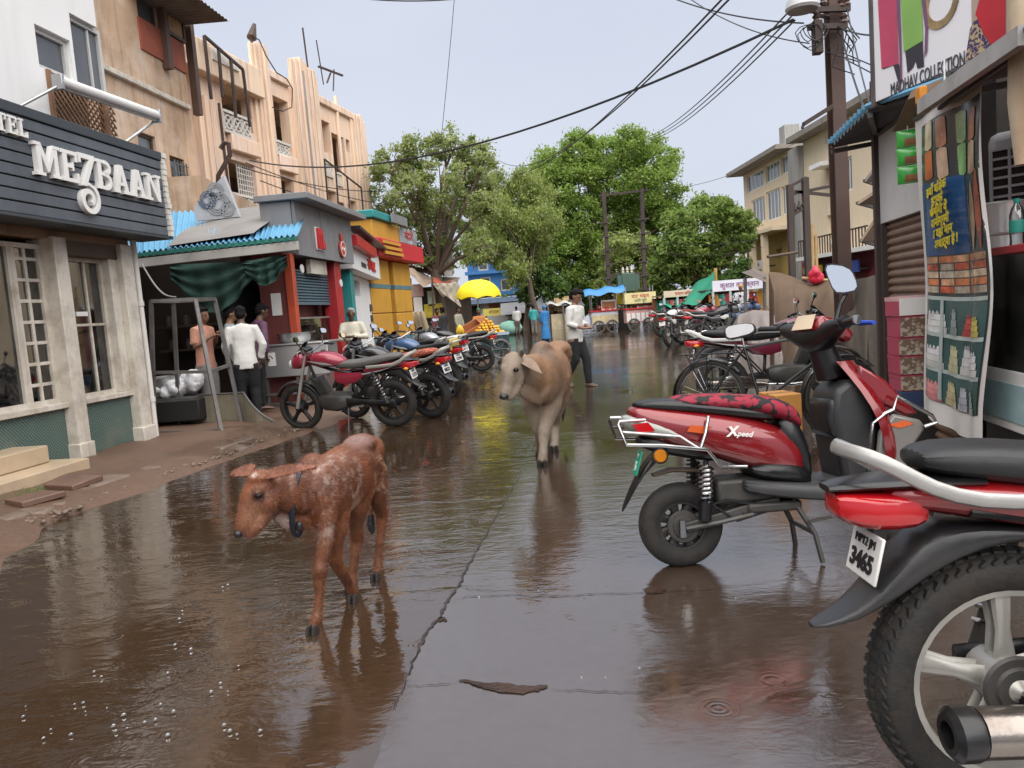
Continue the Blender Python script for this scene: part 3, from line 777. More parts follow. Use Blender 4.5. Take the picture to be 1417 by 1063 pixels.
# walls of the shed
MB().box(-7.2, -3.2, 14.9, 15.0, 0, 3.3).build('back_wall', M('dark_back_wall', (.040, .028, .022), .9, var=.5, sc=1.5, dirt=.4), tea)  # very dark brown all over, mottled; the floor slab is a little lighter
MB().box(-3.62, -3.55, 12.9, 14.9, 0, 3.0).build('partition_wall', MAROON, tea)
MB().box(-7.3, -7.2, 11.8, 15, 0, 3.2).build('side_wall', DARK_B, tea)
MB().box(-7.2, -3.5, 11.9, 14.9, .0, .10).build('floor_slab', M('dark_shed_floor', (.07, .05, .04), .6, var=.3, sc=3), tea)
# green cloth swags hung under the eave
def swag(pa, pb, drop, y, ph):
    def f(u, v):
        p = pa.lerp(pb, u); p.z -= v * drop * (.35 + .65 * math.sin(PI * min(1, u * 1.0)))
        p.y += .05 * math.sin(u * 26 + ph) * v + .03 * math.sin(v * 20 + u * 6); return p
    return f
c1 = MB().grid(swag(P(235, 366, 11.4), P(345, 362, 11.3), .72, 0, 0), 40, 14).build('green_cloth', GREEN_C, tea, ang=80)
c2 = MB().grid(swag(P(335, 362, 11.3), P(396, 352, 11.25), .40, 0, 2), 30, 10).build('green_cloth', GREEN_C, tea, ang=80)
MB().tube([P(196, 365, 11.4) + (P(243, 411, 11) - P(196, 365, 11.4)) * t + V((0, 0, -.25 * math.sin(PI * t) + .1 * math.sin(PI * t))) for t in [i / 12 for i in range(13)]], .012, 6).build('hose', M('grey_hose', (.3, .3, .29), .6), tea)
# shelves with jars in the dark back
MB().box(-6.6, -4.4, 14.55, 14.85, 1.0, 1.04).build('shelf', WOOD_D, tea); MB().box(-6.6, -4.4, 14.55, 14.85, 1.45, 1.49).build('shelf', WOOD_D, tea)
JAR = M('smoky_jar', (.10, .085, .07), .3, var=.5, sc=5); jr = MB().lathe([(.001, 0), (.06, 0), (.065, .12), (.05, .16), (.05, .19), (.001, .19)], n=10).mesh('jar', JAR)
for k in range(12):
    o = bpy.data.objects.new('shelf_jar', jr); col.objects.link(o); o.location = (-6.4 + .33 * (k % 6), 14.7, 1.042 + .45 * (k // 6))
    tag(o, 'smoky glass jar on the back shelves of the tea shed', 'jar', 'jars on the back shelves of the tea shed')
# steel frame of a stand before the shed
fs = thing('frame_stand', 'empty grey iron box frame standing on the mud before the tea shed', 'iron frame', G(270, 600))
def rel(o, p): return V(p) - V(o.location)
A0, A1 = G(214, 606), P(209, 417, G(214, 606).y + .05); B0, B1 = G(307, 602), P(270, 414, 10.1); C0, C1 = G(336, 590), P(297, 414, 10.65)
D0 = A0 + (C0 - B0); D1 = A1 + V((.05, .55, 0))
for a, b_ in ((A0, A1), (B0, B1), (C0, C1), (D0, D1)): MB().beam(rel(fs, a), rel(fs, b_), .045).build('upright', IRON, fs)
for a, b_ in ((A1, B1), (B1, C1), (D1, C1), (A1, D1)): MB().beam(rel(fs, a), rel(fs, b_), .045).build('rail', IRON, fs)
mL, mR, mC = L3(A0, A1, .48), L3(B0, B1, .46), L3(C0, C1, .48)
for a, b_ in ((mL, mR), (mR, mC), (A0 + V((0, 0, .06)), B0 + V((0, 0, .06)))): MB().beam(rel(fs, a), rel(fs, b_), .04).build('rail', IRON, fs)
# worn steel counter front lying low, with a curled end
tr = thing('trough', 'low worn steel panel with a curled end behind the iron frame', 'steel panel', G(300, 592))
q0, q1, q2 = G(247, 592), G(340, 588), G(382, 592)
def trf(u, v):
    if u < .72: p = q0.lerp(q1, u / .72); h = .40
    else:
        t = (u - .72) / .28; p = q1.lerp(q2, t); h = .40 * (1 - t) ** 1.3 + .03; p.y -= .10 * math.sin(t * PI)
    return rel(tr, p) + V((0, .0, .05 + v * h))
MB().grid(trf, 40, 6).build('panel', M('worn_cream_metal', (.34, .31, .23), .45, metal=.25, var=.2, sc=6, dirt=.5, dirtcol=(.12, .09, .06), streak=.5), tr, ang=80)
MB().tube([trf(i / 30, 1) for i in range(31)], .014, 6).build('rim', IRON, tr)
MB().obox(rel(tr, G(240, 590)) + V((-.05, .1, .14)), (.16, .3, .28)).build('foot_block', M('plaster_block', (.36, .31, .25), .8, var=.2), tr, bevel=.01)
MB().beam(rel(tr, G(215, 607)) + V((0, 0, .03)), rel(tr, G(350, 594)) + V((0, 0, .03)), .12, .06).build('base_plank', WOOD_D, tr)
# white sack on a pot and steel pots
pot = thing('cooking_pot', 'dented steel cooking pot beside the white sack in the tea shed', 'pot', P(232, 548, 10.9))
MB().lathe([(.001, 0), (.24, 0), (.27, .06), (.27, .26), (.29, .28), (.26, .28), (.25, .05), (.001, .05)], n=20).build('vessel', STEEL, pot)
bk = thing('black_stove', 'sooty black stove block under the white sack', 'stove', P(238, 580, 10.75))
MB().box(-.45, .5, -.25, .3, -.02, .28).build('block', M('soot', (.012, .011, .010), .7), bk, bevel=.02); MB().box(-.40, .45, -.2, .25, .282, .31).build('top_plate', IRON, bk)
sk = MB(); 
for k in range(9):
    sk.ell((-.26 + .065 * k, rnd.uniform(-.06, .06), .10 + .012 * k + rnd.uniform(-.02, .05)), (rnd.uniform(.09, .14), .12, .08 + .012 * k), 10, 7, Matrix.Rotation(rnd.uniform(-.5, .5), 3, 'Y'))
me = remesh(sk, .014, 3)
for v in me.vertices: v.co += v.normal * (.035 * (__import__('mathutils').noise.noise(v.co * 9) + .5 * abs(__import__('mathutils').noise.noise(v.co * 22))))
me.materials.append(M('white_sack_plastic', (.66, .66, .68), .35, var=.12, sc=12, bmp=.5))
o = bpy.data.objects.new('white_sack', me); col.objects.link(o); o.location = P(247, 552, 10.75); tag(o, 'crumpled white plastic sack heaped beside the iron frame', 'sack')
# steel tea counter
ct = thing('tea_counter', 'long stainless steel tea counter with a paper notice stuck on its front', 'counter', G(395, 575))
cy = 12.0; ca, cb = P(362, 500, cy), P(455, 500, cy); zt_ = P(362, 481, cy).z; zb_ = P(362, 524, cy).z
MB().box(ca.x, cb.x, cy, cy + .7, zb_, zt_).build('cabinet', STEEL, ct, bevel=.01).location = -V(ct.location)
MB().box(ca.x - .03, cb.x + .03, cy - .03, cy + .73, zt_ + .002, zt_ + .03).build('top', STEEL, ct, bevel=.008).location = -V(ct.location)
for x in (ca.x + .04, cb.x - .04, (ca.x + cb.x) / 2):
    MB().box(x - .02, x + .02, cy + .04, cy + .08, .09, zb_).build('leg', IRON, ct).location = -V(ct.location)
MB().box(ca.x, cb.x, cy + .03, cy + .07, .25, .29).build('stretcher', IRON, ct).location = -V(ct.location)
nx_ = P(376, 497, cy); MB().box(nx_.x - .06, nx_.x + .06, cy - .008, cy - .001, nx_.z - .11, nx_.z + .10).build('notice', LETTER_W, ct).location = -V(ct.location)
tp = thing('tea_pot', 'wide steel milk pan standing on the tea counter', 'pan', P(410, 480, cy + .35) * 1.0)
tp.location.z = zt_ + .03; MB().lathe([(.001, 0), (.2, 0), (.24, .05), (.25, .15), (.27, .16), (.23, .16), (.22, .06), (.001, .04)], n=20).build('vessel', STEEL, tp)
MB().tube([(.2, 0, .13), (.33, 0, .16)], .015, 6).build('handle', IRON, tp)

# ================================================================== RED SHOP with grey sign
RF = Facade(P(408, 540, 12.25), P(489, 500, 15.4))
U = RF.uv
red = thing('red_shop', 'small red shop with a half open grey shutter and a tall grey sign front', 'shop', RF.o, RF.rz)
GREY_P = M('grey_sign_panel', (.215, .215, .22), .5, var=.08, sc=4, dirt=.2, streak=.25, streakcol=(.14, .13, .12))
xR = U(489, 440)[0]
sz0_, sz1_ = U(412, 352, -.25)[1], U(408, 278, -.25)[1]
xa_ = U(408, 300, -.25)[0]; xb_ = U(487, 330, -.25)[0]
npn = 5; wp = (xb_ - xa_) / npn
pm = MB().box(.004, wp - .004, -.25, -.2, sz0_, sz1_).mesh('panel', GREY_P)
for k in range(npn): put('panel', pm, red, (xa_ + k * wp, rnd.uniform(-.004, .004), 0)); 
MB().box(xa_ - .03, xb_ + .03, -.197, .3, sz0_ + .02, sz1_ - .01).build('sign_core', GREY_P, red)
MB().box(xa_ - .12, xb_ + .18, -.52, .35, sz1_ + .002, sz1_ + .10).build('sign_cap', GREY_P, red, bevel=.01)
MB().box(.7, xR, .31, 1.0, 2.4, 3.1).build('upper_block', MAROON, red)
MB().box(.0, xR, .3, .5, 2.3, 2.6).build('lintel', M('dark_red_lintel', (.2, .03, .03), .6, sc=5), red)
xo = (0.0, .12); xc = (U(462, 470)[0], U(477, 470)[0])
MB().box(xo[0] - .02, xo[1], -.16, -.03, 0, 2.45).build('post', RED_POST, red, bevel=.01)
MB().box(xc[0], xc[0] + .35, -.14, .12, 0, 2.45).build('post', CRIMSON, red, bevel=.01)
for a in (U(417, 372, -.13), U(471, 392, -.13)):
    MB().lathe([(.001, -.15), (.07, -.15), (.075, -.135), (.001, -.13)], (a[0], 0, a[1]), 'y', 18).build('round_plate', LETTER_W, red)
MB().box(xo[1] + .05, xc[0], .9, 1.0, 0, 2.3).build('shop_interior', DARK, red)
MB().box(xo[1] + .05, xc[0], .05, .5, .12, .95).build('counter', STEEL, red, bevel=.01)
gl = MB().box(xo[1] + .06, xc[0] - .02, .04, .42, .952, 1.42).build('glass_case', GLASS, red)
MB().box(xo[1] + .05, xc[0] - .01, .03, .43, 1.422, 1.45).build('case_top', STEEL, red)
SHUT = M('blue_grey_shutter', (.13, .20, .24), .45, metal=.3, var=.15, sc=5, dirt=.25)
zs0, zs1 = U(440, 418, .02)[1], U(440, 376, .02)[1]; nsl = 11; hs = (zs1 - zs0) / nsl
sm = MB().prism([(0, 0), (-.022, hs * .3), (-.022, hs * .7), (0, hs * .94), (.012, hs * .94), (.012, 0)], xo[1] + .05, xc[0], 'x').mesh('slat', SHUT)
shp = node('shutter', red)
for k in range(nsl): put('slat', sm, shp, (0, .02, zs0 + k * hs))
MB().box(xo[1] + .05, xc[0], -.0, .03, zs0 - .05, zs0).build('bottom_bar', SHUT, shp)
MB().box(.02, .10, -.02, .42, 0, 2.6).build('side_wall', MAROON, red)
ps = U(400, 432); MB().box(.002, .018, .08, .24, 1.5, 1.85).build('poster', LETTER_W, red)
MB().box(-.1, xR + .1, -.4, .9, 0, .11).build('plinth', M('plinth_cement', (.2, .16, .13), .7, dirt=.4, sc=5), red, bevel=.02)
REDL = M('red_sign_letter', (.55, .02, .03), .35, var=.1, sc=6)
mx, mz = U(443, 332, -.27)
text('m.', .62, REDL, red, (mx, -.285, mz + .06), depth=.02, name='letter', sx=.55, bold=.03)
text('m.', .62, LETTER_W, red, (mx - .03, -.262, mz + .06), depth=.008, name='letter_edge', sx=.55, bold=.05)
ex, ez = U(473, 341, -.27)
EMB = M('red_emblem', (.50, .05, .03), .4, var=.2, sc=8)
MB().lathe([(.001, 0), (.16, 0), (.16, -.03), (.001, -.03)], (ex, -.262, ez - .05), 'y', 24).build('round_emblem', EMB, red)
MB().ribbon(arc(ex, ez - .05, .135, 0, 360, 24), .018, -.300, -.29).build('emblem_ring', LETTER_W, red)
MB().box(ex - .045, ex + .045, -.29, -.262, ez + .10, ez + .24).build('emblem_neck', EMB, red, bevel=.01)
MB().ribbon([(ex - .08, ez - .07), (ex - .03, ez - .02), (ex + .02, ez - .08), (ex + .08, ez - .03)], .03, -.302, -.29).build('emblem_squiggle', LETTER_W, red)
MB().box(xc[0] - 1.2, xc[0] - .4, -.13, -.05, 2.18, 2.42).build('small_board', CREAM_P, red)

# ================================================================== WHITE SHOP with red letters
WF = Facade(P(487, 500, 15.6), P(521, 485, 20.0)); U = WF.uv
wht = thing('white_shop', 'narrow white shop front with red lettered sign and a teal post', 'shop', WF.o, WF.rz)
xW = U(521, 440)[0]; wz0, wz1 = U(495, 374, -.2)[1], U(495, 326, -.2)[1]
MB().box(.0, xW, -.2, .2, wz0, wz1).build('sign_board', WHITE_W, wht, bevel=.01)
MB().box(-.2, xW * .62, -.36, -.202, wz1 - .34, wz1 - .12).build('red_band', REDL, wht, bevel=.01)
MB().box(-.1, xW + .05, -.42, .3, wz1 + .002, wz1 + .06).build('cap', SLATE_D, wht)
text('ज्ञान', .42, REDL, wht, (xW * .62, -.215, wz0 + .62), depth=.012, sx=1.6, bold=.012)
text('२७२८८', .36, REDL, wht, (xW * .62, -.215, wz0 + .24), depth=.012, sx=1.6, bold=.012)
for k in range(2): MB().box(xW * .26, xW * .42, -.212, -.2, wz0 + .12 + k * .42, wz0 + .22 + k * .42).build('sign_dash', SLATE_D, wht)
TEAL = M('teal_paint', (.02, .25, .25), .5, var=.15, sc=6, dirt=.2)
MB().box(.2, .62, -.1, .25, 0, wz0 - .02).build('post', TEAL, wht, bevel=.01)
MB().wall(.64, xW, 0.06, wz0 - .02, .1, .25, [(.7, xW * .6, 1.9, wz0 - .1)]).build('wall', WHITE_W, wht)
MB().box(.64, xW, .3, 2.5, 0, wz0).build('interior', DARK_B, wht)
MB().box(0, xW, 2.6, 6, 0, 4.4).build('rear_block', PLASTER, wht)
for k in range(3): MB().box(xW - .5, xW - .2, .06, .1, 1.0 + .28 * k, 1.18 + .28 * k).build('meter_box', SLATE_D, wht, bevel=.01)
MB().box(.64, xW, .04, .1, 0.02, .55).build('dado', M('grey_dado', (.12, .10, .09), .7, sc=5, dirt=.3), wht)

# ================================================================== YELLOW GATE
YEL = M('ochre_yellow_paint', (.58, .30, .035), .55, var=.12, sc=5, dirt=.25, dirtcol=(.35, .2, .05), streak=.15, streakcol=(.35, .2, .06))
BLU_B = M('slate_blue_band', (.09, .19, .23), .5, var=.15, sc=5)
RED_B = M('signal_red_paint', (.52, .022, .035), .5, var=.15, sc=5)
YF = Facade(P(521, 490, 20.5), P(580, 480, 24.5)); U = YF.uv
yg = thing('yellow_gate', 'ochre yellow gateway of two square pillars with blue bands and red top', 'gateway', YF.o, YF.rz)
xe = U(578, 440)[0]; zp = U(545, 362)[1]; zr1 = U(530, 338)[1] + .1
cols_ = [(0.05, xe * .40), (xe * .50, xe * .90)]
for (a, b_) in cols_:
    p_ = node('pillar', yg); hb = zp / 4
    for k in range(4):
        MB().box(a, b_, 0, .55, k * hb + .008, (k + 1) * hb - .008).build('block', YEL, p_, bevel=.02)
        if k in (1, 3): MB().box(a - .012, b_ + .012, -.012, .56, k * hb - .06, k * hb + .06).build('band', BLU_B, p_, bevel=.006)
MB().box(-.1, xe + .05, -.35, .7, zp + .01, zp + .50).build('red_beam', RED_B, yg, bevel=.02)
MB().box(0, xe - .1, -.2, .65, zp + .51, zp + 1.0).build('yellow_frieze', YEL, yg, bevel=.02)
MB().box(-.1, xe * .42, -.3, .7, zp + 1.01, zp + 1.22).build('teal_cap', TEAL, yg, bevel=.03)
for k in range(3): MB().box(.25, xe * .45 - .1 * k, -.42, -.36, zp + .08 + .14 * k, zp + .16 + .14 * k).build('yellow_stripe', YEL, yg)
ms = MB(); ms.box(xe * .55, xe * .95, -.24, -.205, zp + .55, zp + .98); ms.build('painted_board', M('faded_sign_paint', (.32, .36, .38), .6, var=.5, sc=7), yg)
text('मंदिर', .34, REDL, yg, (xe * .75, -.25, zp + .77), depth=.004, sx=1.4)
MB().box(xe * .28, xe * .62, -.40, -.355, zp + 1.0, zp + 1.25).build('grey_finial', GREY_P, yg)
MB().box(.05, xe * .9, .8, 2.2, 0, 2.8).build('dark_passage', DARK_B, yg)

# ================================================================== PEACH APARTMENT BLOCK
PEACH = M('peach_plaster', (.80, .575, .42), .85, var=.10, sc=1.2, bmp=.2, dirt=.65, dirtcol=(.80, .68, .62), streak=.72, streakcol=(.36, .235, .18))
PEACH_L = M('pale_peach_plaster', (.80, .61, .45), .85, var=.1, sc=1.2, bmp=.2, dirt=.30, dirtcol=(.6, .43, .32), streak=.6, streakcol=(.29, .20, .15))
GRILLE_W = M('white_lattice_paint', (.66, .63, .58), .6, var=.1, sc=4, dirt=.3, dirtcol=(.3, .25, .2))
z1_ = 24.0; x1_ = (P(340, 300, z1_)).x
AF = Facade((x1_, z1_), (x1_ + .2493 * 3, z1_ + 3)); U = AF.uv
apt = thing('apartment_building', 'peach plaster apartment block with fluted pilasters, lattice balconies and dark openings', 'building', AF.o, AF.rz)
def cu(cx, cy, off=0): return U(250 + cx / 3.545, 30 + cy / 3.545, off)
ztop = cu(440, 205)[1]
xL, xRr = cu(95, 500)[0], cu(915, 700)[0]
HO = []
def hole(cx0, cx1, cy0, cy1):
    xm = (cx0 + cx1) / 2; a, b_ = cu(cx0, (cy0 + cy1) / 2)[0], cu(cx1, (cy0 + cy1) / 2)[0]
    return (a, b_, cu(xm, cy1)[1], cu(xm, cy0)[1])
o_list = [hole(205, 345, 350, 520), hole(235, 372, 690, 900), hole(452, 535, 380, 625), hole(490, 560, 770, 930), hole(690, 735, 490, 640), hole(748, 806, 560, 740), hole(722, 765, 830, 905), hole(775, 830, 890, 1000), hole(812, 830, 580, 640), hole(888, 905, 750, 790), hole(835, 862, 880, 960), hole(912, 925, 990, 1020)]
MB().wall(xL, xRr, -.2, ztop - .5, 0, .35, o_list).build('wall', PEACH, apt)
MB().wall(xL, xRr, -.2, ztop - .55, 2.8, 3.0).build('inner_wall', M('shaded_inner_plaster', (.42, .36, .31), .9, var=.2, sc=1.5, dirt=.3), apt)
ib = MB()
for z in (cu(400, 660)[1], cu(400, 960)[1], ztop - .62): ib.box(xL, xRr, .36, 2.79, z, z + .12)
ib.build('floor_slab', PEACH_L, apt)
ib = MB()
for h in o_list[:6]: ib.box(h[0] - .5, h[0] - .4, .36, 2.79, -.2, ztop - .63)
MB().box(xL, xL + .3, .352, 9, -.2, ztop - .6).build('side_wall', PEACH, apt)
MB().box(xRr - .3, xRr - .002, .352, 9, -.2, ztop - .6).build('side_wall', PEACH, apt)
MB().box(xL + .31, xRr - .31, 3.0, 9, -.2, ztop - .9).build('rear_block', PEACH, apt)
# fluted pilaster groups with stepped tops
def pilaster(cx0, cx1, cyt, n, off, z0=-.2):
    a, b_ = cu(cx0, cyt + 150)[0], cu(cx1, cyt + 150)[0]; zt = cu((cx0 + cx1) / 2, cyt, 0)[1]
    w = (b_ - a) / n
    pz = node('pilaster', apt)
    for k in range(n):
        d = off * .5 * (.45 + .55 * math.sin(PI * (k + .5) / n)) * rnd.uniform(.6, 1.2); zk = zt + .22 * math.sin(PI * (k + .5) / n) + rnd.uniform(-.10, .05)
        MB().box(a + k * w + .015, a + (k + 1) * w - .015, -d, .0, z0, zk).build('rib', PEACH if k % 3 else PEACH_L, pz, bevel=.015)
pilaster(95, 205, 420, 5, .28)
pilaster(345, 432, 150, 6, .38)
pilaster(540, 665, 235, 8, .42)
pilaster(838, 905, 490, 6, .35)
pilaster(765, 775, 400, 1, .22); 
for a, b_ in (((432, 540), 230), ((665, 840), 300)):
    xa2, xb2 = cu(a[0], 380)[0], cu(a[1], 480)[0]
    MB().box(xa2, xb2, -.12, .3, ztop - .52, ztop - .25).build('parapet', PEACH, apt, bevel=.03)
# upper terrace on the left with its raised slab
tx0, tx1 = cu(50, 300)[0], cu(300, 300)[0]
zsl = cu(180, 300)[1]
MB().box(tx0 - 1, tx1 + .8, -.3, 3, zsl, zsl + .9).build('terrace_parapet', PEACH_L, apt, bevel=.03)
gx = MB(); gx.box(cu(110, 210)[0], cu(235, 210)[0], -.34, -.3, zsl + .45, zsl + .8)
gx.build('parapet_panel', GRILLE_W, apt)
# pierced lattice balustrades
def lattice(cx0, cx1, cyt, cyb, off=-.14):
    xm = (cx0 + cx1) / 2; a, b_ = cu(cx0, (cyt + cyb) / 2, off)[0], cu(cx1, (cyt + cyb) / 2, off)[0]; z1, z0 = cu(xm, cyt, off)[1], cu(xm, cyb, off)[1]
    p_ = node('balustrade', apt)
    MB().box(a, b_, off - .03, off + .10, z1 - .08, z1).build('top_rail', GRILLE_W, p_); MB().box(a, b_, off - .03, off + .10, z0, z0 + .08).build('bottom_rail', GRILLE_W, p_)
    nn = max(2, int((b_ - a) / .42)); w = (b_ - a) / nn; h = z1 - z0 - .16
    mb = MB()
    c0, c1 = w / 2, h / 2
    mb.ribbon(arc(c0, c1, min(c0, c1) * .8, 0, 360, 12), .05, 0, .06); mb.ribbon([(0, 0), (w, h)], .045, .004, .056); mb.ribbon([(0, h), (w, 0)], .045, .006, .054); mb.box(-.02, .02, .002, .058, 0, h)
    me = mb.mesh('lattice_unit', GRILLE_W)
    for k in range(nn): put('lattice_unit', me, p_, (a + k * w, off, z0 + .08))
lattice(215, 345, 455, 560); lattice(245, 384, 850, 950); lattice(462, 540, 590, 660); lattice(700, 745, 690, 760, -.02); lattice(768, 806, 745, 810, -.02)
for (cx0, cx1, cyt, cyb) in ((225, 360, 575, 650), (462, 548, 665, 740)):
    xm = (cx0 + cx1) / 2; a, b_ = cu(cx0, cyt)[0], cu(cx1, cyt)[0]
    MB().box(a, b_, -.2, .0, cu(xm, cyb)[1], cu(xm, cyt)[1]).build('balcony_band', PEACH, apt, bevel=.03)
gm = MB(); hh0 = o_list[1]
for k in range(8): x = hh0[0] + (hh0[1] - hh0[0]) * (.45 + .55 * k / 7); gm.box(x - .015, x + .015, .1, .13, hh0[2], hh0[3])
for k in range(9): z = hh0[2] + (hh0[3] - hh0[2]) * k / 8; gm.box(hh0[0] + (hh0[1] - hh0[0]) * .45, hh0[1], .105, .125, z - .015, z + .015)
gm.build('window_grille', GRILLE_W, apt)
# iron frames on the terrace and wall
RI = M('rusty_iron', (.055, .035, .028), .7, var=.3, sc=6)
tf = [cu(115, 70, -.5), cu(305, 235, -.5), cu(150, 380, -.5), cu(340, 515, -.5), cu(40, 95, -.5), cu(270, 470, -.5), cu(245, 185, -.5), cu(185, 130, -.5), cu(205, 370, -.5)]
pts3 = [V((a, -.5, b_)) for a, b_ in tf]
for i, j in ((0, 1), (0, 2), (1, 3), (6, 5), (7, 8)): MB().beam(pts3[i], pts3[j], .07).build('iron_bar', RI, apt)
MB().beam(pts3[4], pts3[4].lerp(pts3[0], .1) + V((.4, .3, -.6)), .07).build('iron_bar', RI, apt)
fr3 = [V((cu(*p, -.45)[0], -.45, cu(*p, -.45)[1])) for p in ((705, 675), (885, 815), (722, 880), (905, 1040), (760, 720), (775, 930), (815, 760), (835, 985))]
for i, j in ((0, 1), (0, 2), (1, 3), (4, 5), (6, 7)): MB().beam(fr3[i], fr3[j], .05).build('iron_bar', RI, apt)
# drain pipes, roof wires
for cx, cy0, cy1 in ((126, 410, 800), (548, 250, 900)):
    a = cu(cx, cy0, -.1); b_ = cu(cx + 20, cy1, -.1)
    MB().tube([(a[0], -.5, a[1]), (a[0] + .1, -.5, -.1)], .045, 6).build('drain_pipe', RI if cx < 200 else M('grey_pipe', (.3, .27, .25), .6), apt)
# antennas and loudspeaker on the roof, each standing on its own
def roof_pole(name, cx0, cyb, cx1, cyt, r, label, cat, extra=None):
    a = cu(cx0, cyb, .3); b_ = cu(cx1, cyt, .3)
    t = thing(name, label, cat, AF.w(a[0], .3, a[1]), AF.rz)
    MB().tube([(0, 0, -.3), (b_[0] - a[0], 0, b_[1] - a[1])], r, 6).build('mast', RI, t)
    return t, (b_[0] - a[0], b_[1] - a[1])
roof_pole('antenna_mast', 628, 250, 598, 30, .035, 'taller thin mast on the roof of the peach block', 'mast')
roof_pole('antenna_mast', 697, 270, 665, 90, .025, 'shorter thin mast on the roof of the peach block', 'mast')
t, e = roof_pole('tv_antenna', 745, 300, 752, 235, .03, 'small antenna of crossed bars on the peach block roof', 'antenna')
MB().beam((-1.1, 0, e[1] * .55), (1.0, 0, e[1] * .95), .07).build('boom', RI, t); MB().beam((-.1, 0, e[1] * .6), (-.5, 0, e[1] * .3 - .3), .05).build('brace', RI, t)
a = cu(345, 130, .2); t = thing('roof_lamp', 'dark hooded lamp leaning on the stepped corner of the peach block roof', 'lamp', AF.w(a[0], .2, a[1] - .1), AF.rz)
MB().tube([(0, 0, 0), (.15, 0, .6)], .05, 6).build('stem', RI, t); MB().tube([(.1, 0, .45), (.35, 0, .95)], [.16, .06], 8).build('hood', RI, t)
cpts = [AF.w(*((lambda q: (q[0], -.5, q[1]))(cu(*p, -.5)))) for p in ((360, 75), (385, 90), (420, 170), (470, 250), (520, 280), (548, 330), (545, 420), (500, 440), (450, 420))]
o = MB().tube(cpts, .02, 5).build('loose_cable', RI); tag(o, 'loose looping cable hanging from the peach block roof', 'cable')
# curled conductor arm on a pole
a = P(300, 250, 20); 
hk = thing('hook_pole', 'bent black hook on a post before the peach block', 'pole', (P(302, 300, 20).x, 20, 0))
MB().tube([P(300, 330, 20) - V(hk.location), P(302, 243, 20) - V(hk.location), P(318, 215, 20) - V(hk.location), P(316, 198, 20) - V(hk.location), P(311, 197, 20) - V(hk.location), P(305, 206, 20) - V(hk.location)], .06, 6).build('hook', RI, hk)
MB().tube([V((0, 0, 0)), P(300, 330, 20) - V(hk.location)], .06, 6).build('post', RI, hk)
# white sign leaning on the shed roof
ls = thing('leaning_signboard', 'grey white signboard with scrolled lettering leaning over the shed roof', 'sign', P(295, 300, 13.2))
q = [P(266, 292, 13.1), P(329, 300, 13.1), P(309, 243, 13.1)]; q4 = [P(268, 286, 13.1), P(271, 306, 13.1), P(331, 300, 13.1), P(309, 243, 13.1)]
mb = MB(); vs4 = [p - V(ls.location) for p in q4]; mb.add(vs4 + [v + V((.02, .05, 0)) for v in vs4], [(0, 1, 2, 3), (7, 6, 5, 4), (0, 4, 5, 1), (1, 5, 6, 2), (2, 6, 7, 3), (3, 7, 4, 0)])
mb.build('board', M('dull_white_board', (.42, .43, .45), .5, var=.12, sc=5, dirt=.3), ls)
INK = M('blue_grey_ink', (.10, .14, .20), .6, var=.2); GREYI = M('grey_ink', (.27, .28, .30), .6, var=.2)
for fx, fz, r in ((.34, .30, .16), (.56, .26, .20), (.52, .62, .15), (.76, .16, .13)):
    p = vs4[0].lerp(vs4[2], fx) + V((0, -.012, fz * .55)); mb = MB()
    for k in range(2): mb.ribbon([(p.x + r * (1 - .028 * i) * math.cos(i * .42 + k * PI), p.z + r * (1 - .028 * i) * math.sin(i * .42 + k * PI)) for i in range(22)], .022, p.y - .002 - .003 * k, p.y + .004)
    o = mb.build('scroll_ornament', GREYI if fx > .4 else INK, ls); o['kind'] = 'stuff'

# ================================================================== CLOTH CANOPY STALL
CANV = M('old_patched_canvas', (.33, .25, .19), .9, var=.4, sc=3, bmp=.4, dirt=.55, dirtcol=(.13, .07, .05))
cs = thing('canopy_stall', 'roadside stall under a sagging patched canvas with goods hung inside', 'stall', G(600, 482))
o_ = V(cs.location); Ys = o_.y
ca_, cb_, cc_, cd_ = P(566, 372, Ys - 2), P(632, 390, Ys - 1), P(637, 384, Ys + 3), P(575, 374, Ys + 3)
def canopy(u, v):
    p = ca_.lerp(cb_, u).lerp(cd_.lerp(cc_, u), v); p.z += -.32 * math.sin(PI * u) * (1 - v * .5) + .10 * math.sin(u * 16) * (1 - v) + .06 * math.sin(u * 9 + v * 8)
    if v < .16: p.z -= (.16 - v) * (1.4 + 1.0 * math.sin(u * 11))
    return p - o_
MB().grid(canopy, 36, 14).build('canopy', CANV, cs, ang=80)
RPT = M('red_patch_cloth', (.33, .07, .04), .9, var=.4, sc=5, bmp=.4)
MB().grid(lambda u, v: canopy(.45 + .4 * u, .1 + .3 * v) + V((0, -.01, .03)), 14, 8).build('red_patch', RPT, cs, ang=80)
MB().grid(lambda u, v: P(603, 392, Ys - 1.6).lerp(P(634, 392, Ys - 1.2), u) - o_ + V((.05 * math.sin(v * 8), .05 * math.sin(u * 20), -v * .95 * (.25 + .75 * u))), 16, 8).build('hanging_flap', M('pale_canvas', (.45, .40, .32), .9, var=.3, sc=4, bmp=.3, dirt=.3), cs, ang=80)
for px in (572, 602): MB().tube([G(px, 484) - o_, P(px - 4, 385, G(px, 484).y) - o_], .04, 6).build('post', WOOD_D, cs)
MB().box(-1.2, .4, 2.2, 2.4, 0, 2.6).build('back_wall', DARK_B, cs); MB().box(-1.1, .2, -.2, .3, .1, .95).build('counter', M('grey_brown_counter', (.2, .16, .13), .6, dirt=.3), cs, bevel=.02)
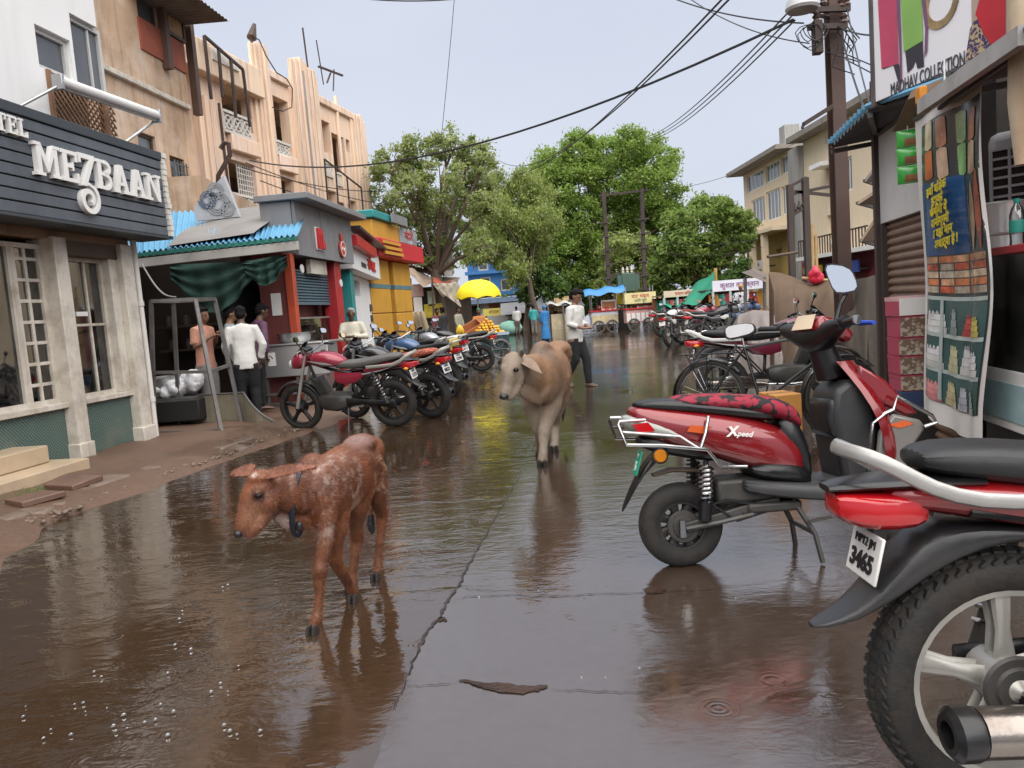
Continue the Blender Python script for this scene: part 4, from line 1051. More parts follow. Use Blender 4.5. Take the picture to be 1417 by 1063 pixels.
for px, py, w, h, mt in ((579, 427, .35, .9, LETTER_W), (597, 413, .30, .6, M('pale_green_sheet', (.4, .5, .42), .6)), (600, 430, .75, .55, M('yellow_packets', (.55, .45, .04), .5, var=.5, sc=9)), (577, 402, .5, .5, M('pink_board', (.55, .4, .36), .6, var=.2))):
    p = P(px, py, Ys - .7) - o_; MB().obox(p, (w, .05, h)).build('hung_goods', mt, cs, bevel=.01)
MB().obox(P(620, 342 + 5, Ys + 2) - o_, (.35, .2, 2.2), Matrix.Rotation(R(4), 3, 'Y')).build('white_pole_board', LETTER_W, cs)
rp = M('rolled_canvas', (.40, .33, .22), .9, var=.3, sc=5)
for k in range(3):
    t = thing('rolled_mat', ('left', 'middle', 'right')[k] + ' rolled cream mat leaning beside the yellow gate', 'rolled mat', G(586 + 5 * k, 489))
    MB().tube([(0, 0, 0), (-.05, .1, .8), (-.32 + .05 * k, .2, 1.5)], .085, 8).build('roll', rp, t); MB().tube([(-.045, .09, .72), (-.055, .11, .78)], .095, 8).build('tie', WOOD_D, t)
sh = Facade(P(575, 430, 33), P(640, 430, 40)); rs_ = thing('grey_roof_shed', 'long grey metal roof behind the canvas stall', 'shed', sh.o, sh.rz)
MB().add([(0, -1, sh.uv(580, 374, -1)[1]), (9, -1, sh.uv(640, 392, -1)[1]), (9, 3, sh.uv(620, 368, 3)[1] - .3), (0, 3, sh.uv(580, 362, 3)[1])], [(0, 1, 2, 3)]).build('roof', M('grey_sheet_roof', (.34, .36, .38), .5, var=.2, sc=2), rs_)
MB().box(0, 9, 0, 3, 0, 2.3).build('wall', DARK_B, rs_)

# ================================================================== YELLOW UMBRELLA AND FRUIT CART
um = thing('yellow_umbrella', 'large bright yellow vendor umbrella drooping over the fruit cart', 'umbrella', G(655, 488))
o_ = V(um.location); Yu = o_.y
uc = P(660, 387, Yu) - o_; ur = (P(694, 410, Yu) - P(630, 412, Yu)).length / 2
UY = M('yellow_umbrella_cloth', (.78, .66, .01), .6, var=.10, sc=3, bmp=.1)
nseg = 8; rows = []
for i in range(9):
    t = i / 8; ring = []
    for j in range(nseg * 4):
        a = 2 * PI * j / (nseg * 4); sag = abs(math.sin(a * nseg / 2))
        r = ur * math.sin(t * PI / 2) * (1 - .05 * sag * t); z = uc.z - 1.02 * ur * (1 - math.cos(t * PI / 2 * .95)) * .88 + .07 * sag * t * (1 if t > .8 else .6)
        ring.append((uc.x + r * math.cos(a), r * math.sin(a), z))
    rows.append(ring)
MB().rings(rows, False).build('canopy', UY, um, ang=80)
MB().tube([(uc.x - .1, 0, 0), (uc.x, 0, uc.z - .02)], .022, 8).build('pole', STEEL_P, um)
for k in range(8):
    a = 2 * PI * k / 8 ; MB().tube([(uc.x, 0, uc.z - .25), (uc.x + ur * .8 * math.cos(a), ur * .8 * math.sin(a), uc.z - .55 * ur)], .008, 4).build('rib', STEEL_P, um)
fc = thing('fruit_cart', 'wooden fruit cart with a dark cloth skirt under the yellow umbrella', 'cart', G(676, 497), R(8))
MB().box(-.75, .55, -.5, .5, .62, .70).build('deck', WOOD_D, fc, bevel=.01)
MB().grid(lambda u, v: (-.75 + 1.3 * u, -.52 - .02 * math.sin(u * 40), .66 - .5 * v), 40, 2).build('skirt', M('dark_teal_cloth', (.03, .06, .065), .9, var=.3), fc, ang=80)
MB().box(-.76, .56, -.53, -.50, .66, .74).build('tray_edge', M('blue_white_edge', (.35, .42, .5), .5), fc)
for x in (-.6, .42): 
    for y in (-.4, .4): MB().box(x - .03, x + .03, y - .03, y + .03, 0, .62).build('leg', WOOD_D, fc)
wm = MB()
wm.lathe([(.22, -.02), (.26, -.025), (.28, 0), (.26, .025), (.22, .02)], (0, 0, 0), 'y', 20); 
for k in range(6): a = PI * k / 3; wm.tube([(0, 0, 0), (.23 * math.cos(a), 0, .23 * math.sin(a))], .012, 4)
wme = wm.mesh('wheel', IRON)
for x in (-.45, .3): put('wheel', wme, fc, (x, -.56, .28))
MANGO = M('ripe_mango_skin', (.62, .30, .02), .4, var=.25, sc=14); gm_ = [MB().ell((0, 0, 0), (.055, .042, .042), 10, 7).mesh('mango', m_) for m_ in (MANGO, M('pale_mango_skin', (.70, .42, .04), .4, var=.2, sc=14))]
fo = V(fc.location)
fr_n = 0
for lv in range(6):
    nn = 9 - lv * 1.45
    for i in range(int(nn)):
        for j in range(int(6 - lv * .8)):
            x = .08 + (i - nn / 2) * .095 + rnd.uniform(-.015, .015); y = -.22 + (j - (6 - lv * .8) / 2 + .5) * .09 + rnd.uniform(-.01, .01)
            if lv < 4 and 0 < j < int(6 - lv * .8) - 1 and 0 < i < int(nn) - 1 and lv < 3: continue
            o = bpy.data.objects.new('mango', gm_[rnd.randrange(2)]); col.objects.link(o)
            p = Matrix.Rotation(R(8), 3, 'Z') @ V((x, y, .745 + lv * .072)); o.location = fo + p; o.rotation_euler = (rnd.uniform(-.4, .4), rnd.uniform(-.4, .4), rnd.uniform(0, 6))
            tag(o, 'ripe yellow mango in the heap on the fruit cart', 'mango', 'mangoes heaped on the fruit cart'); fr_n += 1
bx = thing('fruit_crate', 'open orange brown fruit box tipped behind the mango heap', 'crate', fo + V((-.42, .1, .86)), R(20))
bx.rotation_euler = (R(25), R(-25), R(15))
for a, b_, nm in (((-.3, .3, -.2, .2, -.12, -.10), 0, 'base'), ((-.3, .3, -.2, -.18, -.1, .12), 0, 'side_board'), ((-.3, .3, .18, .2, -.1, .12), 0, 'side_board'), ((-.3, -.28, -.18, .18, -.1, .12), 0, 'end_board'), ((.28, .3, -.18, .18, -.1, .12), 0, 'end_board')):
    MB().box(*a).build(nm, M('orange_carton', (.42, .17, .07), .7, var=.25, sc=8), bx)
bn = MB()
for k in range(14):
    a = k * .45; bn.tube([(0, 0, 0), (.06 * math.cos(a), .06 * math.sin(a), -.07), (.10 * math.cos(a), .10 * math.sin(a), -.18), (.09 * math.cos(a), .09 * math.sin(a), -.26)], [.01, .02, .022, .008], 6)
o = bn.build('banana_bunch', M('banana_skin', (.60, .40, .03), .5, var=.25, sc=12), None, loc=fo + V((-.72, -.15, 1.02))); tag(o, 'bunch of yellow bananas hanging left of the mango heap', 'bananas')
# ================================================================== TREES
BARK = M('grey_brown_bark', (.115, .085, .062), .9, var=.3, sc=4, bmp=.6)
def leaf_mat(name, c, tr=.35):
    if name in _mats: return _mats[name]
    m, n, l, b = _mat(name)
    oi = n.new('ShaderNodeTexCoord').outputs['Object']
    f = noise(n, l, oi, 1.1, 4); f2 = noise(n, l, oi, 14, 1)
    cc = mx_col(n, l, ramp(n, l, f, .35, .65), tuple(x * .65 for x in c), tuple(x * 1.3 for x in c))
    cc = mx_col(n, l, ramp(n, l, f2, .35, .75), cc, (c[0] * 1.6, c[1] * 1.45, c[2] * 1.1))
    l.new(cc, b.inputs['Base Color']); b.inputs['Roughness'].default_value = .5; b.inputs['Specular IOR Level'].default_value = .3
    t = n.new('ShaderNodeBsdfTranslucent'); l.new(cc, t.inputs['Color'])
    x = n.new('ShaderNodeMixShader'); x.inputs[0].default_value = tr
    l.new(b.outputs[0], x.inputs[1]); l.new(t.outputs[0], x.inputs[2]); l.new(x.outputs[0], n['Material Output'].inputs['Surface'])
    _mats[name] = m; return m
LF = [leaf_mat('mid_green_leaf', (.165, .255, .066), .45), leaf_mat('yellow_green_leaf', (.25, .31, .095), .45), leaf_mat('deep_green_leaf', (.075, .145, .045), .3), leaf_mat('dusty_green_leaf', (.25, .29, .155), .45), leaf_mat('fresh_green_leaf', (.18, .295, .062), .45)]
def tree(name, label, base, clumps, leaf, per, mats, trunk_r=.3, seed=1, spread=1.0, droop=0.0, fork=.35, limb_show=1.0):
    """clumps: (centre, radius) in world space; leaves are small faces scattered in sub-clumps through each one"""
    rg = random.Random(seed); t = thing(name, label, 'tree', base); B = V(base)
    cs_ = [(V(c) - B, r) for c, r in clumps]
    top = max(c.z for c, r in cs_); mid = sum((c for c, r in cs_), V()) / len(cs_)
    tk = MB(); fk = V((mid.x * .25, mid.y * .25, top * fork))
    tk.tube([(0, 0, -.2), (0.05, 0, fk.z * .25), fk * .6, fk], [trunk_r * 1.35, trunk_r, trunk_r * .85, trunk_r * .75], 9)
    for c, r in cs_:
        k1 = fk.lerp(c, .45) + V((rg.uniform(-.4, .4), rg.uniform(-.4, .4), rg.uniform(.0, .6))) * r * .4
        rr = trunk_r * (.5 if len(cs_) < 8 else .36)
        tk.tube([fk * .93, k1, c.lerp(k1, .2), c + V((0, 0, r * .3))], [rr, rr * .65, rr * .35, rr * .12], 6)
        for _ in range(4):
            d = V((rg.gauss(0, 1), rg.gauss(0, 1), rg.gauss(.3, .7))).normalized() * r * .9
            tk.tube([c.lerp(k1, .3), c + d * .5 + V((0, 0, .1 * r)), c + d], [rr * .3, rr * .18, rr * .06], 5)
    tk.build('trunk', BARK, t, ang=80)
    import numpy as np
    ng = np.random.default_rng(seed); VV, MI = [], []
    for c, r in cs_:
        m_ = int(30 * spread); d = ng.normal(size=(m_, 3)); d /= np.linalg.norm(d, axis=1)[:, None]
        sc_ = np.array(c) + d * np.array([1, 1, .85]) * (r * ng.uniform(.35, 1.05, (m_, 1)) ** .7); sr = r * ng.uniform(.16, .40, m_)
        n = int(per * 1.35 * r * r); k = ng.integers(0, m_, n); p = sc_[k] + ng.normal(size=(n, 3)) * np.array([.55, .55, .40]) * sr[k][:, None]
        p[:, 2] -= droop * ng.random(n) * r; s = (leaf * ng.uniform(.5, 1.4, n))[:, None]
        nr = ng.normal(size=(n, 3)) * np.array([.6, .6, .5]) + np.array([0, 0, .6]); nr /= np.linalg.norm(nr, axis=1)[:, None]
        a = np.cross(nr, ng.normal(size=(n, 3))); 
        if droop: a[:, 2] -= 1.0
        a /= np.linalg.norm(a, axis=1)[:, None]; q = np.cross(nr, a); VV.append(np.stack([p - a * s, p + q * s * .5, p + a * s, p - q * s * .5], 1))
        MI.append(ng.choice(len(mats), n, p=np.array([5, 2, 2][:len(mats)]) / sum([5, 2, 2][:len(mats)])))
    VV = np.concatenate(VV).reshape(-1, 3); MI = np.concatenate(MI).astype(np.int32); nf = len(MI)
    me = bpy.data.meshes.new('crown'); me.vertices.add(nf * 4); me.vertices.foreach_set('co', VV.astype(np.float32).ravel())
    me.loops.add(nf * 4); me.loops.foreach_set('vertex_index', np.arange(nf * 4, dtype=np.int32)); me.polygons.add(nf); me.polygons.foreach_set('loop_start', np.arange(0, nf * 4, 4, dtype=np.int32))
    for m_ in mats: me.materials.append(m_)
    me.polygons.foreach_set('material_index', MI); me.update(calc_edges=True)
    put('crown', me, t)['kind'] = 'stuff'
    return t
def cl(lst, Y, jitter=2.0, seed=3):
    rg = random.Random(seed); out = []
    for px, py, r in lst:
        y = Y + rg.uniform(-jitter, jitter); out.append((P(px, py, y), r * y / FPX))
    return out
# left, loose and pale, its limbs showing
Yt = 33.0
tree('neem_tree', 'tall loose pale green tree with bare limbs behind the canvas stall', (G(612, 479).x, Yt, 0),
     cl([(540, 232, 30), (575, 212, 30), (618, 205, 30), (655, 212, 28), (530, 285, 30), (570, 265, 32), (612, 252, 34), (655, 255, 30), (672, 225, 18), (525, 330, 26), (560, 320, 32), (600, 310, 34), (640, 300, 34), (580, 350, 26), (548, 350, 24), (666, 288, 24), (625, 345, 24), (645, 235, 26), (560, 235, 26), (605, 365, 26), (525, 365, 24), (665, 345, 22), (590, 285, 26)], Yt, 2.2, 3),
     .075, 1800, [LF[3], LF[1], LF[0]], .32, 5, spread=.8, fork=.40)
tree('neem_tree', 'yellow green feathery tree leaning between the umbrella and the blue building', (P(745, 470, 44).x, 44, 0),
     cl([(690, 262, 30), (722, 252, 30), (745, 268, 24), (672, 300, 30), (705, 300, 36), (735, 310, 32), (660, 330, 22), (690, 338, 30), (720, 345, 30), (700, 330, 34), (735, 330, 32), (680, 280, 32), (745, 300, 30), (712, 368, 26), (655, 352, 20)], 44, 2.5, 5),
     .09, 1700, [LF[1], LF[3], LF[0]], .2, 9, spread=.9, droop=.35, fork=.35)
tree('broadleaf_tree', 'tallest dense bright green tree rising behind the double pole', (P(838, 460, 56).x, 56, 0),
     cl([(770, 232, 34), (805, 215, 34), (842, 215, 30), (880, 208, 34), (912, 228, 30), (760, 275, 34), (800, 260, 40), (845, 258, 40), (890, 255, 38), (925, 272, 26), (765, 318, 34), (805, 308, 38), (850, 302, 36), (895, 300, 36), (930, 305, 24), (745, 345, 30), (730, 300, 30), (750, 250, 26), (940, 330, 26), (915, 350, 30), (870, 340, 34), (785, 352, 36), (825, 350, 34), (775, 385, 30), (815, 385, 30), (750, 330, 24)], 56, 3.0, 7),
     .11, 1500, [LF[4], LF[0], LF[1]], .55, 13, spread=1.1, fork=.3)
tree('broadleaf_tree', 'dark glossy tree low beside the blue building', (P(728, 455, 50).x, 50, 0),
     cl([(722, 372, 22), (745, 385, 24), (738, 350, 22), (765, 400, 20), (728, 404, 16)], 50, 1.5, 4), .12, 1500, [LF[2], LF[0]], .2, 21, fork=.3)
tree('broadleaf_tree', 'wide large leaved tree between the double pole and cream building', (P(965, 450, 46).x, 46, 0),
     cl([(945, 310, 30), (975, 290, 28), (1003, 292, 26), (1025, 312, 22), (935, 345, 32), (970, 330, 32), (1005, 332, 28), (1030, 335, 16), (920, 378, 30), (955, 372, 30), (990, 362, 24)], 46, 2.0, 8),
     .125, 1350, [LF[0], LF[1], LF[2]], .3, 31, fork=.3)
tree('bushy_tree', 'lower bushy tree with pale leaves behind the transformer', (P(880, 455, 49).x, 49, 0),
     cl([(862, 345, 30), (890, 345, 26), (855, 378, 26), (885, 385, 28), (905, 362, 26), (840, 398, 20), (910, 400, 24), (868, 405, 22)], 49, 2.0, 11),
     .11, 1500, [LF[1], LF[0], LF[3]], .2, 41, fork=.35)
tree('bushy_tree', 'long low dark bush filling the street end behind the food carts', (P(850, 450, 58).x, 58, 0),
     cl([(705, 425, 20), (770, 428, 20), (800, 420, 22), (835, 424, 20), (870, 424, 20), (905, 426, 20), (940, 418, 24), (975, 410, 24), (1005, 400, 26), (1022, 375, 22)], 58, 1.5, 17), .18, 520, [LF[2], LF[0]], .12, 51, fork=.3)
# ================================================================== FAR END OF THE STREET
def block(name, label, cat, Y, px0, px1, pyt, mat, depth=6.0, pyb=None, roof=None):
    a, b_ = P(px0, 440, Y), P(px1, 440, Y); f = Facade((a.x, Y), (b_.x, Y))
    t = thing(name, label, cat, f.o, f.rz); W = b_.x - a.x; H = P((px0 + px1) / 2, pyt, Y).z
    return t, f, W, H
SKYB = M('bright_blue_wall', (.03, .155, .38), .7, var=.15, sc=1, dirt=.2, streak=.3, streakcol=(.02, .10, .3))
t, f, W, H = block('blue_building', 'bright blue two storey house half hidden behind the trees', 'house', 62, 652, 728, 336, SKYB)
hs_ = []
for (a, b_, c, d) in ((660, 676, 352, 374), (688, 705, 352, 374), (692, 708, 386, 402), (664, 680, 384, 402)):
    u0, z1 = f.uv(a, c); u1, z0 = f.uv(b_, d); hs_.append((u0, u1, z0, z1))
MB().wall(0, W, 2.6, H, 0, .3, hs_).box(0, W, .31, 7, 2.6, H - .1).build('wall', SKYB, t)
for h in hs_: framed(t, 'window', *h, .1, .12, M('pale_window_trim', (.5, .45, .4), .7), PANE_D)
MB().box(-.2, W + .2, -.5, .0, f.uv(690, 378)[1], f.uv(690, 378)[1] + .25).build('ledge', SKYB, t)
MB().box(-.2, W + .2, -.4, 7.2, H, H + .3).build('roof_slab', SKYB, t)
t, f, W, H = block('white_shop_row', 'row of white shop fronts with dark doors far under the blue house', 'shops', 56, 612, 735, 418, WHITE_W)
MB().box(0, W, 0, 4, 0, H).build('wall', WHITE_W, t); MB().box(-.3, W + .3, -.9, 0, H - .1, H + .25).build('eave', M('blue_grey_eave', (.16, .22, .32), .6), t)
for i, (a, b_, c, d, mt) in enumerate(((618, 628, 424, 438, PANE_D), (631, 642, 420, 452, M('brown_door', (.25, .11, .06), .7)), (652, 665, 424, 440, DARK), (651, 667, 440, 452, M('pale_blue_rail', (.35, .5, .62), .6)), (676, 690, 418, 428, M('terracotta_shade', (.4, .17, .10), .7)), (698, 706, 426, 436, PANE_D))):
    u0, z1 = f.uv(a, c); u1, z0 = f.uv(b_, d); MB().box(u0, u1, -.12, -.002, z0, z1).build(('window', 'door', 'door', 'railing', 'awning', 'window')[i], mt, t)
a = f.uv(669, 438, -1); b_ = f.uv(707, 425, -1)
yb = thing('yellow_signboard', 'yellow lettered signboard before the white shop row', 'sign', f.w(a[0], -1, 0), f.rz)
MB().box(0, b_[0] - a[0], -.06, 0, a[1], b_[1]).build('board', M('sign_yellow', (.62, .55, .12), .6, var=.1), yb)
for x in (.2, b_[0] - a[0] - .2): MB().box(x - .06, x + .06, .0, .1, 0, a[1]).build('post', IRON, yb)
text('शीतल पेय', .34, M('dark_red_ink', (.25, .03, .02), .6), yb, ((b_[0] - a[0]) / 2, -.07, (a[1] + b_[1]) / 2), depth=.003)
t, f, W, H = block('brown_shed', 'low dark shed with a long grey roof at the street end', 'shed', 52, 706, 800, 432, DARK_B)
BRK = M('red_brown_wall', (.14, .06, .035), .8, var=.3, sc=1.5, dirt=.3)
MB().box(0, W, .8, 4, 0, H).build('wall', BRK, t)
MB().add([(-.6, -1.2, f.uv(700, 436, -1.2)[1]), (W + .4, -1.2, f.uv(802, 424, -1.2)[1]), (W + .4, 4, f.uv(802, 424)[1] + .9), (-.6, 4, f.uv(702, 434)[1] + .9)], [(0, 1, 2, 3)]).build('roof', M('grey_asbestos', (.20, .20, .21), .8, var=.2), t)
for x in (0, W * .33, W * .66): MB().box(x, x + .15, -.8, -.65, 0, H).build('post', IRON, t)
MB().box(W * .3, W * .55, .6, .79, 0, 1.1).build('brick_heap', M('orange_brick', (.3, .10, .04), .8, var=.3), t)
t, f, W, H = block('white_stall', 'stall with a folded white plastic sheet over its posts at street end', 'stall', 46, 757, 800, 416, WHITE_W)
MB().grid(lambda u, v: (u * W, -1.2 + v * 2, H - .1 + .08 * math.sin(u * 14) - .25 * abs(v - .5) + .05 * math.sin(v * 20)), 20, 10).build('sheet_roof', M('white_plastic_sheet', (.62, .61, .60), .4, var=.15, sc=2, dirt=.2), t, ang=80)
for x in (0.05, W * .5, W - .1): MB().box(x - .05, x + .05, -1.1, -1, 0, H - .2).build('post', IRON, t)
MB().box(0, W * .95, .5, .7, 0, H - .3).build('back_wall', BRK, t)
MB().box(.2, W * .7, -.9, -.2, 0, .9).build('counter', M('cream_counter', (.5, .42, .28), .6, var=.4, sc=6), t)
gb = MB()
for k in range(14): gb.obox((rnd.uniform(.2, W * .8), rnd.uniform(-.3, .4), rnd.uniform(1.0, 1.8)), (.28, .2, .25))
o = gb.build('hung_goods', M('mixed_packets', (.45, .32, .16), .6, var=.7, sc=3), t); o['kind'] = 'stuff'
o = MB().ell((0, 0, .35), (.7, .5, .42), 10, 6).build('covered_heap', M('pale_green_cover', (.25, .5, .40), .8, var=.2), None, loc=G(706, 463.5)); tag(o, 'small heap under a pale green cover at the street end', 'heap')
# ---- food carts
def cart(label, Y, px0, px1, pyb, body, top_c, sign=None, cloth=None, goods=(.5, .08, .05), seed=1):
    rg = random.Random(seed); a, b_ = P(px0, pyb, Y), P(px1, pyb, Y); W = b_.x - a.x
    f = Facade((a.x, Y), (b_.x, Y)); t = thing('food_cart', label, 'food cart', f.o, f.rz, 'food carts at the end of the street')
    zc = .95
    MB().box(0, W, 0, .8, .35, zc).build('body', body, t, bevel=.02)
    fp = MB()
    for k in range(6): fp.box(W * (k + .12) / 6, W * (k + .88) / 6, -.02, -.002, .42, .78)
    o = fp.build('front_panel', top_c, t); o['kind'] = 'stuff'
    MB().box(-.05, W + .05, -.06, .86, zc + .002, zc + .06).build('counter_top', RED_B, t)
    for x in (.04, W - .04):
        for y in (.05, .75): MB().tube([(x, y, zc), (x, y, 1.95)], .025, 6).build('post', STEEL_P, t)
    wm_ = MB().lathe([(.24, -.03), (.28, -.03), (.28, .03), (.24, .03)], n=16, ax='y')
    for k in range(5): wm_.tube([(0, 0, 0), (.25 * math.cos(k * 1.257), 0, .25 * math.sin(k * 1.257))], .014, 4)
    me = wm_.mesh('wheel', IRON)
    for x in (W * .25, W * .75): put('wheel', me, t, (x, -.06, .28))
    MB().box(W * .4, W * .95, .1, .14, zc + .06, zc + .5).build('glass_case_front', LETTER_W, t); MB().box(W * .43, W * .92, .08, .099, zc + .12, zc + .44).build('pane', M('warm_display', (.40, .15, .06), .4, var=.6, sc=5), t)
    g = MB()
    for k in range(22): g.ell((rg.uniform(.1, W - .1), rg.uniform(.05, .7), zc + .06 + rg.uniform(0, .15)), rg.uniform(.05, .10), 6, 4)
    o = g.build('goods', M('goods_%d' % seed, goods, .5, var=.7, sc=5), t); o['kind'] = 'stuff'
    if sign:
        zs0_, zs1_ = f.uv(px0, sign[0], -.15)[1], f.uv(px0, sign[1], -.15)[1]
        MB().box(-.05, W + .05, -.16, -.1, zs0_, zs1_).build('sign', M('cart_sign_cream', (.66, .58, .30), .6, var=.1), t)
        text(sign[2], (zs1_ - zs0_) * .45, RED_B, t, (W / 2, -.17, zs0_ + (zs1_ - zs0_) * .66), depth=.003); text(sign[3], (zs1_ - zs0_) * .36, M('green_ink', (.05, .2, .06), .6), t, (W / 2, -.17, zs0_ + (zs1_ - zs0_) * .25), depth=.003)
        MB().box(0, W, -.1, .8, zs0_ - .04, zs0_ + .02).build('roof', IRON, t)
        for k in range(3): MB().lathe([(.001, .16), (.06, .1), (.13, 0), (.001, .02)], (W * (.2 + .3 * k), .1, zs0_ - .3)).build('hanging_lamp_shade', M('pink_shade', (.5, .2, .15), .6), t)
    if cloth:
        MB().grid(lambda u, v: (-.3 + u * (W + .6), -.5 + v * 1.5, 1.78 + .12 * u + .18 * math.sin(v * PI) + .05 * math.sin(u * 13) - .12 * (v < .1)), 20, 10).build('awning', cloth, t, ang=80)
    return t
BLUE_T = M('bright_blue_sheet', (.03, .19, .45), .5, var=.2, sc=2, bmp=.2)
cart('food cart with a bright blue plastic sheet awning', 35, 820, 857, 460, M('pale_blue_cart', (.55, .56, .62), .6, var=.2), M('cart_pots', (.62, .5, .25), .5, var=.5, sc=4), cloth=BLUE_T, goods=(.45, .07, .05), seed=3)
cart('food cart with a cream lettered sign board across its top', 34, 868, 908, 460, M('pink_cart', (.60, .36, .33), .6, var=.2), LETTER_W, sign=(421, 406, 'चाट भंडार', 'पानी पूरी'), goods=(.20, .25, .06), seed=5)
gp = thing('yellow_bin_rack', 'yellow drum hanging above a dark cupboard between the two food carts', 'drum', G(863, 456.5))
MB().box(-.22, .22, 0, .4, 0, .9).build('cupboard', DARK, gp); MB().box(-.03, .03, .2, .3, .9, 1.22).build('stand', IRON, gp); MB().lathe([(.001, 1.2), (.24, 1.22), (.26, 1.4), (.25, 1.75), (.15, 1.8), (.001, 1.82)], (0, .25, 0), n=14).build('drum', M('yellow_drum', (.55, .42, .02), .5, var=.2), gp)
# ---- green net sheet and tented shops behind the parked motorcycles
GNET = M('green_shade_net', (.012, .22, .13), .8, var=.3, sc=3, bmp=.3)
gn = thing('green_shade_sheet', 'sloping green shade net stretched up to a tall yellow pole', 'shade net', G(955, 455))
o_ = V(gn.location); Y0 = o_.y
def gnf(u, v):
    a = P(912, 413, Y0 + 3).lerp(P(988, 374, Y0 - 2), u); b_ = P(916, 424, Y0 - 1).lerp(P(989, 404, Y0 - 4), u)
    p = a.lerp(b_, v); p.z -= .25 * math.sin(u * PI) + .08 * math.sin(u * 15 + v * 4) - .0; return p - o_
MB().grid(gnf, 24, 10).build('sheet', GNET, gn, ang=80)
MB().grid(lambda u, v: P(902, 412, Y0 + 2).lerp(P(918, 418, Y0 + 1), u) - o_ + V((0, .1 * math.sin(u * 12), -v * 2.6)), 10, 8).build('side_curtain', GNET, gn, ang=80)
for px, pyt, yy in ((990, 371, Y0 - 2), (913, 410, Y0 + 2.8)): MB().tube([V((P(px, 440, yy).x, yy, 0)) - o_, P(px, pyt, yy) - o_], .07, 6).build('pole', M('yellow_brown_pole', (.42, .28, .08), .6), gn)
def tent_shop(label, Y, px0, px1, pyb, sy0, sy1, words, sc_col, txt_col, seed):
    rg = random.Random(seed); a, b_ = P(px0, pyb, Y), P(px1, pyb, Y); W = b_.x - a.x; f = Facade((a.x, Y), (b_.x, Y))
    t = thing('market_stall', label, 'stall', f.o, f.rz, 'market stalls behind the parked motorcycles')
    z0, z1 = f.uv(px0, sy0)[1], f.uv(px0, sy1)[1]
    MB().box(0, W, -.1, -.02, z0, z1).build('sign', sc_col, t); text(words, (z1 - z0) * .62, txt_col, t, (W / 2, -.115, (z0 + z1) / 2), depth=.003)
    MB().box(0, W, 0, 2.5, z0 + .05, z0 + .1).build('roof', IRON, t)
    for k in range(4): MB().tube([(W * (k + .02) / 3.1, -.05, 0), (W * (k + .02) / 3.1, -.05, z0)], .05, 6).build('post', M('pale_steel_post', (.45, .47, .48), .5), t)
    MB().box(0, W, 2.4, 2.5, 0, z0).build('back_wall', M('warm_back_wall', (.22, .09, .05), .8, var=.5, sc=2), t)
    MB().box(.1, W - .1, .2, .8, 0, .9).build('counter', M('counter_%d' % seed, (rg.uniform(.3, .5), rg.uniform(.1, .3), .1), .6, var=.4, sc=4), t)
    for k in range(7):
        x = W * (k + .5) / 7; c = rg.choice([(.5, .05, .04), (.55, .5, .45), (.5, .25, .05), (.05, .25, .2), (.5, .1, .1)])
        MB().grid(lambda u, v: (x - .25 + .5 * u * (.6 + .4 * v), .1 + .1 * math.sin(u * 5 + k), z0 - .1 - v * rg.uniform(.7, 1.0)), 4, 4).build('hung_garment', M('cloth_%d_%d_%d' % tuple(int(i * 100) for i in c), c, .8, var=.3, sc=4), t, ang=80)
    return t
SIGN_C = M('stall_sign_cream', (.62, .50, .38), .6, var=.25, sc=3); SIGN_W = M('stall_sign_white', (.66, .66, .72), .6, var=.1, sc=3)
tent_shop('market stall with an old cream and pink sign under the green net', 31, 921, 978, 462, 412, 403, 'चश्मा कॉर्नर', SIGN_C, RED_B, 11)
tent_shop('market stall with a white sign and red and blue lettering', 28, 988, 1062, 455, 404, 389, 'कुशल कलेक्शन', SIGN_W, M('blue_red_ink', (.25, .05, .25), .6, var=.8, sc=1.2), 12)
sh = thing('brown_roof_stall', 'small stall roof of dark brown sheet sticking out beside the tarpaulin', 'stall', G(1040, 462))
o_ = V(sh.location); Y0 = 22.0; sh.location = (P(1040, 450, Y0).x, Y0, 0); o_ = V(sh.location)
MB().add([P(1026, 377, Y0) - o_, P(1060, 391, Y0 - 1) - o_, P(1062, 380, Y0 + 2) - o_, P(1045, 371, Y0 + 2) - o_, ], [(0, 1, 2, 3)]).build('roof', RUST, sh)
for px in (1031, 1058): MB().tube([V((P(px, 440, Y0).x, Y0, 0)) - o_, P(px, 384, Y0) - o_], .05, 6).build('post', IRON, sh)
# ---- double pole with transformer
pp = thing('transformer_structure', 'rusty double pole with crossbeam carrying a green transformer', 'electric pole', G(868, 459))
YP = 36.0; pp.location = (P(868, 440, YP).x, YP, 0); o_ = V(pp.location)
RST = M('rusty_pole', (.045, .030, .025), .7, var=.3, sc=3)
for (pb, pt, y) in ((846, 835, 266), (893, 888, 261)):
    MB().beam(V((P(pb, 440, YP).x, YP, 0)) - o_, P(pt, y, YP) - o_, .19, .16).build('post', RST, pp)
    for k in range(6):
        z = 2.2 + k * .55; p_ = (V((P(pb, 440, YP).x, YP, 0)) - o_).lerp(P(pt, y, YP) - o_, .28 + k * .1); MB().beam(p_ + V((-.3, -.12, 0)), p_ + V((.3, -.12, .03)), .07).build('step_bar', RST, pp)
for (a, b_) in (((829, 271), (897, 263)), ((842, 381), (893, 377))): MB().beam(P(*a, YP) - o_, P(*b_, YP) - o_, .10).build('crossbeam', RST, pp)
tc_ = P(869, 391, YP - .1) - o_; GT = M('transformer_green', (.05, .10, .075), .5, var=.15, sc=3, dirt=.2)
MB().obox(tc_, (.62, .6, .85)).build('transformer_tank', GT, pp, bevel=.03)
fn = MB(); 
for sx in (-1, 1):
    for k in range(5): fn.obox(tc_ + V((sx * .40, -.24 + .12 * k, 0)), (.2, .03, .7))
o = fn.build('cooling_fin', GT, pp); o['kind'] = 'stuff'
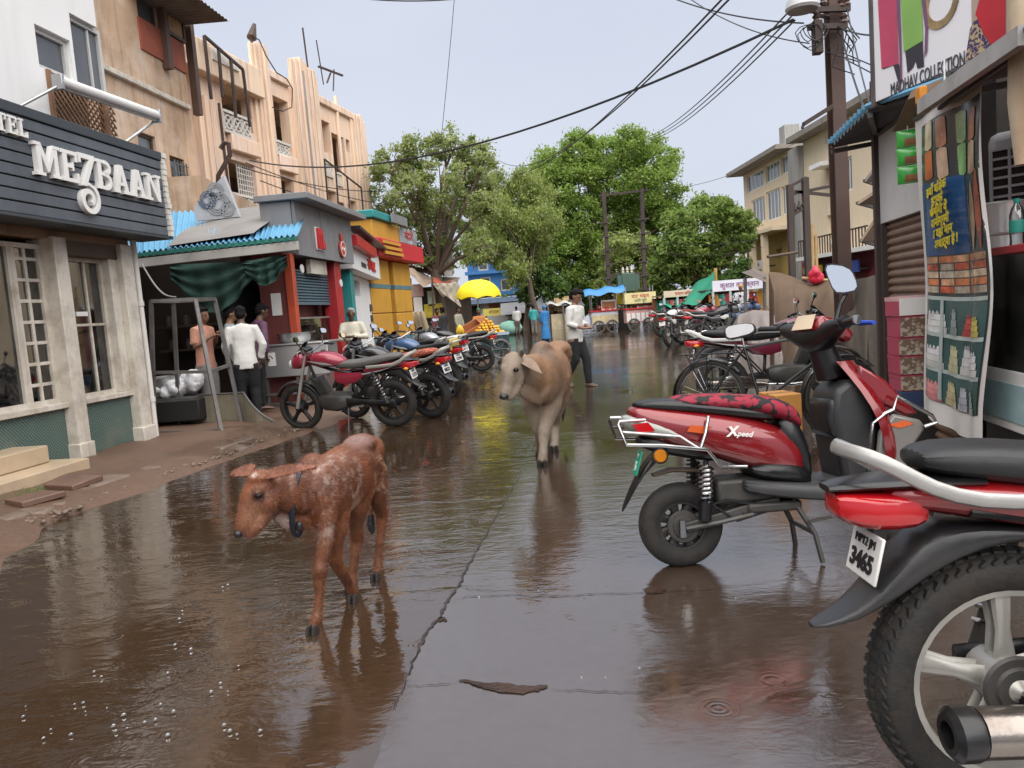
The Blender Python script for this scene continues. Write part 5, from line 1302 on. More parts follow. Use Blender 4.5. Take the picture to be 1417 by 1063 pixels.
for dx in (-.2, 0, .2): MB().lathe([(.05, 0), (.07, .05), (.04, .1), (.07, .15), (.03, .3)], tc_ + V((dx, 0, .43)), n=10).build('bushing', M('insulator_cream', (.5, .45, .4), .4), pp)
# ================================================================== CREAM BUILDING (right, far)
CREAM_W = M('cream_wall', (.76, .62, .44), .85, var=.05, sc=.6, bmp=.1, dirt=.15, dirtcol=(.62, .52, .40), streak=.22, streakcol=(.4, .31, .21))
CF = Facade((19.7, 65.0), (19.95, 43.0)); U = CF.uv
def cb(cx, cy, off=0): return U(1020 + cx / 4.0875, 140 + cy / 4.0875, off)
cr = thing('cream_building', 'long cream three storey building with banded windows on the right', 'building', CF.o, CF.rz)
def ch(cx0, cx1, cy0, cy1):
    xm = (cx0 + cx1) / 2; ym = (cy0 + cy1) / 2
    return (cb(cx0, ym)[0], cb(cx1, ym)[0], cb(xm, cy1)[1], cb(xm, cy0)[1])
xl = cb(38, 500)[0]; xm_ = cb(318, 400)[0]; xr_ = cb(1150, 200)[0]
zt_l = cb(170, 345)[1]; zfl = cb(170, 745)[1]
wins = [ch(55, 150, 402, 502), ch(160, 240, 345, 450), ch(248, 312, 300, 405), ch(82, 158, 548, 690), ch(166, 246, 500, 670), ch(252, 305, 475, 640), ch(262, 312, 760, 900)]
MB().wall(xl, xm_, zfl, zt_l, 0, .3, wins).build('upper_wall', CREAM_W, cr)
for w_ in wins[:6]:
    n_ = 4; framed(cr, 'window', *w_, .1, .10, LETTER_W, M('bluish_pane', (.16, .19, .20), .1, var=.3, sc=1, bmp=0), mull=[w_[0] + (w_[1] - w_[0]) * k / n_ for k in range(1, n_)], bar=.10)
MB().box(xl, xm_, .31, 9, 0, zt_l).build('rear_block', CREAM_W, cr)
MB().box(xl, xm_, -1.6, .3, zfl - .25, zfl).build('balcony_slab', CREAM_W, cr)
YW = M('yellow_ochre_wall', (.52, .36, .10), .8, var=.25, sc=.5, dirt=.3, dirtcol=(.35, .27, .18))
MB().wall(xl, xm_, 0, zfl - .26, .0, .3, [ch(140, 165, 850, 880), ch(222, 255, 835, 885), ch(60, 90, 870, 930)]).build('ground_wall', YW, cr)
for k in range(4): MB().box(xl + k * (xm_ - xl) / 4, xl + k * (xm_ - xl) / 4 + .4, -1.5, -1.1, 0, zfl - .26).build('pillar', CREAM_W, cr)
MB().box(xl - .6, xm_ + .2, -1.2, 9, zt_l, zt_l + .3).build('roof_slab', M('grey_roof_edge', (.25, .22, .19), .8, var=.2), cr)
MB().box(xm_, xm_ + (cb(382, 500)[0] - xm_), -.35, 6, 0, cb(350, 262)[1]).build('stair_tower', M('grey_cement', (.34, .33, .31), .8, var=.15, sc=.7, streak=.4), cr)
xs2_ = cb(383, 500)[0]; zt_r = cb(450, 190)[1]
rw = [ch(512, 560, 360, 620), ch(512, 560, 640, 880), ch(606, 650, 315, 510), ch(498, 530, 172, 235)]
MB().wall(xs2_, xr_, 3.2, zt_r, 0, .3, rw).build('upper_wall', CREAM_W, cr)
for w_ in rw[:2]: MB().box(w_[0], w_[1], .5, .6, w_[2], w_[3]).build('white_recess', WHITE_W, cr)
for w_ in rw[2:]: framed(cr, 'window', *w_, .1, .12, LETTER_W, PANE_D, mull=[(w_[0] + w_[1]) / 2], bar=.1)
w_ = ch(516, 552, 640, 690); MB().box(w_[0], w_[1], .42, .5, w_[2], w_[3]).build('dark_window', PANE_D, cr)
w_ = ch(524, 552, 775, 810); MB().box(w_[0], w_[1], .0, .4, w_[2], w_[3]).build('air_conditioner', LETTER_W, cr, bevel=.03)
w_ = ch(498, 556, 330, 375); MB().box(w_[0], w_[1] + .3, -1, 0, w_[2], w_[2] + .25).build('chajja', LETTER_W, cr)
MB().box(xs2_, xr_, .31, 9, 0, zt_r).build('rear_block', CREAM_W, cr)
MB().box(xs2_ - .3, xr_, -1.0, 9, zt_r, zt_r + .35).build('roof_slab', M('grey_roof_edge', (.25, .22, .19), .8), cr)
MB().box(xs2_, xr_, -.4, .3, 0, 3.0).build('maroon_shopfront', M('maroon_front', (.20, .03, .035), .7, var=.2, sc=1), cr)
MB().box(xs2_ + 1, xr_, -1.4, .0, 3.02, 3.25).build('balcony_slab', LETTER_W, cr)
rl = MB(); 
for k in range(26): x = xs2_ + 2 + k * .35; rl.box(x - .03, x + .03, -1.35, -1.3, 3.25, 4.2)
rl.box(xs2_ + 2, xs2_ + 11, -1.36, -1.29, 4.2, 4.28); o = rl.build('railing', RI, cr); o['kind'] = 'stuff'
MB().box(xm_ - 1.2, xm_ - .2, -.4, .6, zt_l + .302, zt_l + 1.6).build('water_tank_tower', M('grey_cement', (.34, .33, .31), .8), cr)
for cx0, cx1, cy0, cy1, m_, words, lab in ((470, 580, 925, 965, M('yellow_red_board', (.55, .35, .03), .5, var=.3), 'मोबाइल', 'yellow red shop board on the maroon shop front left of the pole'), (640, 800, 900, 965, M('deep_blue_board', (.03, .07, .28), .5, var=.5, sc=1), 'मेडिकल', 'deep blue shop board on the maroon shop front right of the pole'), (165, 250, 895, 945, SIGN_W, 'बैंक', 'pale grey board on the yellow wall under the cream building')):
    w_ = ch(cx0, cx1, cy0, cy1); t = thing('shop_board', lab, 'sign', CF.w(w_[0], -1.0, 0), CF.rz)
    MB().box(0, w_[1] - w_[0], -.1, 0, w_[2], w_[3]).build('board', m_, t); text(words, (w_[3] - w_[2]) * .5, RED_B if m_ != RED_B else LETTER_W, t, ((w_[1] - w_[0]) / 2, -.115, (w_[2] + w_[3]) / 2), depth=.003)
    MB().box(.0, w_[1] - w_[0], .002, .6, w_[2] + .1, w_[2] + .2).build('bracket', RI, t)
# lattice pole pair before the cream building
lp = thing('gantry_pole', 'dark steel gantry of two posts before the cream building', 'electric pole', (P(1107, 440, 27).x, 27, 0)); o_ = V(lp.location)
for pts in (((1098, 392), (1093, 256)), ((1121, 392), (1114, 246))):
    MB().beam(V((P(pts[0][0], 440, 27).x, 27, 0)) - o_, P(*pts[1], 27) - o_, .2).build('post', RST, lp)
for a, b_ in (((1093, 258), (1116, 246)), ((1098, 268), (1158, 256)), ((1100, 265), (1158, 271)), ((1096, 298), (1114, 288))): MB().beam(P(*a, 27) - o_, P(*b_, 27) - o_, .10).build('crossbar', RST, lp)
for k in range(3): MB().lathe([(.06, 0), (.09, .08), (.05, .16), (.02, .3)], P(1100 + 6 * k, 293 - 3 * k, 27) - o_, n=8).build('insulator', RST, lp)
for px, pyt in ((1124, 310), (1129, 325)):
    t = thing('bamboo_pole', 'thin ' + ('taller' if px < 1126 else 'shorter') + ' bamboo pole beside the steel gantry', 'bamboo pole', (P(px + 3, 440, 24).x, 24, 0))
    MB().tube([(0, 0, 0), P(px, pyt, 24) - V(t.location)], .045, 6).build('pole', M('bamboo', (.42, .28, .12), .6), t); MB().tube([(.0, 0, 1.2), (-.01, 0, 1.25)], .06, 6).build('tie', IRON, t)
# ================================================================== RIGHT FOREGROUND SHOPS
SF = Facade((3.6, 7.6), (3.02, 4.7)); U = SF.uv
shop = thing('snack_shop', 'roadside snack shop with brown shutter, white board and plywood hood', 'shop', SF.o, SF.rz)
WBOARD = M('white_board', (.62, .62, .62), .45, var=.06, sc=2, dirt=.6, dirtcol=(.33, .32, .31), streak=.2, streakcol=(.4, .38, .36))
SHUT_B = M('brown_shutter', (.20, .125, .085), .5, var=.2, sc=4, dirt=.3)
PLY = M('weathered_plywood', (.21, .145, .095), .75, var=.3, sc=4, bmp=.2, dirt=.3)
xl_, zt_ = U(1214, 190, -.05); zb_ = U(1232, 306, -.05)[1]; xe_ = 4.2
MB().box(xl_, xl_ + 1.5, -.05, .05, zb_, zt_).build('white_board', WBOARD, shop, bevel=.006)
MB().box(xl_, xl_ + 1.5, -.07, .05, zt_ + .002, zt_ + .14).build('grey_band', M('grey_band', (.13, .13, .13), .6), shop)
MB().box(xl_, xl_ + 1.5, -.045, .05, zt_ + .142, zt_ + .48).build('upper_board', WBOARD, shop, bevel=.006)
ns = 26; h_ = zb_ / ns; shm = MB().prism([(0, 0), (-.02, h_ * .35), (-.02, h_ * .6), (0, h_ * .95), (.012, h_ * .95), (.012, 0)], .0, 1.6, 'x').mesh('slat', SHUT_B)
sp_ = node('shutter', shop)
for k in range(ns): put('slat', shm, sp_, (xl_ + .10, .0, k * h_))
MB().box(xl_ + .04, xl_ + .10, -.06, .02, 0, zb_).build('shutter_guide', RST, shop)
MB().box(xl_ - .05, xl_ + .03, -.09, .03, 0, zt_ + .5).build('corner_post', RST, shop)
MB().box(xl_ - .02, xl_ + 1.6, .3, 4, 0, 3.3).build('rear_block', M('dark_shop_block', (.06, .05, .045), .8), shop)
MB().box(xl_ + 1.6, 5.5, 2.0, 2.1, 0, 3.3).build('back_wall', M('dim_shop_wall', (.16, .13, .11), .8, var=.3), shop)
hd = [P(1235, 183, 5.9), P(1256, 138, 5.5), P(1300, 120, 5.2), P(1272, 175, 5.7)]
hd = [V((SF.d.dot(p - SF.o), SF.n.dot(p - SF.o), p.z)) for p in hd]
hm = MB(); hm.add(hd + [p + V((.02, .02, .05)) for p in hd], [(0, 1, 2, 3), (7, 6, 5, 4), (0, 4, 5, 1), (1, 5, 6, 2), (2, 6, 7, 3), (3, 7, 4, 0)]); hm.build('plywood_hood', PLY, shop)
def sl_(px, py, Y): p = P(px, py, Y); return V((SF.d.dot(p - SF.o), SF.n.dot(p - SF.o), p.z))
MB().beam(sl_(1275, 148, 5.1), sl_(1417, 48, 3.6), .05, .09).build('canopy_beam', M('grey_white_beam', (.42, .41, .40), .6, dirt=.3), shop)
MB().beam(sl_(1300, 150, 5.0), sl_(1417, 70, 3.9), .022).build('hanging_rod', IRON, shop)
for k in range(4):
    p = sl_(1275, 148, 5.1).lerp(sl_(1417, 48, 3.6), k / 3.5); MB().beam(p + V((0, .05, .03)), p + V((0, .9, .12)), .04).build('rafter', IRON, shop)
MB().obox(sl_(1275, 132, 5.1), (.10, .05, .10)).build('orange_tag', M('orange_cloth', (.6, .22, .02), .7), shop, bevel=.01)
roofp = [sl_(1275, 140, 5.1), sl_(1430, 35, 3.5), sl_(1430, 35, 3.5) + V((0, 1.4, .25)), sl_(1275, 140, 5.1) + V((0, 1.2, .25))]
MB().add(roofp + [p + V((0, 0, .02)) for p in roofp], [(0, 1, 2, 3), (7, 6, 5, 4), (0, 4, 5, 1), (1, 5, 6, 2), (2, 6, 7, 3), (3, 7, 4, 0)]).build('canopy_sheet', M('dark_canopy', (.10, .09, .085), .7, var=.3), shop)
# billboard above
BF = Facade((2.89, 6.1), (3.06, 5.16)); U = BF.uv
bb = thing('billboard', 'large white clothing billboard with pink and green kurta picture above the snack shop', 'billboard', BF.o, BF.rz)
bo_ = 0.0
bx0, bz0 = U(1212, 141, bo_); bx1 = U(1345, 60, bo_)[0]; bz1 = 6.2
BW = M('billboard_vinyl', (.80, .80, .84), .4, var=.04, sc=1.5, bmp=.03)
MB().box(bx0, bx1, bo_, bo_ + .06, bz0, bz1).build('vinyl', BW, bb)
MB().box(bx0 - .04, bx0 - .002, bo_ - .01, bo_ + .1, bz0 - .03, bz1).build('frame_edge', IRON, bb); MB().box(bx0, bx1 + 1.4, bo_ + .061, bo_ + .12, bz0 + .02, bz1).build('backing', IRON, bb)
PINK = M('print_pink', (.55, .07, .15), .45, var=.2, sc=6, bmp=0); LIME = M('print_lime', (.26, .50, .12), .45, var=.15, sc=6, bmp=0); PURP = M('print_purple', (.20, .09, .18), .45, var=.2, sc=6, bmp=0); BLK = M('print_dark', (.035, .035, .05), .45, var=.2, bmp=0)
def flat(poly, off, mat, parent, name, lay=0):
    q = [U(x, y, off) for x, y in poly]; q = [V((a, off - .0015 * lay, b_)) for a, b_ in q]
    mb = MB(); mb.add(q, [tuple(range(len(q) - 1, -1, -1))]); o = mb.build(name, mat, parent)
    return o
bo2 = bo_ - .003
flat([(1222, 96), (1236, 90), (1245, 120), (1247, 100), (1243, 85), (1242, 60), (1224, 62)], bo2, BLK, bb, 'printed_trousers')
flat([(1214, -20), (1220, 95), (1244, 88), (1242, 30), (1240, -20)], bo2, PINK, bb, 'printed_kurta', 1)
flat([(1240, -20), (1245, 70), (1246, 112), (1243, 125), (1249, 112), (1248, 60), (1245, -20)], bo2, PURP, bb, 'printed_scarf', 2)
flat([(1252, 62), (1256, 101), (1264, 93), (1267, 84), (1270, 95), (1279, 92), (1277, 52)], bo2, BLK, bb, 'printed_trousers', 1)
flat([(1246, -20), (1251, 72), (1278, 56), (1275, -20)], bo2, LIME, bb, 'printed_kurta', 2)
flat([(1274, -20), (1281, 40), (1280, 80), (1284, 70), (1285, 30), (1280, -20)], bo2, PURP, bb, 'printed_scarf', 3)
wr = MB(); cx_, cz_ = U(1302, 3, bo2)
wr.ribbon([(cx_ + a, cz_ + b_) for a, b_ in arc(0, 0, .14, 0, 360, 20)], .05, bo2 - .004, bo2); wr.build('printed_wreath', M('print_wreath', (.35, .25, .12), .5, var=.7, sc=20, bmp=0), bb)
tx0, tz0_ = U(1234, 132, bo2); tx1, tz1_ = U(1335, 82, bo2)
text('MADHAV COLLECTION', .125, M('print_grey', (.06, .06, .07), .4, bmp=0), bb, ((tx0 + tx1) / 2, bo2 - .003, (tz0_ + tz1_) / 2 + .02), depth=.002, sx=(tx1 - tx0) / 1.30)
sr0 = U(1345, 60, bo_)[0]
MB().box(sr0 + .002, sr0 + .9, bo_ + .0, bo_ + .06, bz0 + .05, bz1).build('second_vinyl', M('beige_vinyl', (.42, .33, .27), .5, var=.2, sc=3), bb)
flat([(1350, 20), (1358, -10), (1392, -20), (1392, 48), (1372, 62), (1362, 48)], bo2, M('print_saree_red', (.48, .02, .035), .45, var=.3, sc=5, bmp=0), bb, 'printed_saree', 1)
flat([(1343, 40), (1352, 22), (1362, 50), (1372, 62), (1350, 80), (1336, 85)], bo2, pattern_mat('print_border', (.04, .03, .10), (.45, .34, .2), 'noise', 45), bb, 'printed_border', 2)
U = SF.uv
# blue corrugated awning over the corner
ba = thing('blue_awning', 'sky blue corrugated awning sticking out over the shop corner by the pole', 'awning', SF.o, SF.rz)
A_, B_, C_, D_ = sl_(1204, 152, 6.2), sl_(1312, 116, 5.2), sl_(1150, 203, 7.7), sl_(1216, 190, 7.6)
def awf(u, v):
    p = A_.lerp(B_, u).lerp(C_.lerp(D_, u), v); p.z += .018 * math.sin(v * 11 * 2 * PI); return p
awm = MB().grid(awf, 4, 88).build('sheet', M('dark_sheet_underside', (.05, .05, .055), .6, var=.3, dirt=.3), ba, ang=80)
MB().tube([A_ + V((0, -.02, .03)), B_ + V((0, -.02, .03))], .022, 6).build('front_edge', BLUE_S, ba)
eg = MB()
for k in range(11):
    p, q = A_.lerp(C_, k / 11), A_.lerp(C_, (k + .75) / 11); eg.beam(p + V((-.02, -.01, .03)), q + V((-.02, -.01, .05)), .05, .035)
o = eg.build('scalloped_edge', BLUE_S, ba); o['kind'] = 'stuff'
MB().beam(A_ + V((0, .0, -.04)), D_ + V((0, 0, -.05)), .04).build('rafter', IRON, ba); MB().beam(C_ + V((0, 0, -.05)), D_ + V((0, 0, -.05)), .04).build('rafter', IRON, ba)
# three plywood flaps at the next shop
for i, (py0, py1, px0) in enumerate(((215, 252, 1198), (258, 283, 1188), (285, 335, 1192))):
    t = thing('shop_flap', ('top', 'middle', 'lowest')[i] + ' brown plywood flap propped out behind the white board', 'shop flap', (P(1225, 440, 9).x, 9.0, 0)); o_ = V(t.location)
    q = [P(px0, py1, 8.4) - o_, P(1226, py0, 8.6) - o_, P(1234, py1 - 2, 9.2) - o_, P(1222, py1 + 6, 9.2) - o_]
    mb = MB(); mb.add(q + [p + V((.0, .03, .03)) for p in q], [(0, 1, 2, 3), (7, 6, 5, 4), (0, 4, 5, 1), (1, 5, 6, 2), (2, 6, 7, 3), (3, 7, 4, 0)]); mb.build('board', PLY if i else RUST, t)
    MB().beam(q[0] + V((0, .03, .02)), q[2] + V((0, .03, -.1)), .03).build('strut', IRON, t)
nb_ = thing('rear_shop', 'dark shop front behind the white board beside the pole', 'shop', (P(1228, 440, 9.6).x, 9.6, 0))
MB().box(.0, 1.6, 0, .25, 0, 2.9).build('wall', M('dull_brown_wall', (.13, .09, .065), .8, var=.3), nb_); MB().box(-.06, .0, -.05, .1, 0, 3.2).build('post', RST, nb_)
# ------------------------------------------------------------------ printed curtain poster
po = thing('printed_curtain', 'tall white edged plastic curtain printed with snack packets and cake shelves', 'poster', G(1325, 620))
po.location = (2.95, 5.1, 0); o_ = V(po.location)
Y_l, Y_r = 5.62, 4.52
def pc(px, py):
    """photo position on the curtain sheet"""
    u = (px - 1262 - max(0, min(1, (py - 165) / 400)) * 18) / 92.0
    Y = Y_l + (Y_r - Y_l) * max(-.05, min(1.05, u)); p = P(px, py, Y) - o_
    w = .022 * math.sin(u * 9 + py * .006) + .012 * math.sin(u * 19 + 1) * (py / 500) + .012 * math.sin(py * .02)
    return p + SF.n * w
def pedge(v):
    l_ = (1262 + 18 * v ** .8, 168 + 397 * v); r_ = (1360 + (12 * math.sin(v * PI) if v < .6 else 12 * math.sin(.6 * PI) * (1 - v) / .4) - 2 * v + 7 * v * v, 108 + 498 * v); return l_, r_
def pgrid(u, v):
    l_, r_ = pedge(v); return pc(l_[0] + (r_[0] - l_[0]) * u, l_[1] + (r_[1] - l_[1]) * u + (14 * math.sin(u * PI * .9) * v * v))
VIN = M('white_vinyl_sheet', (.72, .70, .67), .35, var=.06, sc=4, bmp=.08, dirt=.15, dirtcol=(.4, .36, .3))
MB().grid(pgrid, 30, 40).build('sheet', VIN, po, ang=80)
def pr(name, u0, u1, v0, v1, c, rough=.25, lay=1, var=.25, nu=6, nv=6, taper=0.0, sc=14, round_=0, slump=0):
    mt = M('print_%s' % name + '_%d' % int(sum(c) * 1000), c, rough, var=var, sc=sc, bmp=0)
    def f(u, v):
        uu = u0 + (u1 - u0) * (.5 + (u - .5) * (1 - taper * (1 - v))); 
        if round_: uu = (u0 + u1) / 2 + (u - .5) * (u1 - u0) * math.sqrt(max(.02, 1 - abs(2 * v - 1) ** round_))
        return pgrid(uu, v0 + (v1 - v0) * v) - SF.n * (.0022 * lay)
    return MB().grid(f, nu, nv).build('printed_' + name, mt, po, ang=80)
pr('backdrop', .10, .965, .035, .93, (.045, .055, .06), nu=28, nv=36)
pr('blue_panel', .10, .64, .235, .47, (.018, .085, .24), lay=2, nu=16, nv=8, var=.35, sc=5)
for k, (u0, c1, c2) in enumerate(((.20, (.62, .48, .30), (.45, .12, .04)), (.38, (.58, .26, .16), (.62, .42, .30)), (.58, (.36, .55, .26), (.25, .5, .2)), (.76, (.55, .14, .09), (.60, .38, .28)))):
    for j in range(2): pr('packet', u0, u0 + .115, .035 + j * .096 + .008 * k, .13 + j * .096 + .008 * k, c1 if j == 0 else c2, lay=3, var=.7, sc=11, round_=16, nu=8, nv=22)
YI = M('print_yellow_ink', (.70, .58, .02), .4, bmp=0)
for i, wd in enumerate(('हवाँ बांडेक', 'ईस्को', 'जैमीगी ये', 'पानीगर्मी', 'ला वहो मान', 'नर परवाट्या है !')):
    v = .262 + i * .034; p = pgrid(.40, v) - SF.n * .034
    text(wd, .078, YI, po, p, rot=(PI / 2, R(-2), SF.rz - R(4)), depth=.001, bold=.003, sx=1.55)
for j in range(5):
    for k in range(5): pr('snack_pack', .125 + k * .165 + .01 * (j % 2), .275 + k * .165 + .012 * (k % 2), .475 + j * .0235, .495 + j * .0235, [(.60, .32, .18), (.50, .10, .05), (.62, .45, .30), (.60, .2, .08), (.45, .38, .3), (.58, .50, .42)][(j * 7 + k * k * 3) % 6], lay=2, nu=3, nv=2, var=.7, sc=30)
for k in range(3): pr('tall_bottle', .67 + .09 * k, .75 + .09 * k, .30 - .03 * k, .465, [(.25, .22, .18), (.45, .30, .2), (.40, .08, .05)][k], lay=3, nu=3, nv=3, var=.6, sc=12, round_=6)
for v in (.60, .715, .825): pr('shelf', .10, .95, v + .0, v + .012, (.45, .52, .50), lay=3, nu=20, nv=2)
pr('case_glass', .10, .95, .60, .93, (.06, .13, .125), lay=2, nu=20, nv=12, var=.4, sc=6)
for (u0, u1, v0, v1, c) in ((.15, .36, .655, .715, (.68, .68, .66)), (.40, .50, .645, .715, (.3, .34, .34)), (.57, .72, .66, .715, (.55, .06, .06)), (.77, .90, .665, .715, (.62, .52, .12)), (.14, .34, .765, .825, (.66, .66, .62)), (.39, .55, .755, .825, (.62, .58, .36)), (.58, .74, .75, .825, (.68, .68, .68)), (.77, .93, .765, .825, (.65, .64, .62)), (.13, .33, .875, .928, (.62, .25, .25)), (.36, .53, .865, .928, (.62, .55, .32)), (.57, .70, .87, .928, (.50, .52, .58)), (.74, .92, .875, .928, (.45, .46, .42))):
    for q in range(3): pr('cake', u0 + .012 * q, u1 - .012 * q, v1 - (v1 - v0) * (q + 1) / 3 + .001, v1 - (v1 - v0) * q / 3, tuple(min(.7, x * (.85 + .15 * q)) for x in c), lay=4, nu=5, nv=2, var=.35, sc=22)
    for q in range(4): pr('cake_topping', u0 + .03 + (u1 - u0 - .06) * q / 4, u0 + .03 + (u1 - u0 - .06) * (q + .8) / 4, v0 - .010, v0 + .004, tuple(min(.7, x * 1.15) for x in c), lay=5, nu=2, nv=2, var=.5, sc=40, round_=2)
pr('glare', .30, .33, .61, .92, (.40, .46, .45), lay=6, nu=2, nv=10)
MB().tube([pgrid(i / 12, 0) + V((0, 0, .01)) for i in range(13)], .018, 6).build('top_rod', IRON, po)
MB().tube([pgrid(.5, 0), pgrid(.5, 0) + V((0, 0, .25))], .006, 4).build('string', LETTER_W, po)
# ------------------------------------------------------------------ strip of green snack packets
pk = thing('snack_strip', 'hanging strip of three shiny green snack packets beside the printed curtain', 'snack packets', P(1256, 170, 5.75)); o_ = V(pk.location)
PKG = M('green_foil', (.03, .30, .03), .22, var=.25, sc=14, bmp=.25, coat=.4); PKB = M('brown_foil_print', (.20, .09, .03), .3, var=.4, sc=18, bmp=.2)
for k in range(3):
    a, b_ = P(1256 + k * .5, 180 + 25 * k, 5.75) - o_, P(1257 + k * .5, 204 + 25 * k, 5.75) - o_; W_ = .085; H_ = (a - b_).length
    def pf(u, v, s=-1): 
        th = .022 * math.sin(PI * u) ** .5 * math.sin(PI * v) ** .4
        return a.lerp(b_, v) + V((.85, -.53, 0)) * ((u - .5) * 2 * W_ * .9 * (1 - .05 * math.sin(PI * v))) + V((.53, .85, 0)) * (s * th)
    mb = MB(); mb.grid(lambda u, v: pf(u, v, -1), 10, 10); mb.grid(lambda u, v: pf(1 - u, v, 1), 10, 10); q = mb.build('packet', PKG, pk, ang=80)
    MB().grid(lambda u, v: pf(.35 + .6 * u, .5 + .4 * v, -1) - V((.53, .85, 0)) * .002, 6, 5).build('printed_panel', PKB, q, ang=80)
MB().tube([(0, 0, .0), P(1256, 182, 5.75) - o_], .005, 4).build('string', LETTER_W, pk)
MB().tube([(0, 0, 0), (0.02, .02, .25)], .006, 4).build('hook_wire', IRON, pk)
# ------------------------------------------------------------------ stack of pink cake cartons
PCB = M('pink_carton', (.40, .055, .10), .5, var=.1, sc=8, dirt=.1); PCP = pattern_mat('carton_print', (.42, .36, .28), (.16, .10, .07), 'noise', 26, .5)
ys_ = 6.05; zc_ = [P(1268, y, ys_).z for y in (538, 516, 490, 465, 436, 409)]
names = ('lowest', 'second lowest', 'third from bottom', 'fourth from bottom', 'topmost')
st_ = thing('carton_plinth', 'yellow and dark blue box under the stack of pink cartons', 'box', (P(1268, 530, ys_).x, ys_, 0), SF.rz)
MB().box(-.16, .14, -.16, .2, .30, zc_[0] - .002).build('carton', M('navy_carton', (.03, .05, .12), .5), st_, bevel=.004); MB().box(-.165, -.02, -.166, -.16, .36, zc_[0] - .02).build('yellow_panel', M('yellow_card', (.6, .38, .03), .5), st_); MB().box(-.2, .2, -.14, .25, 0, .298).build('stool', DARK, st_)
MB().lathe([(.001, 0), (.045, 0), (.045, -.004), (.001, -.004)], (.06, -.162, zc_[0] - .09), 'y', 16).build('round_mark', LETTER_W, st_)
for k in range(5):
    t = thing('cake_carton', '%s pink and printed cake carton in the stack beside the printed curtain' % names[k], 'carton', (P(1268, 530, ys_).x + rnd.uniform(-.008, .008), ys_, zc_[k]), SF.rz + R(rnd.uniform(-2, 2)), 'pink cake cartons stacked beside the printed curtain')
    h = zc_[k + 1] - zc_[k] - .003
    MB().box(-.17, .14, -.16, .2, 0, h).build('carton', PCB, t, bevel=.004)
    MB().box(.141, .144, -.15, .19, .008, h - .008).build('printed_face', PCP if k < 4 else LETTER_W, t); MB().box(-.171, .1405, -.1615, .201, h - .03, h + .001).build('lid_edge', PCB if k < 4 else M('pale_pink_card', (.6, .35, .36), .5), t)
# ------------------------------------------------------------------ bakery display cabinet at the right edge
dc = thing('display_cabinet', 'glass bakery cabinet with red counter top and white printed lower panel', 'display cabinet', P(1380, 600, 4.62)); dc.location.z = 0; dc.rotation_euler = (0, 0, SF.rz)
def dl(px, py, Y): p = P(px, py, Y) - V(dc.location); return SF.d.dot(p), SF.n.dot(p), p.z
x0d = -.5; y0d = .06; ztop_ = dl(1395, 352, 4.5)[2]; zmid = dl(1395, 515, 4.5)[2]; zbot = dl(1395, 600, 4.5)[2]
RC = M('red_counter', (.35, .02, .03), .4, var=.15)
MB().box(x0d, x0d + 1.5, y0d, y0d + .6, zbot, zmid).build('lower_cabinet', LETTER_W, dc, bevel=.008)
MB().box(x0d + .1, x0d + 1.4, y0d - .006, y0d - .001, zbot + .06, zmid - .08).build('printed_panel', M('pale_blue_print', (.35, .50, .52), .4, var=.4, sc=5, bmp=0), dc)
MB().box(x0d - .02, x0d + 1.5, y0d - .04, y0d + .65, ztop_, ztop_ + .05).build('counter_top', RC, dc, bevel=.008)
MB().box(x0d, x0d + 1.5, y0d + .55, y0d + .6, zmid, ztop_).build('back_panel', DARK, dc)
for z in (zmid + .002, (zmid + ztop_) / 2): MB().box(x0d, x0d + 1.5, y0d + .02, y0d + .54, z, z + .02).build('shelf', STEEL, dc)
for x in (x0d + .012, x0d + 1.48): MB().box(x - .012, x + .012, y0d, y0d + .024, zmid, ztop_).build('glazing_post', STEEL, dc)
MB().box(x0d + .024, x0d + 1.47, y0d + .004, y0d + .010, zmid, ztop_).build('front_glass', GLASS, dc)
for x in (x0d + .05, x0d + 1.3): MB().box(x, x + .05, y0d + .05, y0d + .5, 0, zbot).build('leg', IRON, dc)
for i, (x, s_, c, lab) in enumerate(((.36, 0, (.50, .03, .03), 'red cream cake on the upper cabinet shelf'), (.55, 0, (.62, .52, .10), 'yellow cake on the upper cabinet shelf'), (.37, 1, (.45, .16, .16), 'pink ringed cake on the lower cabinet shelf'), (.56, 1, (.60, .56, .48), 'cream cake on the lower cabinet shelf'))):
    t = thing('display_cake', lab, 'cake', V(dc.location) + SF.d * (x0d + x) + SF.n * (y0d + .075) + V((0, 0, ((zmid + ztop_) / 2 + .02) if s_ == 0 else zmid + .022)))
    t.scale = (.72, .72, .9)
    MB().lathe([(.001, 0), (.088, 0), (.088, .075), (.075, .085), (.001, .085)], n=20).build('sponge', M('cake_%d' % i, c, .4, var=.15, sc=12), t)
    for k in range(8): MB().ell((.065 * math.cos(k * .785), .065 * math.sin(k * .785), .092), (.014, .014, .012), 6, 4).build('cream_dollop', LETTER_W, t)
drm = thing('steel_drum', 'dull steel drum standing on the red counter top', 'drum', P(1387, 345, 4.85))
MB().lathe([(.001, 0), (.14, 0), (.15, .01), (.15, .26), (.155, .28), (.14, .29), (.001, .29)], n=22).build('shell', STEEL, drm); MB().lathe([(.152, .08), (.158, .09), (.152, .10)], n=22).build('rib', STEEL, drm)
btl = thing('water_bottle', 'clear plastic water bottle with a teal label on the red counter top', 'bottle', P(1408, 346, 4.5))
MB().lathe([(.001, 0), (.036, 0), (.04, .02), (.038, .06), (.04, .10), (.04, .2), (.03, .24), (.014, .265), (.014, .28), (.001, .28)], n=16).build('body', glass_mat('clear_plastic', (.85, .9, .9), .12), btl)
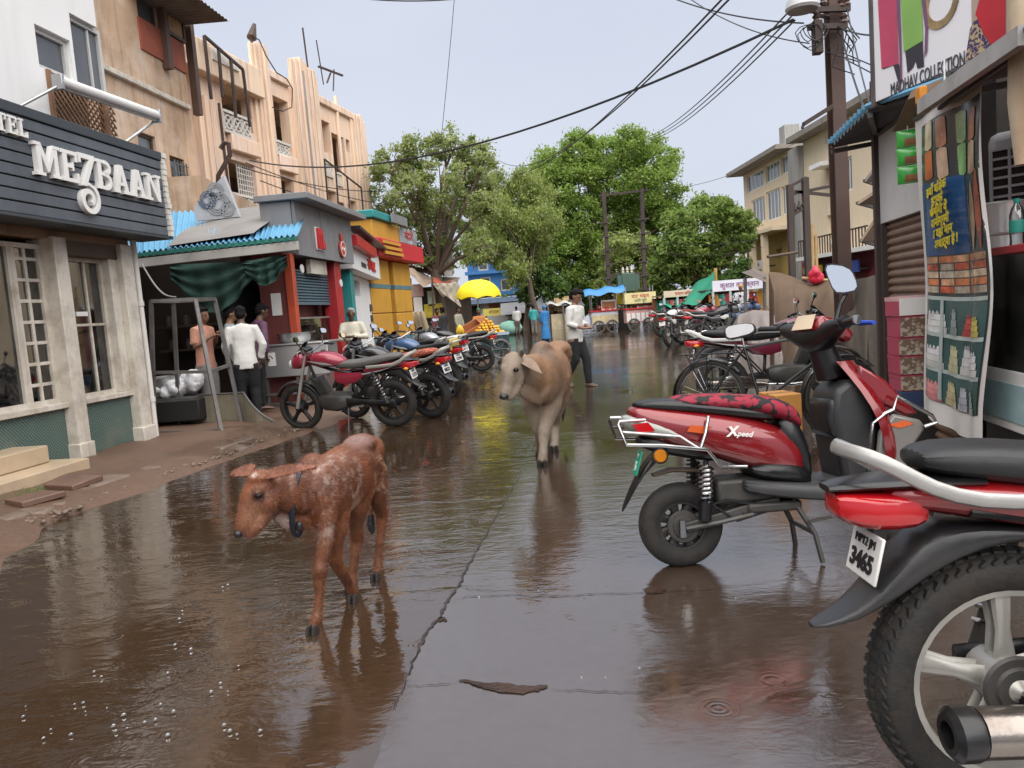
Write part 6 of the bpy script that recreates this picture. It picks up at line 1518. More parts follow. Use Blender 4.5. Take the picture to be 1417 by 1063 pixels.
MB().lathe([(.0405, .10), (.0415, .105), (.0415, .165), (.0405, .17)], n=16).build('label', M('teal_label', (.02, .30, .22), .5, var=.2), btl); MB().lathe([(.001, .268), (.017, .268), (.017, .295), (.001, .295)], n=12).build('cap', M('teal_cap', (.02, .30, .25), .5), btl)
# air cooler behind
ac = thing('air_cooler', 'grey room air cooler with a black grille standing inside the snack shop', 'air cooler', V((P(1372, 440, 5.25).x, 5.25, 0)), SF.rz + R(52))
zc0, zc1 = dl(1390, 310, 5.3)[2], dl(1390, 185, 5.3)[2]
CG = M('grey_cooler_plastic', (.34, .34, .36), .45, var=.08)
MB().box(-.02, .78, 0, .6, zc0, zc1).build('housing', CG, ac, bevel=.06); MB().box(-.02, .78, .0, .6, 0, zc0 - .01).build('stand', DARK, ac)
MB().box(.02, .66, -.012, -.001, zc0 + .05, zc1 - .12).build('grille_back', DARK, ac)
gb = MB()
for k in range(7): gb.box(.02 + k * .64 / 6 - .008, .02 + k * .64 / 6 + .008, -.03, -.013, zc0 + .05, zc1 - .12)
for k in range(8): z = zc0 + .05 + (zc1 - zc0 - .17) * k / 7; gb.box(.02, .66, -.028, -.014, z - .008, z + .008)
o = gb.build('grille_bars', CG, ac); o['kind'] = 'stuff'
# cloth roll hanging at the far right
cr_ = thing('hanging_cloth', 'rolled cream and orange cloth hanging at the shop edge on the far right', 'cloth', P(1405, 230, 3.9)); o_ = V(cr_.location)
MB().tube([P(1414, -60, 3.9) - o_, P(1415, 60, 3.9) - o_, P(1412, 140, 3.9) - o_, P(1414, 228, 3.9) - o_], [.05, .06, .055, .03], 12).build('roll', M('cream_cloth', (.50, .40, .28), .9, var=.25, sc=9, bmp=.3, streak=.4, streakcol=(.4, .13, .04)), cr_)
tub = thing('white_tub', 'white plastic tub on the ground under the printed curtain', 'tub', G(1312, 612)); tub.location = (V(tub.location) + V((0, .3, 0)))
MB().lathe([(.001, 0), (.13, 0), (.16, .2), (.17, .2), (.17, .22), (.15, .22), (.12, .02), (.001, .02)], n=20).build('shell', LETTER_W, tub); MB().tube([(-.16, 0, .19), (-.12, -.1, .28), (0.1, -.1, .28), (.16, 0, .19)], .006, 5).build('handle', IRON, tub)
# ================================================================== POLE, LAMP AND WIRES
pol = thing('electric_pole', 'tall brown steel pole with tangled wires and a street lamp', 'electric pole', (P(1168, 440, 9.6).x, 9.6, 0)); o_ = V(pol.location)
ptop = P(1148, -120, 9.6) - o_
PB = M('brown_rail_steel', (.075, .042, .033), .65, var=.25, sc=4, bmp=.2, dirt=.25, dirtcol=(.12, .07, .05))
fl = V((.0, 0, 0)); pm_ = MB(); pm_.beam(V((.0, 0, 0)), ptop, .022, .14, up=V((0, 1, 0)))
pm_.beam(V((0, -.08, 0)), ptop + V((0, -.08, 0)), .16, .022, up=V((0, 1, 0))); pm_.beam(V((0, .08, 0)), ptop + V((0, .08, 0)), .16, .022, up=V((0, 1, 0)))
pm_.build('post', PB, pol)
MB().beam(P(1112, 172, 9.5) - o_, P(1152, 147, 9.5) - o_, .05).build('stay_arm', RI, pol); MB().beam(P(1112, 172, 9.5) - o_, P(1110, 178, 9.5) - o_, .03).build('arm_tip', RI, pol)
for py, px0, px1 in ((14, 1122, 1176), (38, 1118, 1172)): MB().beam(P(px0, py, 9.4) - o_, P(px1, py - 2, 9.4) - o_, .06).build('crossarm', RI, pol)
for px, py in ((1128, 10), (1140, 8), (1165, 12), (1172, 10), (1130, 34), (1168, 34)): MB().lathe([(.03, 0), (.05, .03), (.03, .06), (.05, .09), (.015, .13)], P(px, py, 9.4) - o_, n=8).build('insulator', M('brown_insulator', (.09, .05, .04), .3), pol)
MB().obox(P(1131, 52, 9.4) - o_, (.10, .12, .38)).build('fuse_box', RI, pol, bevel=.01)
tw = MB()
for k in range(5):
    c = P(1120 + rnd.uniform(-4, 14), 50 + rnd.uniform(-8, 12), 9.35) - o_; r = rnd.uniform(.06, .15); ax = V((rnd.uniform(-.4, .4), 1, rnd.uniform(-.4, .4))).normalized(); a = ax.orthogonal().normalized(); b_ = ax.cross(a)
    tw.tube([c + (a * math.cos(t * .6) + b_ * math.sin(t * .6)) * r * (1 + .1 * math.sin(t * 2)) for t in range(12)], .006, 5)
for k in range(9): 
    p = P(1150 + rnd.uniform(-2, 30), rnd.uniform(10, 70), 9.4) - o_; tw.tube([p, p + V((rnd.uniform(-.2, .2), 0, -.25)), p + V((rnd.uniform(.0, .3), rnd.uniform(-.1, .1), -.2 - rnd.random() * .3))], .008, 4)
o = tw.build('wire_tangle', M('black_cable', (.012, .012, .014), .5), pol); o['kind'] = 'stuff'
lm = MB().lathe([(.001, .10), (.10, .09), (.17, .04), (.19, -.04), (.17, -.07), (.001, -.07)], P(1110, 6, 9.2) - o_, n=20)
lm.build('lamp_head', M('grey_lamp_shell', (.5, .5, .5), .4, var=.1), pol); MB().tube([P(1118, 10, 9.3) - o_, P(1135, 22, 9.4) - o_, P(1148, 24, 9.55) - o_], .025, 6).build('lamp_arm', RI, pol)
CAB = M('black_cable', (.012, .012, .014), .5)
def cable(label, a, b_, sag, r=.014, n=22, group=None):
    a, b_ = V(a), V(b_); c = (a + b_) / 2
    pts = [a.lerp(b_, i / n) - V((0, 0, 4 * sag * (i / n) * (1 - i / n))) - c for i in range(n + 1)]
    o = MB().tube(pts, r, 5).build('overhead_cable', CAB, None, loc=c); return tag(o, label, 'cable', group)
cable('thickest sagging black cable from the peach block to the pole', P(345, 222, 21), P(1098, 27, 9.4), .75, .018)
cable('upper of two black cables rising from the trees to the top right', P(690, 222, 40), P(1012, -4, 9), .9, .013)
cable('lower of two black cables rising from the trees to the top right', P(686, 238, 40), P(1002, -4, 9), .8, .013)
for k, w in enumerate(('left', 'middle', 'right')): cable('%s wire of the three running from double pole to electric pole' % w, P(893 + 3 * k, 190 + 2 * k, 30), P(1090 + 5 * k, 18 + 5 * k, 9.4), .25, .011)
cable('thin wire dropping from the top edge into the pale tree', P(629, -5, 20), P(611, 187, 22), .05, .008)
cable('dark cable sagging across the very top of the street', P(470, -6, 14), P(680, -8, 14), .10, .012)
cable('upper wire running from the top edge to the pole lamp', P(925, -5, 12), P(1112, 32, 9.4), .08, .010)
cable('lower wire running from the top edge to the pole lamp', P(950, -5, 12), P(1120, 60, 9.4), .12, .008)
cable('thin wire from the pole across the white billboard', P(1160, 36, 9.4), P(1300, 20, 5.4), .12, .010)
cable('second thin wire from the pole down to the blue awning', P(1165, 50, 9.4), P(1196, 150, 7.2), .05, .010)
cable('third thin wire from the pole down to the awning corner', P(1172, 10, 9.4), P(1212, 170, 7.4), .10, .008)
cable('upper thin wire crossing the lower peach block', P(335, 232, 21), P(560, 262, 36), .3, .016)
cable('middle thin wire crossing the lower peach block', P(340, 225, 21), P(600, 285, 36), .4, .014)
cable('lowest thin wire crossing the lower peach block', P(360, 250, 21), P(640, 300, 36), .5, .014)
cable('wire from the double pole across to the cream building', P(838, 318, 36), P(1052, 330, 40), .5, .012)
cable('lower wire from the double pole across to the cream building', P(838, 328, 36), P(1056, 342, 40), .6, .012)
cable('thin faint wire from the double pole toward the roof corner', P(890, 262, 36), P(1120, 185, 30), .6, .010)
# ================================================================== VEHICLES
RUB = M('tyre_rubber', (.011, .0105, .010), .7, var=.25, sc=30, bmp=.3, dirt=.5, dirtcol=(.055, .038, .026))
BLKP = M('black_plastic', (.0065, .0065, .0075), .30, var=.2, sc=12, dirt=.25, dirtcol=(.035, .028, .022))
GRYP = M('grey_plastic_trim', (.042, .043, .045), .45, var=.15, sc=10, dirt=.2)
ALLOY = M('silver_alloy', (.40, .385, .35), .38, metal=.55, var=.12, sc=8, dirt=.35, dirtcol=(.2, .16, .12))
ALLOY_B = M('black_alloy', (.009, .009, .010), .4, metal=.3, var=.2, sc=8, dirt=.3)
CHROME = M('chrome', (.42, .42, .42), .16, metal=1.0, var=.1, sc=10, dirt=.25, dirtcol=(.25, .18, .12))
ENG = M('engine_grey', (.070, .068, .064), .5, metal=.5, var=.3, sc=14, dirt=.5, dirtcol=(.07, .05, .035))
SEATV = M('black_seat_vinyl', (.009, .009, .010), .5, var=.2, sc=20, bmp=.15)
GREYSEAT = M('dusty_grey_seat', (.085, .08, .075), .6, var=.2, sc=10, bmp=.15)
LENS_R = M('red_tail_lens', (.42, .006, .010), .12, var=.15, sc=20, bmp=0, coat=.5)
LENS_O = M('orange_lens', (.65, .22, .01), .2, bmp=0)
LENS_C = M('clear_lens', (.55, .57, .58), .08, bmp=0, var=.1)
PLATE_W = M('white_plate', (.72, .71, .68), .4, var=.05, dirt=.15, dirtcol=(.4, .35, .3))
PLATE_Y = M('yellow_plate', (.62, .46, .05), .4)
MIRR = M('mirror_glass', (.85, .86, .87), .02, metal=1, var=0, bmp=0)
INKB = M('black_ink', (.012, .012, .014), .4, bmp=0)
RED_M = M('metallic_red', (.29, .006, .010), .25, metal=.15, var=.1, sc=4, bmp=0, coat=.8, dirt=.3, dirtcol=(.15, .06, .05))
def arcpts(c, r, a0, a1, n, y=0): return [(c[0] + r * math.cos(R(a0 + (a1 - a0) * i / n)), y, c[1] + r * math.sin(R(a0 + (a1 - a0) * i / n))) for i in range(n + 1)]
def secs(lst, n=14, ex=2.6):
    """body built over cross sections: (x, z centre, half width, half height[, exponent])"""
    rings = []
    for s in lst:
        x, z, hw, hh = s[:4]; e = s[4] if len(s) > 4 else ex; ring = []
        for j in range(n):
            a = 2 * PI * j / n; c, q = math.cos(a), math.sin(a)
            ring.append((x, hw * math.copysign(abs(c) ** (2 / e), c), z + hh * math.copysign(abs(q) ** (2 / e), q)))
        rings.append(ring)
    return MB().rings(rings, True)
def wheel(parent, x, r, w, rim_mat, n=28, spokes=5, rimw=.02, tread=False, wire=0, drum=.06, disc=False):
    wh = node('wheel', parent); wh.location = (x, 0, r)
    h = w * .85
    prof = [(r - h, -w * .38), (r - h * .75, -w * .5), (r - h * .35, -w * .5), (r - h * .1, -w * .36), (r, -w * .12), (r, w * .12), (r - h * .1, w * .36), (r - h * .35, w * .5), (r - h * .75, w * .5), (r - h, w * .38)]
    rings = []
    for rad, yy in prof: rings.append([(rad * math.cos(2 * PI * j / n), yy, rad * math.sin(2 * PI * j / n)) for j in range(n)])
    tb = MB().rings(rings, False)
    if tread:
        nt_ = 64
        for j in range(nt_):
            a = 2 * PI * j / nt_
            for yy, da, ln in ((-w * .40, .0, .7), (-w * .14, .03, 1), (w * .14, 0, 1), (w * .40, .03, .7)):
                rr = r - (h * .16 if abs(yy) > w * .3 else h * .01); rot = Matrix.Rotation(-(a + da), 3, 'Y')
                tb.obox(rot @ V((rr, 0, 0)) + V((0, yy, 0)), (.007, w * .2, .62 * 2 * PI * r / nt_), rot @ Matrix.Rotation(math.copysign(.5 if abs(yy) > w * .3 else .15, yy), 3, 'Y' if abs(yy) > w * .3 else 'X'))
    tb.build('tyre', RUB, wh, ang=50)
    ri = r - h * .96
    rm_ = MB(); rings = []
    for rad, yy in ((ri + .006, -w * .38), (ri - rimw, -w * .36), (ri - rimw * 1.3, -w * .2), (ri - rimw * 1.3, w * .2), (ri - rimw, w * .36), (ri + .006, w * .38)):
        rings.append([(rad * math.cos(2 * PI * j / n), yy, rad * math.sin(2 * PI * j / n)) for j in range(n)])
    rm_.rings(rings, False)
    if wire:
        for j in range(wire):
            a = 2 * PI * j / wire; b_ = a + (.5 if j % 2 else -.5); s = -1 if (j // 2) % 2 else 1
            rm_.tube([(.025 * math.cos(b_), s * .028, .025 * math.sin(b_)), ((ri - rimw) * math.cos(a), 0, (ri - rimw) * math.sin(a))], .0016, 4)
    else:
        for j in range(spokes):
            a = 2 * PI * j / spokes + .35; c, s_ = math.cos(a), math.sin(a); ro = ri - rimw * .9
            for side in (-1, 1):
                p0, p1 = V((drum * .6 * c, side * .018, drum * .6 * s_)), V((ro * c, side * w * .20, ro * s_))
                rm_.tube([p0, p0.lerp(p1, .5), p1], [(.030, .010), (.018, .010), (.026, .012)], 8, up=V((0, 1, 0)))
    rm_.build('rim', rim_mat, wh)
    MB().lathe([(.012, -w * .9), (.02, -w * .75), (drum, -w * .55), (drum * 1.05, -w * .35), (drum * 1.05, w * .35), (drum, w * .55), (.02, w * .75), (.012, w * .9)], ax='y', n=20).build('hub', rim_mat if not wire else ENG, wh)
    if disc: MB().lathe([(.03, -.012), (.05, -.012), (.055, -.004), (.074, -.004), (.08, .004), (.05, .008)], (0, -w * .60, 0), 'y', 24).build('brake_drum', ENG, wh)
    return wh
def coil(mb, a, b_, r, turns, w, n=10):
    a, b_ = V(a), V(b_); t, s, u = frame_of(b_ - a); k = turns * n
    mb.tube([a.lerp(b_, i / k) + (s * math.cos(2 * PI * i / n) + u * math.sin(2 * PI * i / n)) * r for i in range(k + 1)], w, 5)
def mirror_of(parent, base, tip, w=.11, h=.07, yaw=0.0, roll=0.0, stem=.007, pitch=.12):
    m = node('mirror', parent); base, tip = V(base), V(tip)
    rot = Matrix.Rotation(yaw, 3, 'Z') @ Matrix.Rotation(pitch, 3, 'Y') @ Matrix.Rotation(roll, 3, 'X')
    st_ = tip + rot @ V((.016, 0, -h * .38)); MB().tube([base, base.lerp(st_, .6) + V((0, .01, .01)), st_, tip + rot @ V((.03, 0, -h * .2))], stem, 6).build('stem', BLKP, m)
    out = [(-.5, -.25), (-.46, -.42), (-.3, -.5), (.1, -.45), (.38, -.36), (.47, -.2), (.5, .15), (.48, .4), (.38, .5), (.2, .48), (-.2, .32), (-.42, .14), (-.48, 0)]
    def sh(k, x): return [tip + rot @ V((x, p[0] * w * k, p[1] * h * k)) for p in out]
    MB().rings([sh(.55, .035), sh(.95, .018), sh(1.0, .002), sh(1.0, -.004)], True).build('shell', BLKP, m)
    MB().rings([sh(.9, -.0045), sh(.9, -.006)], True).build('mirror_face', MIRR, m)
def plate(parent, loc, w, h, txt, small, tilt=R(-20), mat=PLATE_W, rz=-PI / 2):
    q = node('number_plate', parent); q.location = loc; q.rotation_euler = (tilt, 0, rz)
    MB().box(-w / 2, w / 2, -.004, .004, -h / 2, h / 2).build('plate', mat, q, bevel=.004)
    ink = INKB if mat != M('green_plate', (.02, .3, .18), .4) else PLATE_W
    if txt: text(txt, h * .52, ink, q, (0, -.006, -h * .16), depth=.0015, name='plate_number', bold=.002, sx=w / h * .72)
    if small: text(small, h * .26, ink, q, (0, -.006, h * .28), depth=.0015, name='plate_letters', sx=w / h * .72)
    return q
def motorcycle(label, group, paint, accent, seat=SEATV, rim=ALLOY_B, near=False, low=False, number=('4417', 'MP12'), rail=ALLOY, tank=None, name='motorcycle', pmat=PLATE_W):
    n = 40 if near else (14 if low else 24); tank = tank or paint
    t = thing(name, label, 'motorcycle', (0, 0, 0), 0, group)
    wheel(t, -.63, .32 if near else .30, .105, rim, n, 5, .018, near, disc=not low, drum=.062)
    fw = wheel(t, .63, .295, .085, rim, n, 5, .018, near, disc=not low)
    # tail: cowl, lamp, mudguard
    secs([(-.30, .72, .115, .055), (-.48, .745, .125, .065), (-.66, .775, .115, .058), (-.82, .795, .095, .042), (-.92, .80, .075, .028)], 16).build('tail_cowl', paint, t, sub=0 if low else 1)
    secs([(-.80, .765, .092, .040), (-.90, .760, .090, .048), (-.98, .766, .074, .045), (-1.03, .782, .055, .030)], 14, 4).build('tail_lamp', LENS_R, t, sub=0 if low else 1)
    secs([(-.70, .826, .10, .014), (-.86, .828, .09, .014), (-1.0, .822, .058, .012), (-1.035, .818, .035, .008)], 12).build('tail_cap', BLKP, t)
    if not low:
        for s in (() if near else (-1, 1)):
            MB().prism([(-.30, .70), (-.58, .735), (-.78, .775), (-.58, .722), (-.30, .68)], s * .117, s * .123).build('tail_stripe', accent, t)
            st = node('indicator', t); MB().tube([(-.90, s * .06, .735), (-.91, s * .12, .735)], .008, 5).build('stem', BLKP, st); MB().ell((-.915, s * .14, .735), (.032, .025, .02), 8, 6).build('lens', LENS_O, st)
    mg = [(-.46, .68, .06, .012), (-.60, .688, .068, .016), (-.70, .69, .078, .030), (-.80, .668, .08, .058), (-.87, .615, .078, .050), (-.93, .558, .07, .028), (-.99, .512, .058, .014), (-1.06, .486, .036, .006), (-1.09, .480, .018, .004)]
    secs(mg, 12, 4).build('rear_mudguard', M('dark_grey_mudguard', (.016, .017, .019), .3, var=.2, sc=8, dirt=.25), t, ang=50, sub=1 if near else 0)
    plate(t, (-.945, 0, .648), .17 if not near else .165, .115, *number, tilt=R(-14), mat=pmat)
    MB().box(-.93, -.90, -.02, .02, .66, .73).build('plate_bracket', BLKP, t)
    # rail, seat
    rp = [V((-.40, .128, .775)), V((-.59, .135, .782)), V((-.74, .132, .79)), V((-.84, .125, .825)), V((-.91, .115, .875)), V((-.965, .095, .905)), V((-.995, .05, .912))]
    rp = rp + [V((p.x, -p.y, p.z)) for p in reversed(rp)]
    MB().tube(rp, [(.011, .020)] * len(rp), 8, up=V((0, 0, 1))).build('grab_rail', rail, t, sub=1 if near else 0)
    secs([(.06, .80, .085, .03), (-.06, .815, .10, .05), (-.22, .80, .125, .055), (-.40, .82, .132, .055), (-.60, .855, .128, .052), (-.76, .875, .112, .042), (-.84, .875, .07, .02)], 16, 3).build('seat', seat, t, sub=0 if low else 1)
    # tank and side panels
    secs([(.40, .88, .05, .05), (.34, .895, .105, .085), (.20, .895, .145, .10), (.06, .875, .13, .09), (-.05, .845, .09, .06), (-.09, .835, .05, .035)], 16, 2.5).build('fuel_tank', tank, t, sub=0 if low else 1)
    if not low: MB().lathe([(.001, .0), (.03, 0), (.03, .012), (.001, .014)], (.20, 0, .992), n=14).build('fuel_cap', CHROME, t)
    for s in (-1, 1):
        secs([(.02, .66, .01, .05), (-.10, .65, .014, .075), (-.24, .66, .014, .06), (-.33, .69, .01, .03)], 10).build('side_panel', paint, t, loc=(0, s * .115, 0))
        if not low: MB().prism([(.36, .90), (.10, .86), (.02, .83), (.16, .84)], s * .143, s * .150).build('tank_stripe', accent, t)
    # engine, frame, exhaust
    e = MB(); e.add(*(lambda m_: (m_.v, m_.f))(secs([(.34, .36, .06, .07), (.26, .36, .12, .11), (.08, .35, .135, .12), (-.06, .36, .12, .10), (-.12, .37, .07, .06)], 12, 3)))
    e.build('engine_case', ENG, t)
    ef = MB()
    for k in range(7 if not low else 3):
        kk = k * (1 if not low else 2.3); ef.obox((.24 + .018 * kk, 0, .47 + .03 * kk), (.17, .17, .010 if not low else .03), Matrix.Rotation(R(-25), 3, 'Y'))
    ef.obox((.29, 0, .555), (.12, .12, .22), Matrix.Rotation(R(25), 3, 'Y')); o = ef.build('cylinder', ENG, t); o['kind'] = 'stuff'
    fr_ = MB(); fr_.tube([(.43, 0, .90), (.36, 0, .62), (.30, 0, .30), (.22, 0, .25)], .018, 6); fr_.tube([(.43, 0, .86), (.15, 0, .76), (-.12, 0, .70), (-.16, 0, .36)], .02, 6)
    for s in (-1, 1): fr_.tube([(-.10, s * .08, .70), (-.46, s * .10, .72), (-.74, s * .09, .76)], .013, 5); fr_.tube([(-.16, s * .08, .36), (-.46, s * .10, .70)], .011, 5); fr_.beam((-.14, s * .085, .35), (-.64, s * .095, .30), .022, .04); fr_.tube([(-.05, s * .1, .28), (-.05, s * .22, .27)], .013, 6)
    fr_.build('frame', BLKP, t)
    MB().tube([(.28, -.06, .44), (.37, -.08, .38), (.32, -.11, .25), (.12, -.14, .235), (-.18, -.155, .25)], .018, 8).build('exhaust_header', CHROME, t)
    ex = node('exhaust', t)
    MB().tube([(-.16, -.155, .25), (-.24, -.165, .258), (-.70, -.185, .285), (-.80, -.19, .29)], [.022, .045, .056, .056], 16 if near else 10).build('silencer', M('sooty_chrome', (.27, .24, .215), .18, metal=.9, var=.3, sc=12, dirt=.85, dirtcol=(.07, .035, .02)), ex)
    MB().lathe([(.056, 0), (.060, -.01), (.060, -.05), (.045, -.062), (.030, -.062), (.028, -.02), (.001, -.02)], (-.80, -.19, .29), 'x', 18).build('end_cap', BLKP, ex)
    MB().tube([(-.30, -.215, .31), (-.55, -.238, .335), (-.66, -.24, .34)], [(.006, .03), (.006, .045), (.006, .02)], 8).build('heat_shield', CHROME, ex)
    for s in (-1, 1):
        sh_ = node('rear_shock', t); MB().tube([(-.62, s * .13, .33), (-.56, s * .13, .50)], .022, 8).tube([(-.56, s * .13, .50), (-.47, s * .125, .73)], .013, 8).build('damper', ENG, sh_)
        m_ = MB(); coil(m_, (-.60, s * .13, .40), (-.49, s * .126, .68), .027, 8 if not low else 4, .006, 8); m_.build('spring', CHROME if not low else ENG, sh_)
    MB().tube([(-.68, .115, .31), (-.3, .105, .35), (.0, .10, .36)], [(.014, .05), (.014, .03), (.014, .06)], 8).build('chain_case', BLKP, t)
    # front end
    for s in (-1, 1): MB().tube([(.63, s * .085, .30), (.53, s * .085, .60), (.40, s * .085, .98)], [.026, .022, .016], 8).build('fork_leg', ALLOY if not low else ENG, t)
    fm = MB(); rings = []
    for i in range(13):
        a = R(160 - i * 11.5); c, s_ = math.cos(a), math.sin(a); rings.append([(.63 + rr * c, yy, .295 + rr * s_) for rr, yy in ((.325, -.055), (.345, -.035), (.35, 0), (.345, .035), (.325, .055))])
    fm.rings(rings, False, closed=False); fm.build('front_mudguard', BLKP if not near else paint, t)
    hl = node('headlamp', t)
    secs([(.40, .90, .08, .08), (.48, .90, .125, .11), (.58, .875, .115, .095), (.635, .86, .085, .065)], 14).build('cowl', paint, hl, sub=0 if low else 1)
    secs([(.595, .855, .09, .062), (.650, .85, .078, .055)], 14).build('lens', LENS_C, hl)
    MB().grid(lambda u, v: (.585 - .14 * v - .03 * abs(2 * u - 1), (u - .5) * .20 * (1 - .45 * v), .95 + .16 * v), 8, 4).build('visor', BLKP, hl)
    hb = node('handlebar', t)
    MB().tube([(.26, .36, 1.02), (.33, .26, 1.05), (.38, .10, .99), (.38, -.10, .99), (.33, -.26, 1.05), (.26, -.36, 1.02)], .012, 8).build('bar', CHROME if not low else BLKP, hb)
    for s in (-1, 1):
        MB().tube([(.255, s * .375, 1.018), (.325, s * .27, 1.048)], .018, 8).build('grip', BLKP, hb); MB().tube([(.35, s * .25, 1.05), (.38, s * .30, 1.03), (.33, s * .39, 1.01)], .006, 5).build('lever', ALLOY, hb)
        mirror_of(hb, (.33, s * .24, 1.05), (.34, s * .33, 1.20), .11, .075, s * .2)
    MB().obox((.42, 0, 1.02), (.08, .16, .06), Matrix.Rotation(R(-30), 3, 'Y')).build('meter_panel', BLKP, t, bevel=.01)
    MB().tube([(-.08, .11, .28), (-.12, .26, .03), (-.14, .29, .0)], .010, 6).build('side_stand', ENG, t)
    return t
def stand_at(t, rear, front, lean=-6.0):
    """both tyres on the ground points"""
    a, b_ = V(rear), V(front); d = (b_ - a).normalized(); c = a + d * .63; t.location = (c.x, c.y, 0); t.rotation_euler = (R(lean), 0, math.atan2(d.y, d.x)); return t
# ---- right foreground motorcycle, only its tail in view
hub = P(1398, 952, 1.76)
m1 = motorcycle('nearest red motorcycle with silver alloy wheel and white plate at the right edge', None, RED_M, PLATE_W, rim=ALLOY, near=True, number=('3465', 'MP12 JM'), rail=M('silver_paint_rail', (.36, .35, .335), .3, metal=.4, var=.08, sc=8, dirt=.2))
m1.location = (hub.x + .63, 1.76, 0); m1.rotation_euler = (R(-2), 0, R(-2))
# ---- row of motorcycles before the left shops
LG = 'motorcycles parked before the left shops'
CRED = M('cherry_red_paint', (.26, .012, .035), .3, metal=.1, var=.1, sc=4, bmp=0, coat=.6, dirt=.2)
BLKG = M('gloss_black_paint', (.006, .006, .007), .22, var=.2, bmp=0, coat=.6, dirt=.2); BLUEG = M('denim_blue_paint', (.045, .10, .22), .3, var=.15, bmp=0, coat=.5, dirt=.25); SILV = M('silver_paint', (.40, .41, .43), .3, metal=.4, var=.1, bmp=0, dirt=.2); WHTP = M('white_gloss_paint', (.62, .62, .60), .3, var=.06, bmp=0, coat=.4, dirt=.2); MARG = M('maroon_gloss_paint', (.13, .010, .028), .25, var=.1, bmp=0, coat=.7, dirt=.15)
m2 = motorcycle('cherry red motorcycle with dusty grey seat, foremost before the left shops', LG, CRED, SILV, seat=GREYSEAT, number=('1173', 'MP12'))
stand_at(m2, G(549, 590), G(434, 594), -7)
dv = (G(434, 594) - G(549, 590)).normalized(); 
m3 = motorcycle('black motorcycle with an orange patterned seat cover behind the cherry red one', LG, BLKG, SILV, seat=pattern_mat('orange_seat_print', (.50, .10, .03), (.06, .03, .03), 'noise', 60), number=('8822', 'MP09'))
q = G(600, 578); stand_at(m3, q, q + dv + V((.0, .25, 0)), -7)
m4 = motorcycle('blue motorcycle with a yellow front plate behind the black one', LG, BLUEG, WHTP, number=('5290', 'MP12'))
q = G(624, 550); stand_at(m4, q, q + dv + V((.1, .45, 0)), -7)
m5 = motorcycle('black motorcycle parked farthest, seen side on beside the fruit cart', LG, BLKG, SILV, number=('6051', 'MP12'))
q = G(668, 514); stand_at(m5, q, q + V((-1, .12, 0)), -6)
m6 = motorcycle('dark grey motorcycle with bare handlebars before the white shop', LG, M('dark_grey_paint', (.045, .045, .05), .3, bmp=0, dirt=.2), SILV, low=True)
q = G(604, 537); stand_at(m6, q, q + dv + V((.1, .35, 0)), -6)
m7 = motorcycle('silver motorcycle with white seat before the yellow gate', LG, SILV, BLUEG, seat=WHTP, low=True)
q = G(637, 527); stand_at(m7, q, q + dv + V((.2, .6, 0)), -6)
yp = MB().box(-.1, .1, -.012, .012, -.09, .09).build('yellow_box_lamp', M('yellow_lamp_box', (.62, .48, .12), .5, var=.3, sc=12), m4, bevel=.02); yp.location = (-.90, 0, .86); yp.rotation_euler = (0, 0, PI / 2)
# ---- maroon motorcycle behind the bicycle
m8 = motorcycle('maroon motorcycle with a white grab rail standing behind the bicycle', None, MARG, WHTP, rail=WHTP, number=('2276', 'MP12'))
q = G(1002, 566); stand_at(m8, q, q + V((1, -.08, 0)), -5)
# ---- crowd of parked motorcycles on the right
RG = 'motorcycles parked on the right before the stalls'
protos = []
for i, (pt, ac, st_, rr, lab) in enumerate(((CRED, SILV, SEATV, ALLOY, 'red'), (BLKG, SILV, SEATV, ALLOY_B, 'black'), (WHTP, CRED, SEATV, ALLOY, 'white'), (BLUEG, SILV, GREYSEAT, ALLOY_B, 'blue'), (SILV, BLKG, pattern_mat('red_seat_print', (.40, .05, .03), (.1, .03, .02), 'noise', 40), ALLOY_B, 'silver'))):
    p_ = motorcycle('x', RG, pt, ac, seat=st_, rim=rr, low=True, number=('', '')); protos.append((p_, lab))
spots = [(926, 480, 62, 2, 'with its tail turned to the street, nearest the camera in the crowd'), (915, 466, 25, 1, 'nearest the street in the crowd'), (944, 476, 20, 0, 'second along the front of the crowd'), (952, 466, 30, 4, 'with a red patterned seat in the front of the crowd'), (968, 478, 15, 1, 'in the front of the crowd before the covered one'), (984, 472, 25, 2, 'right of the red seated one'), (1000, 470, 10, 3, 'in the front beside the tarpaulin cover'), (930, 458, 20, 3, 'second row, left end'), (946, 456, 35, 1, 'second row, between blue and white ones'), (962, 457, 20, 2, 'second row, middle'), (978, 459, 15, 0, 'second row, right of the middle'), (996, 460, 20, 1, 'second row, under the garment stall'), (1012, 461, 30, 4, 'second row, near the covered one'), (918, 449, 30, 1, 'third row beside the food cart'), (936, 448, 20, 4, 'third row, left of the middle'), (955, 449, 25, 0, 'third row, middle'), (975, 450, 15, 3, 'third row, right of the middle'), (995, 451, 25, 2, 'third row by the stall posts'), (1016, 452, 20, 1, 'third row, right end')]
spec = [tree_of(p_) for p_, _ in protos]; used = set()
for px, py, ang_, k, where in spots:
    q = G(px, py); lab = '%s parked motorcycle %s' % (protos[k][1], where); d = V((math.cos(R(ang_)), math.sin(R(ang_)), 0)); c = q + d * .63
    if k in used: dup(spec[k], (c.x, c.y, 0), R(ang_), lab, RG)
    else:
        used.add(k); r_ = protos[k][0]; r_.location = (c.x, c.y, 0); r_.rotation_euler = (R(-6), 0, R(ang_)); r_['label'] = lab
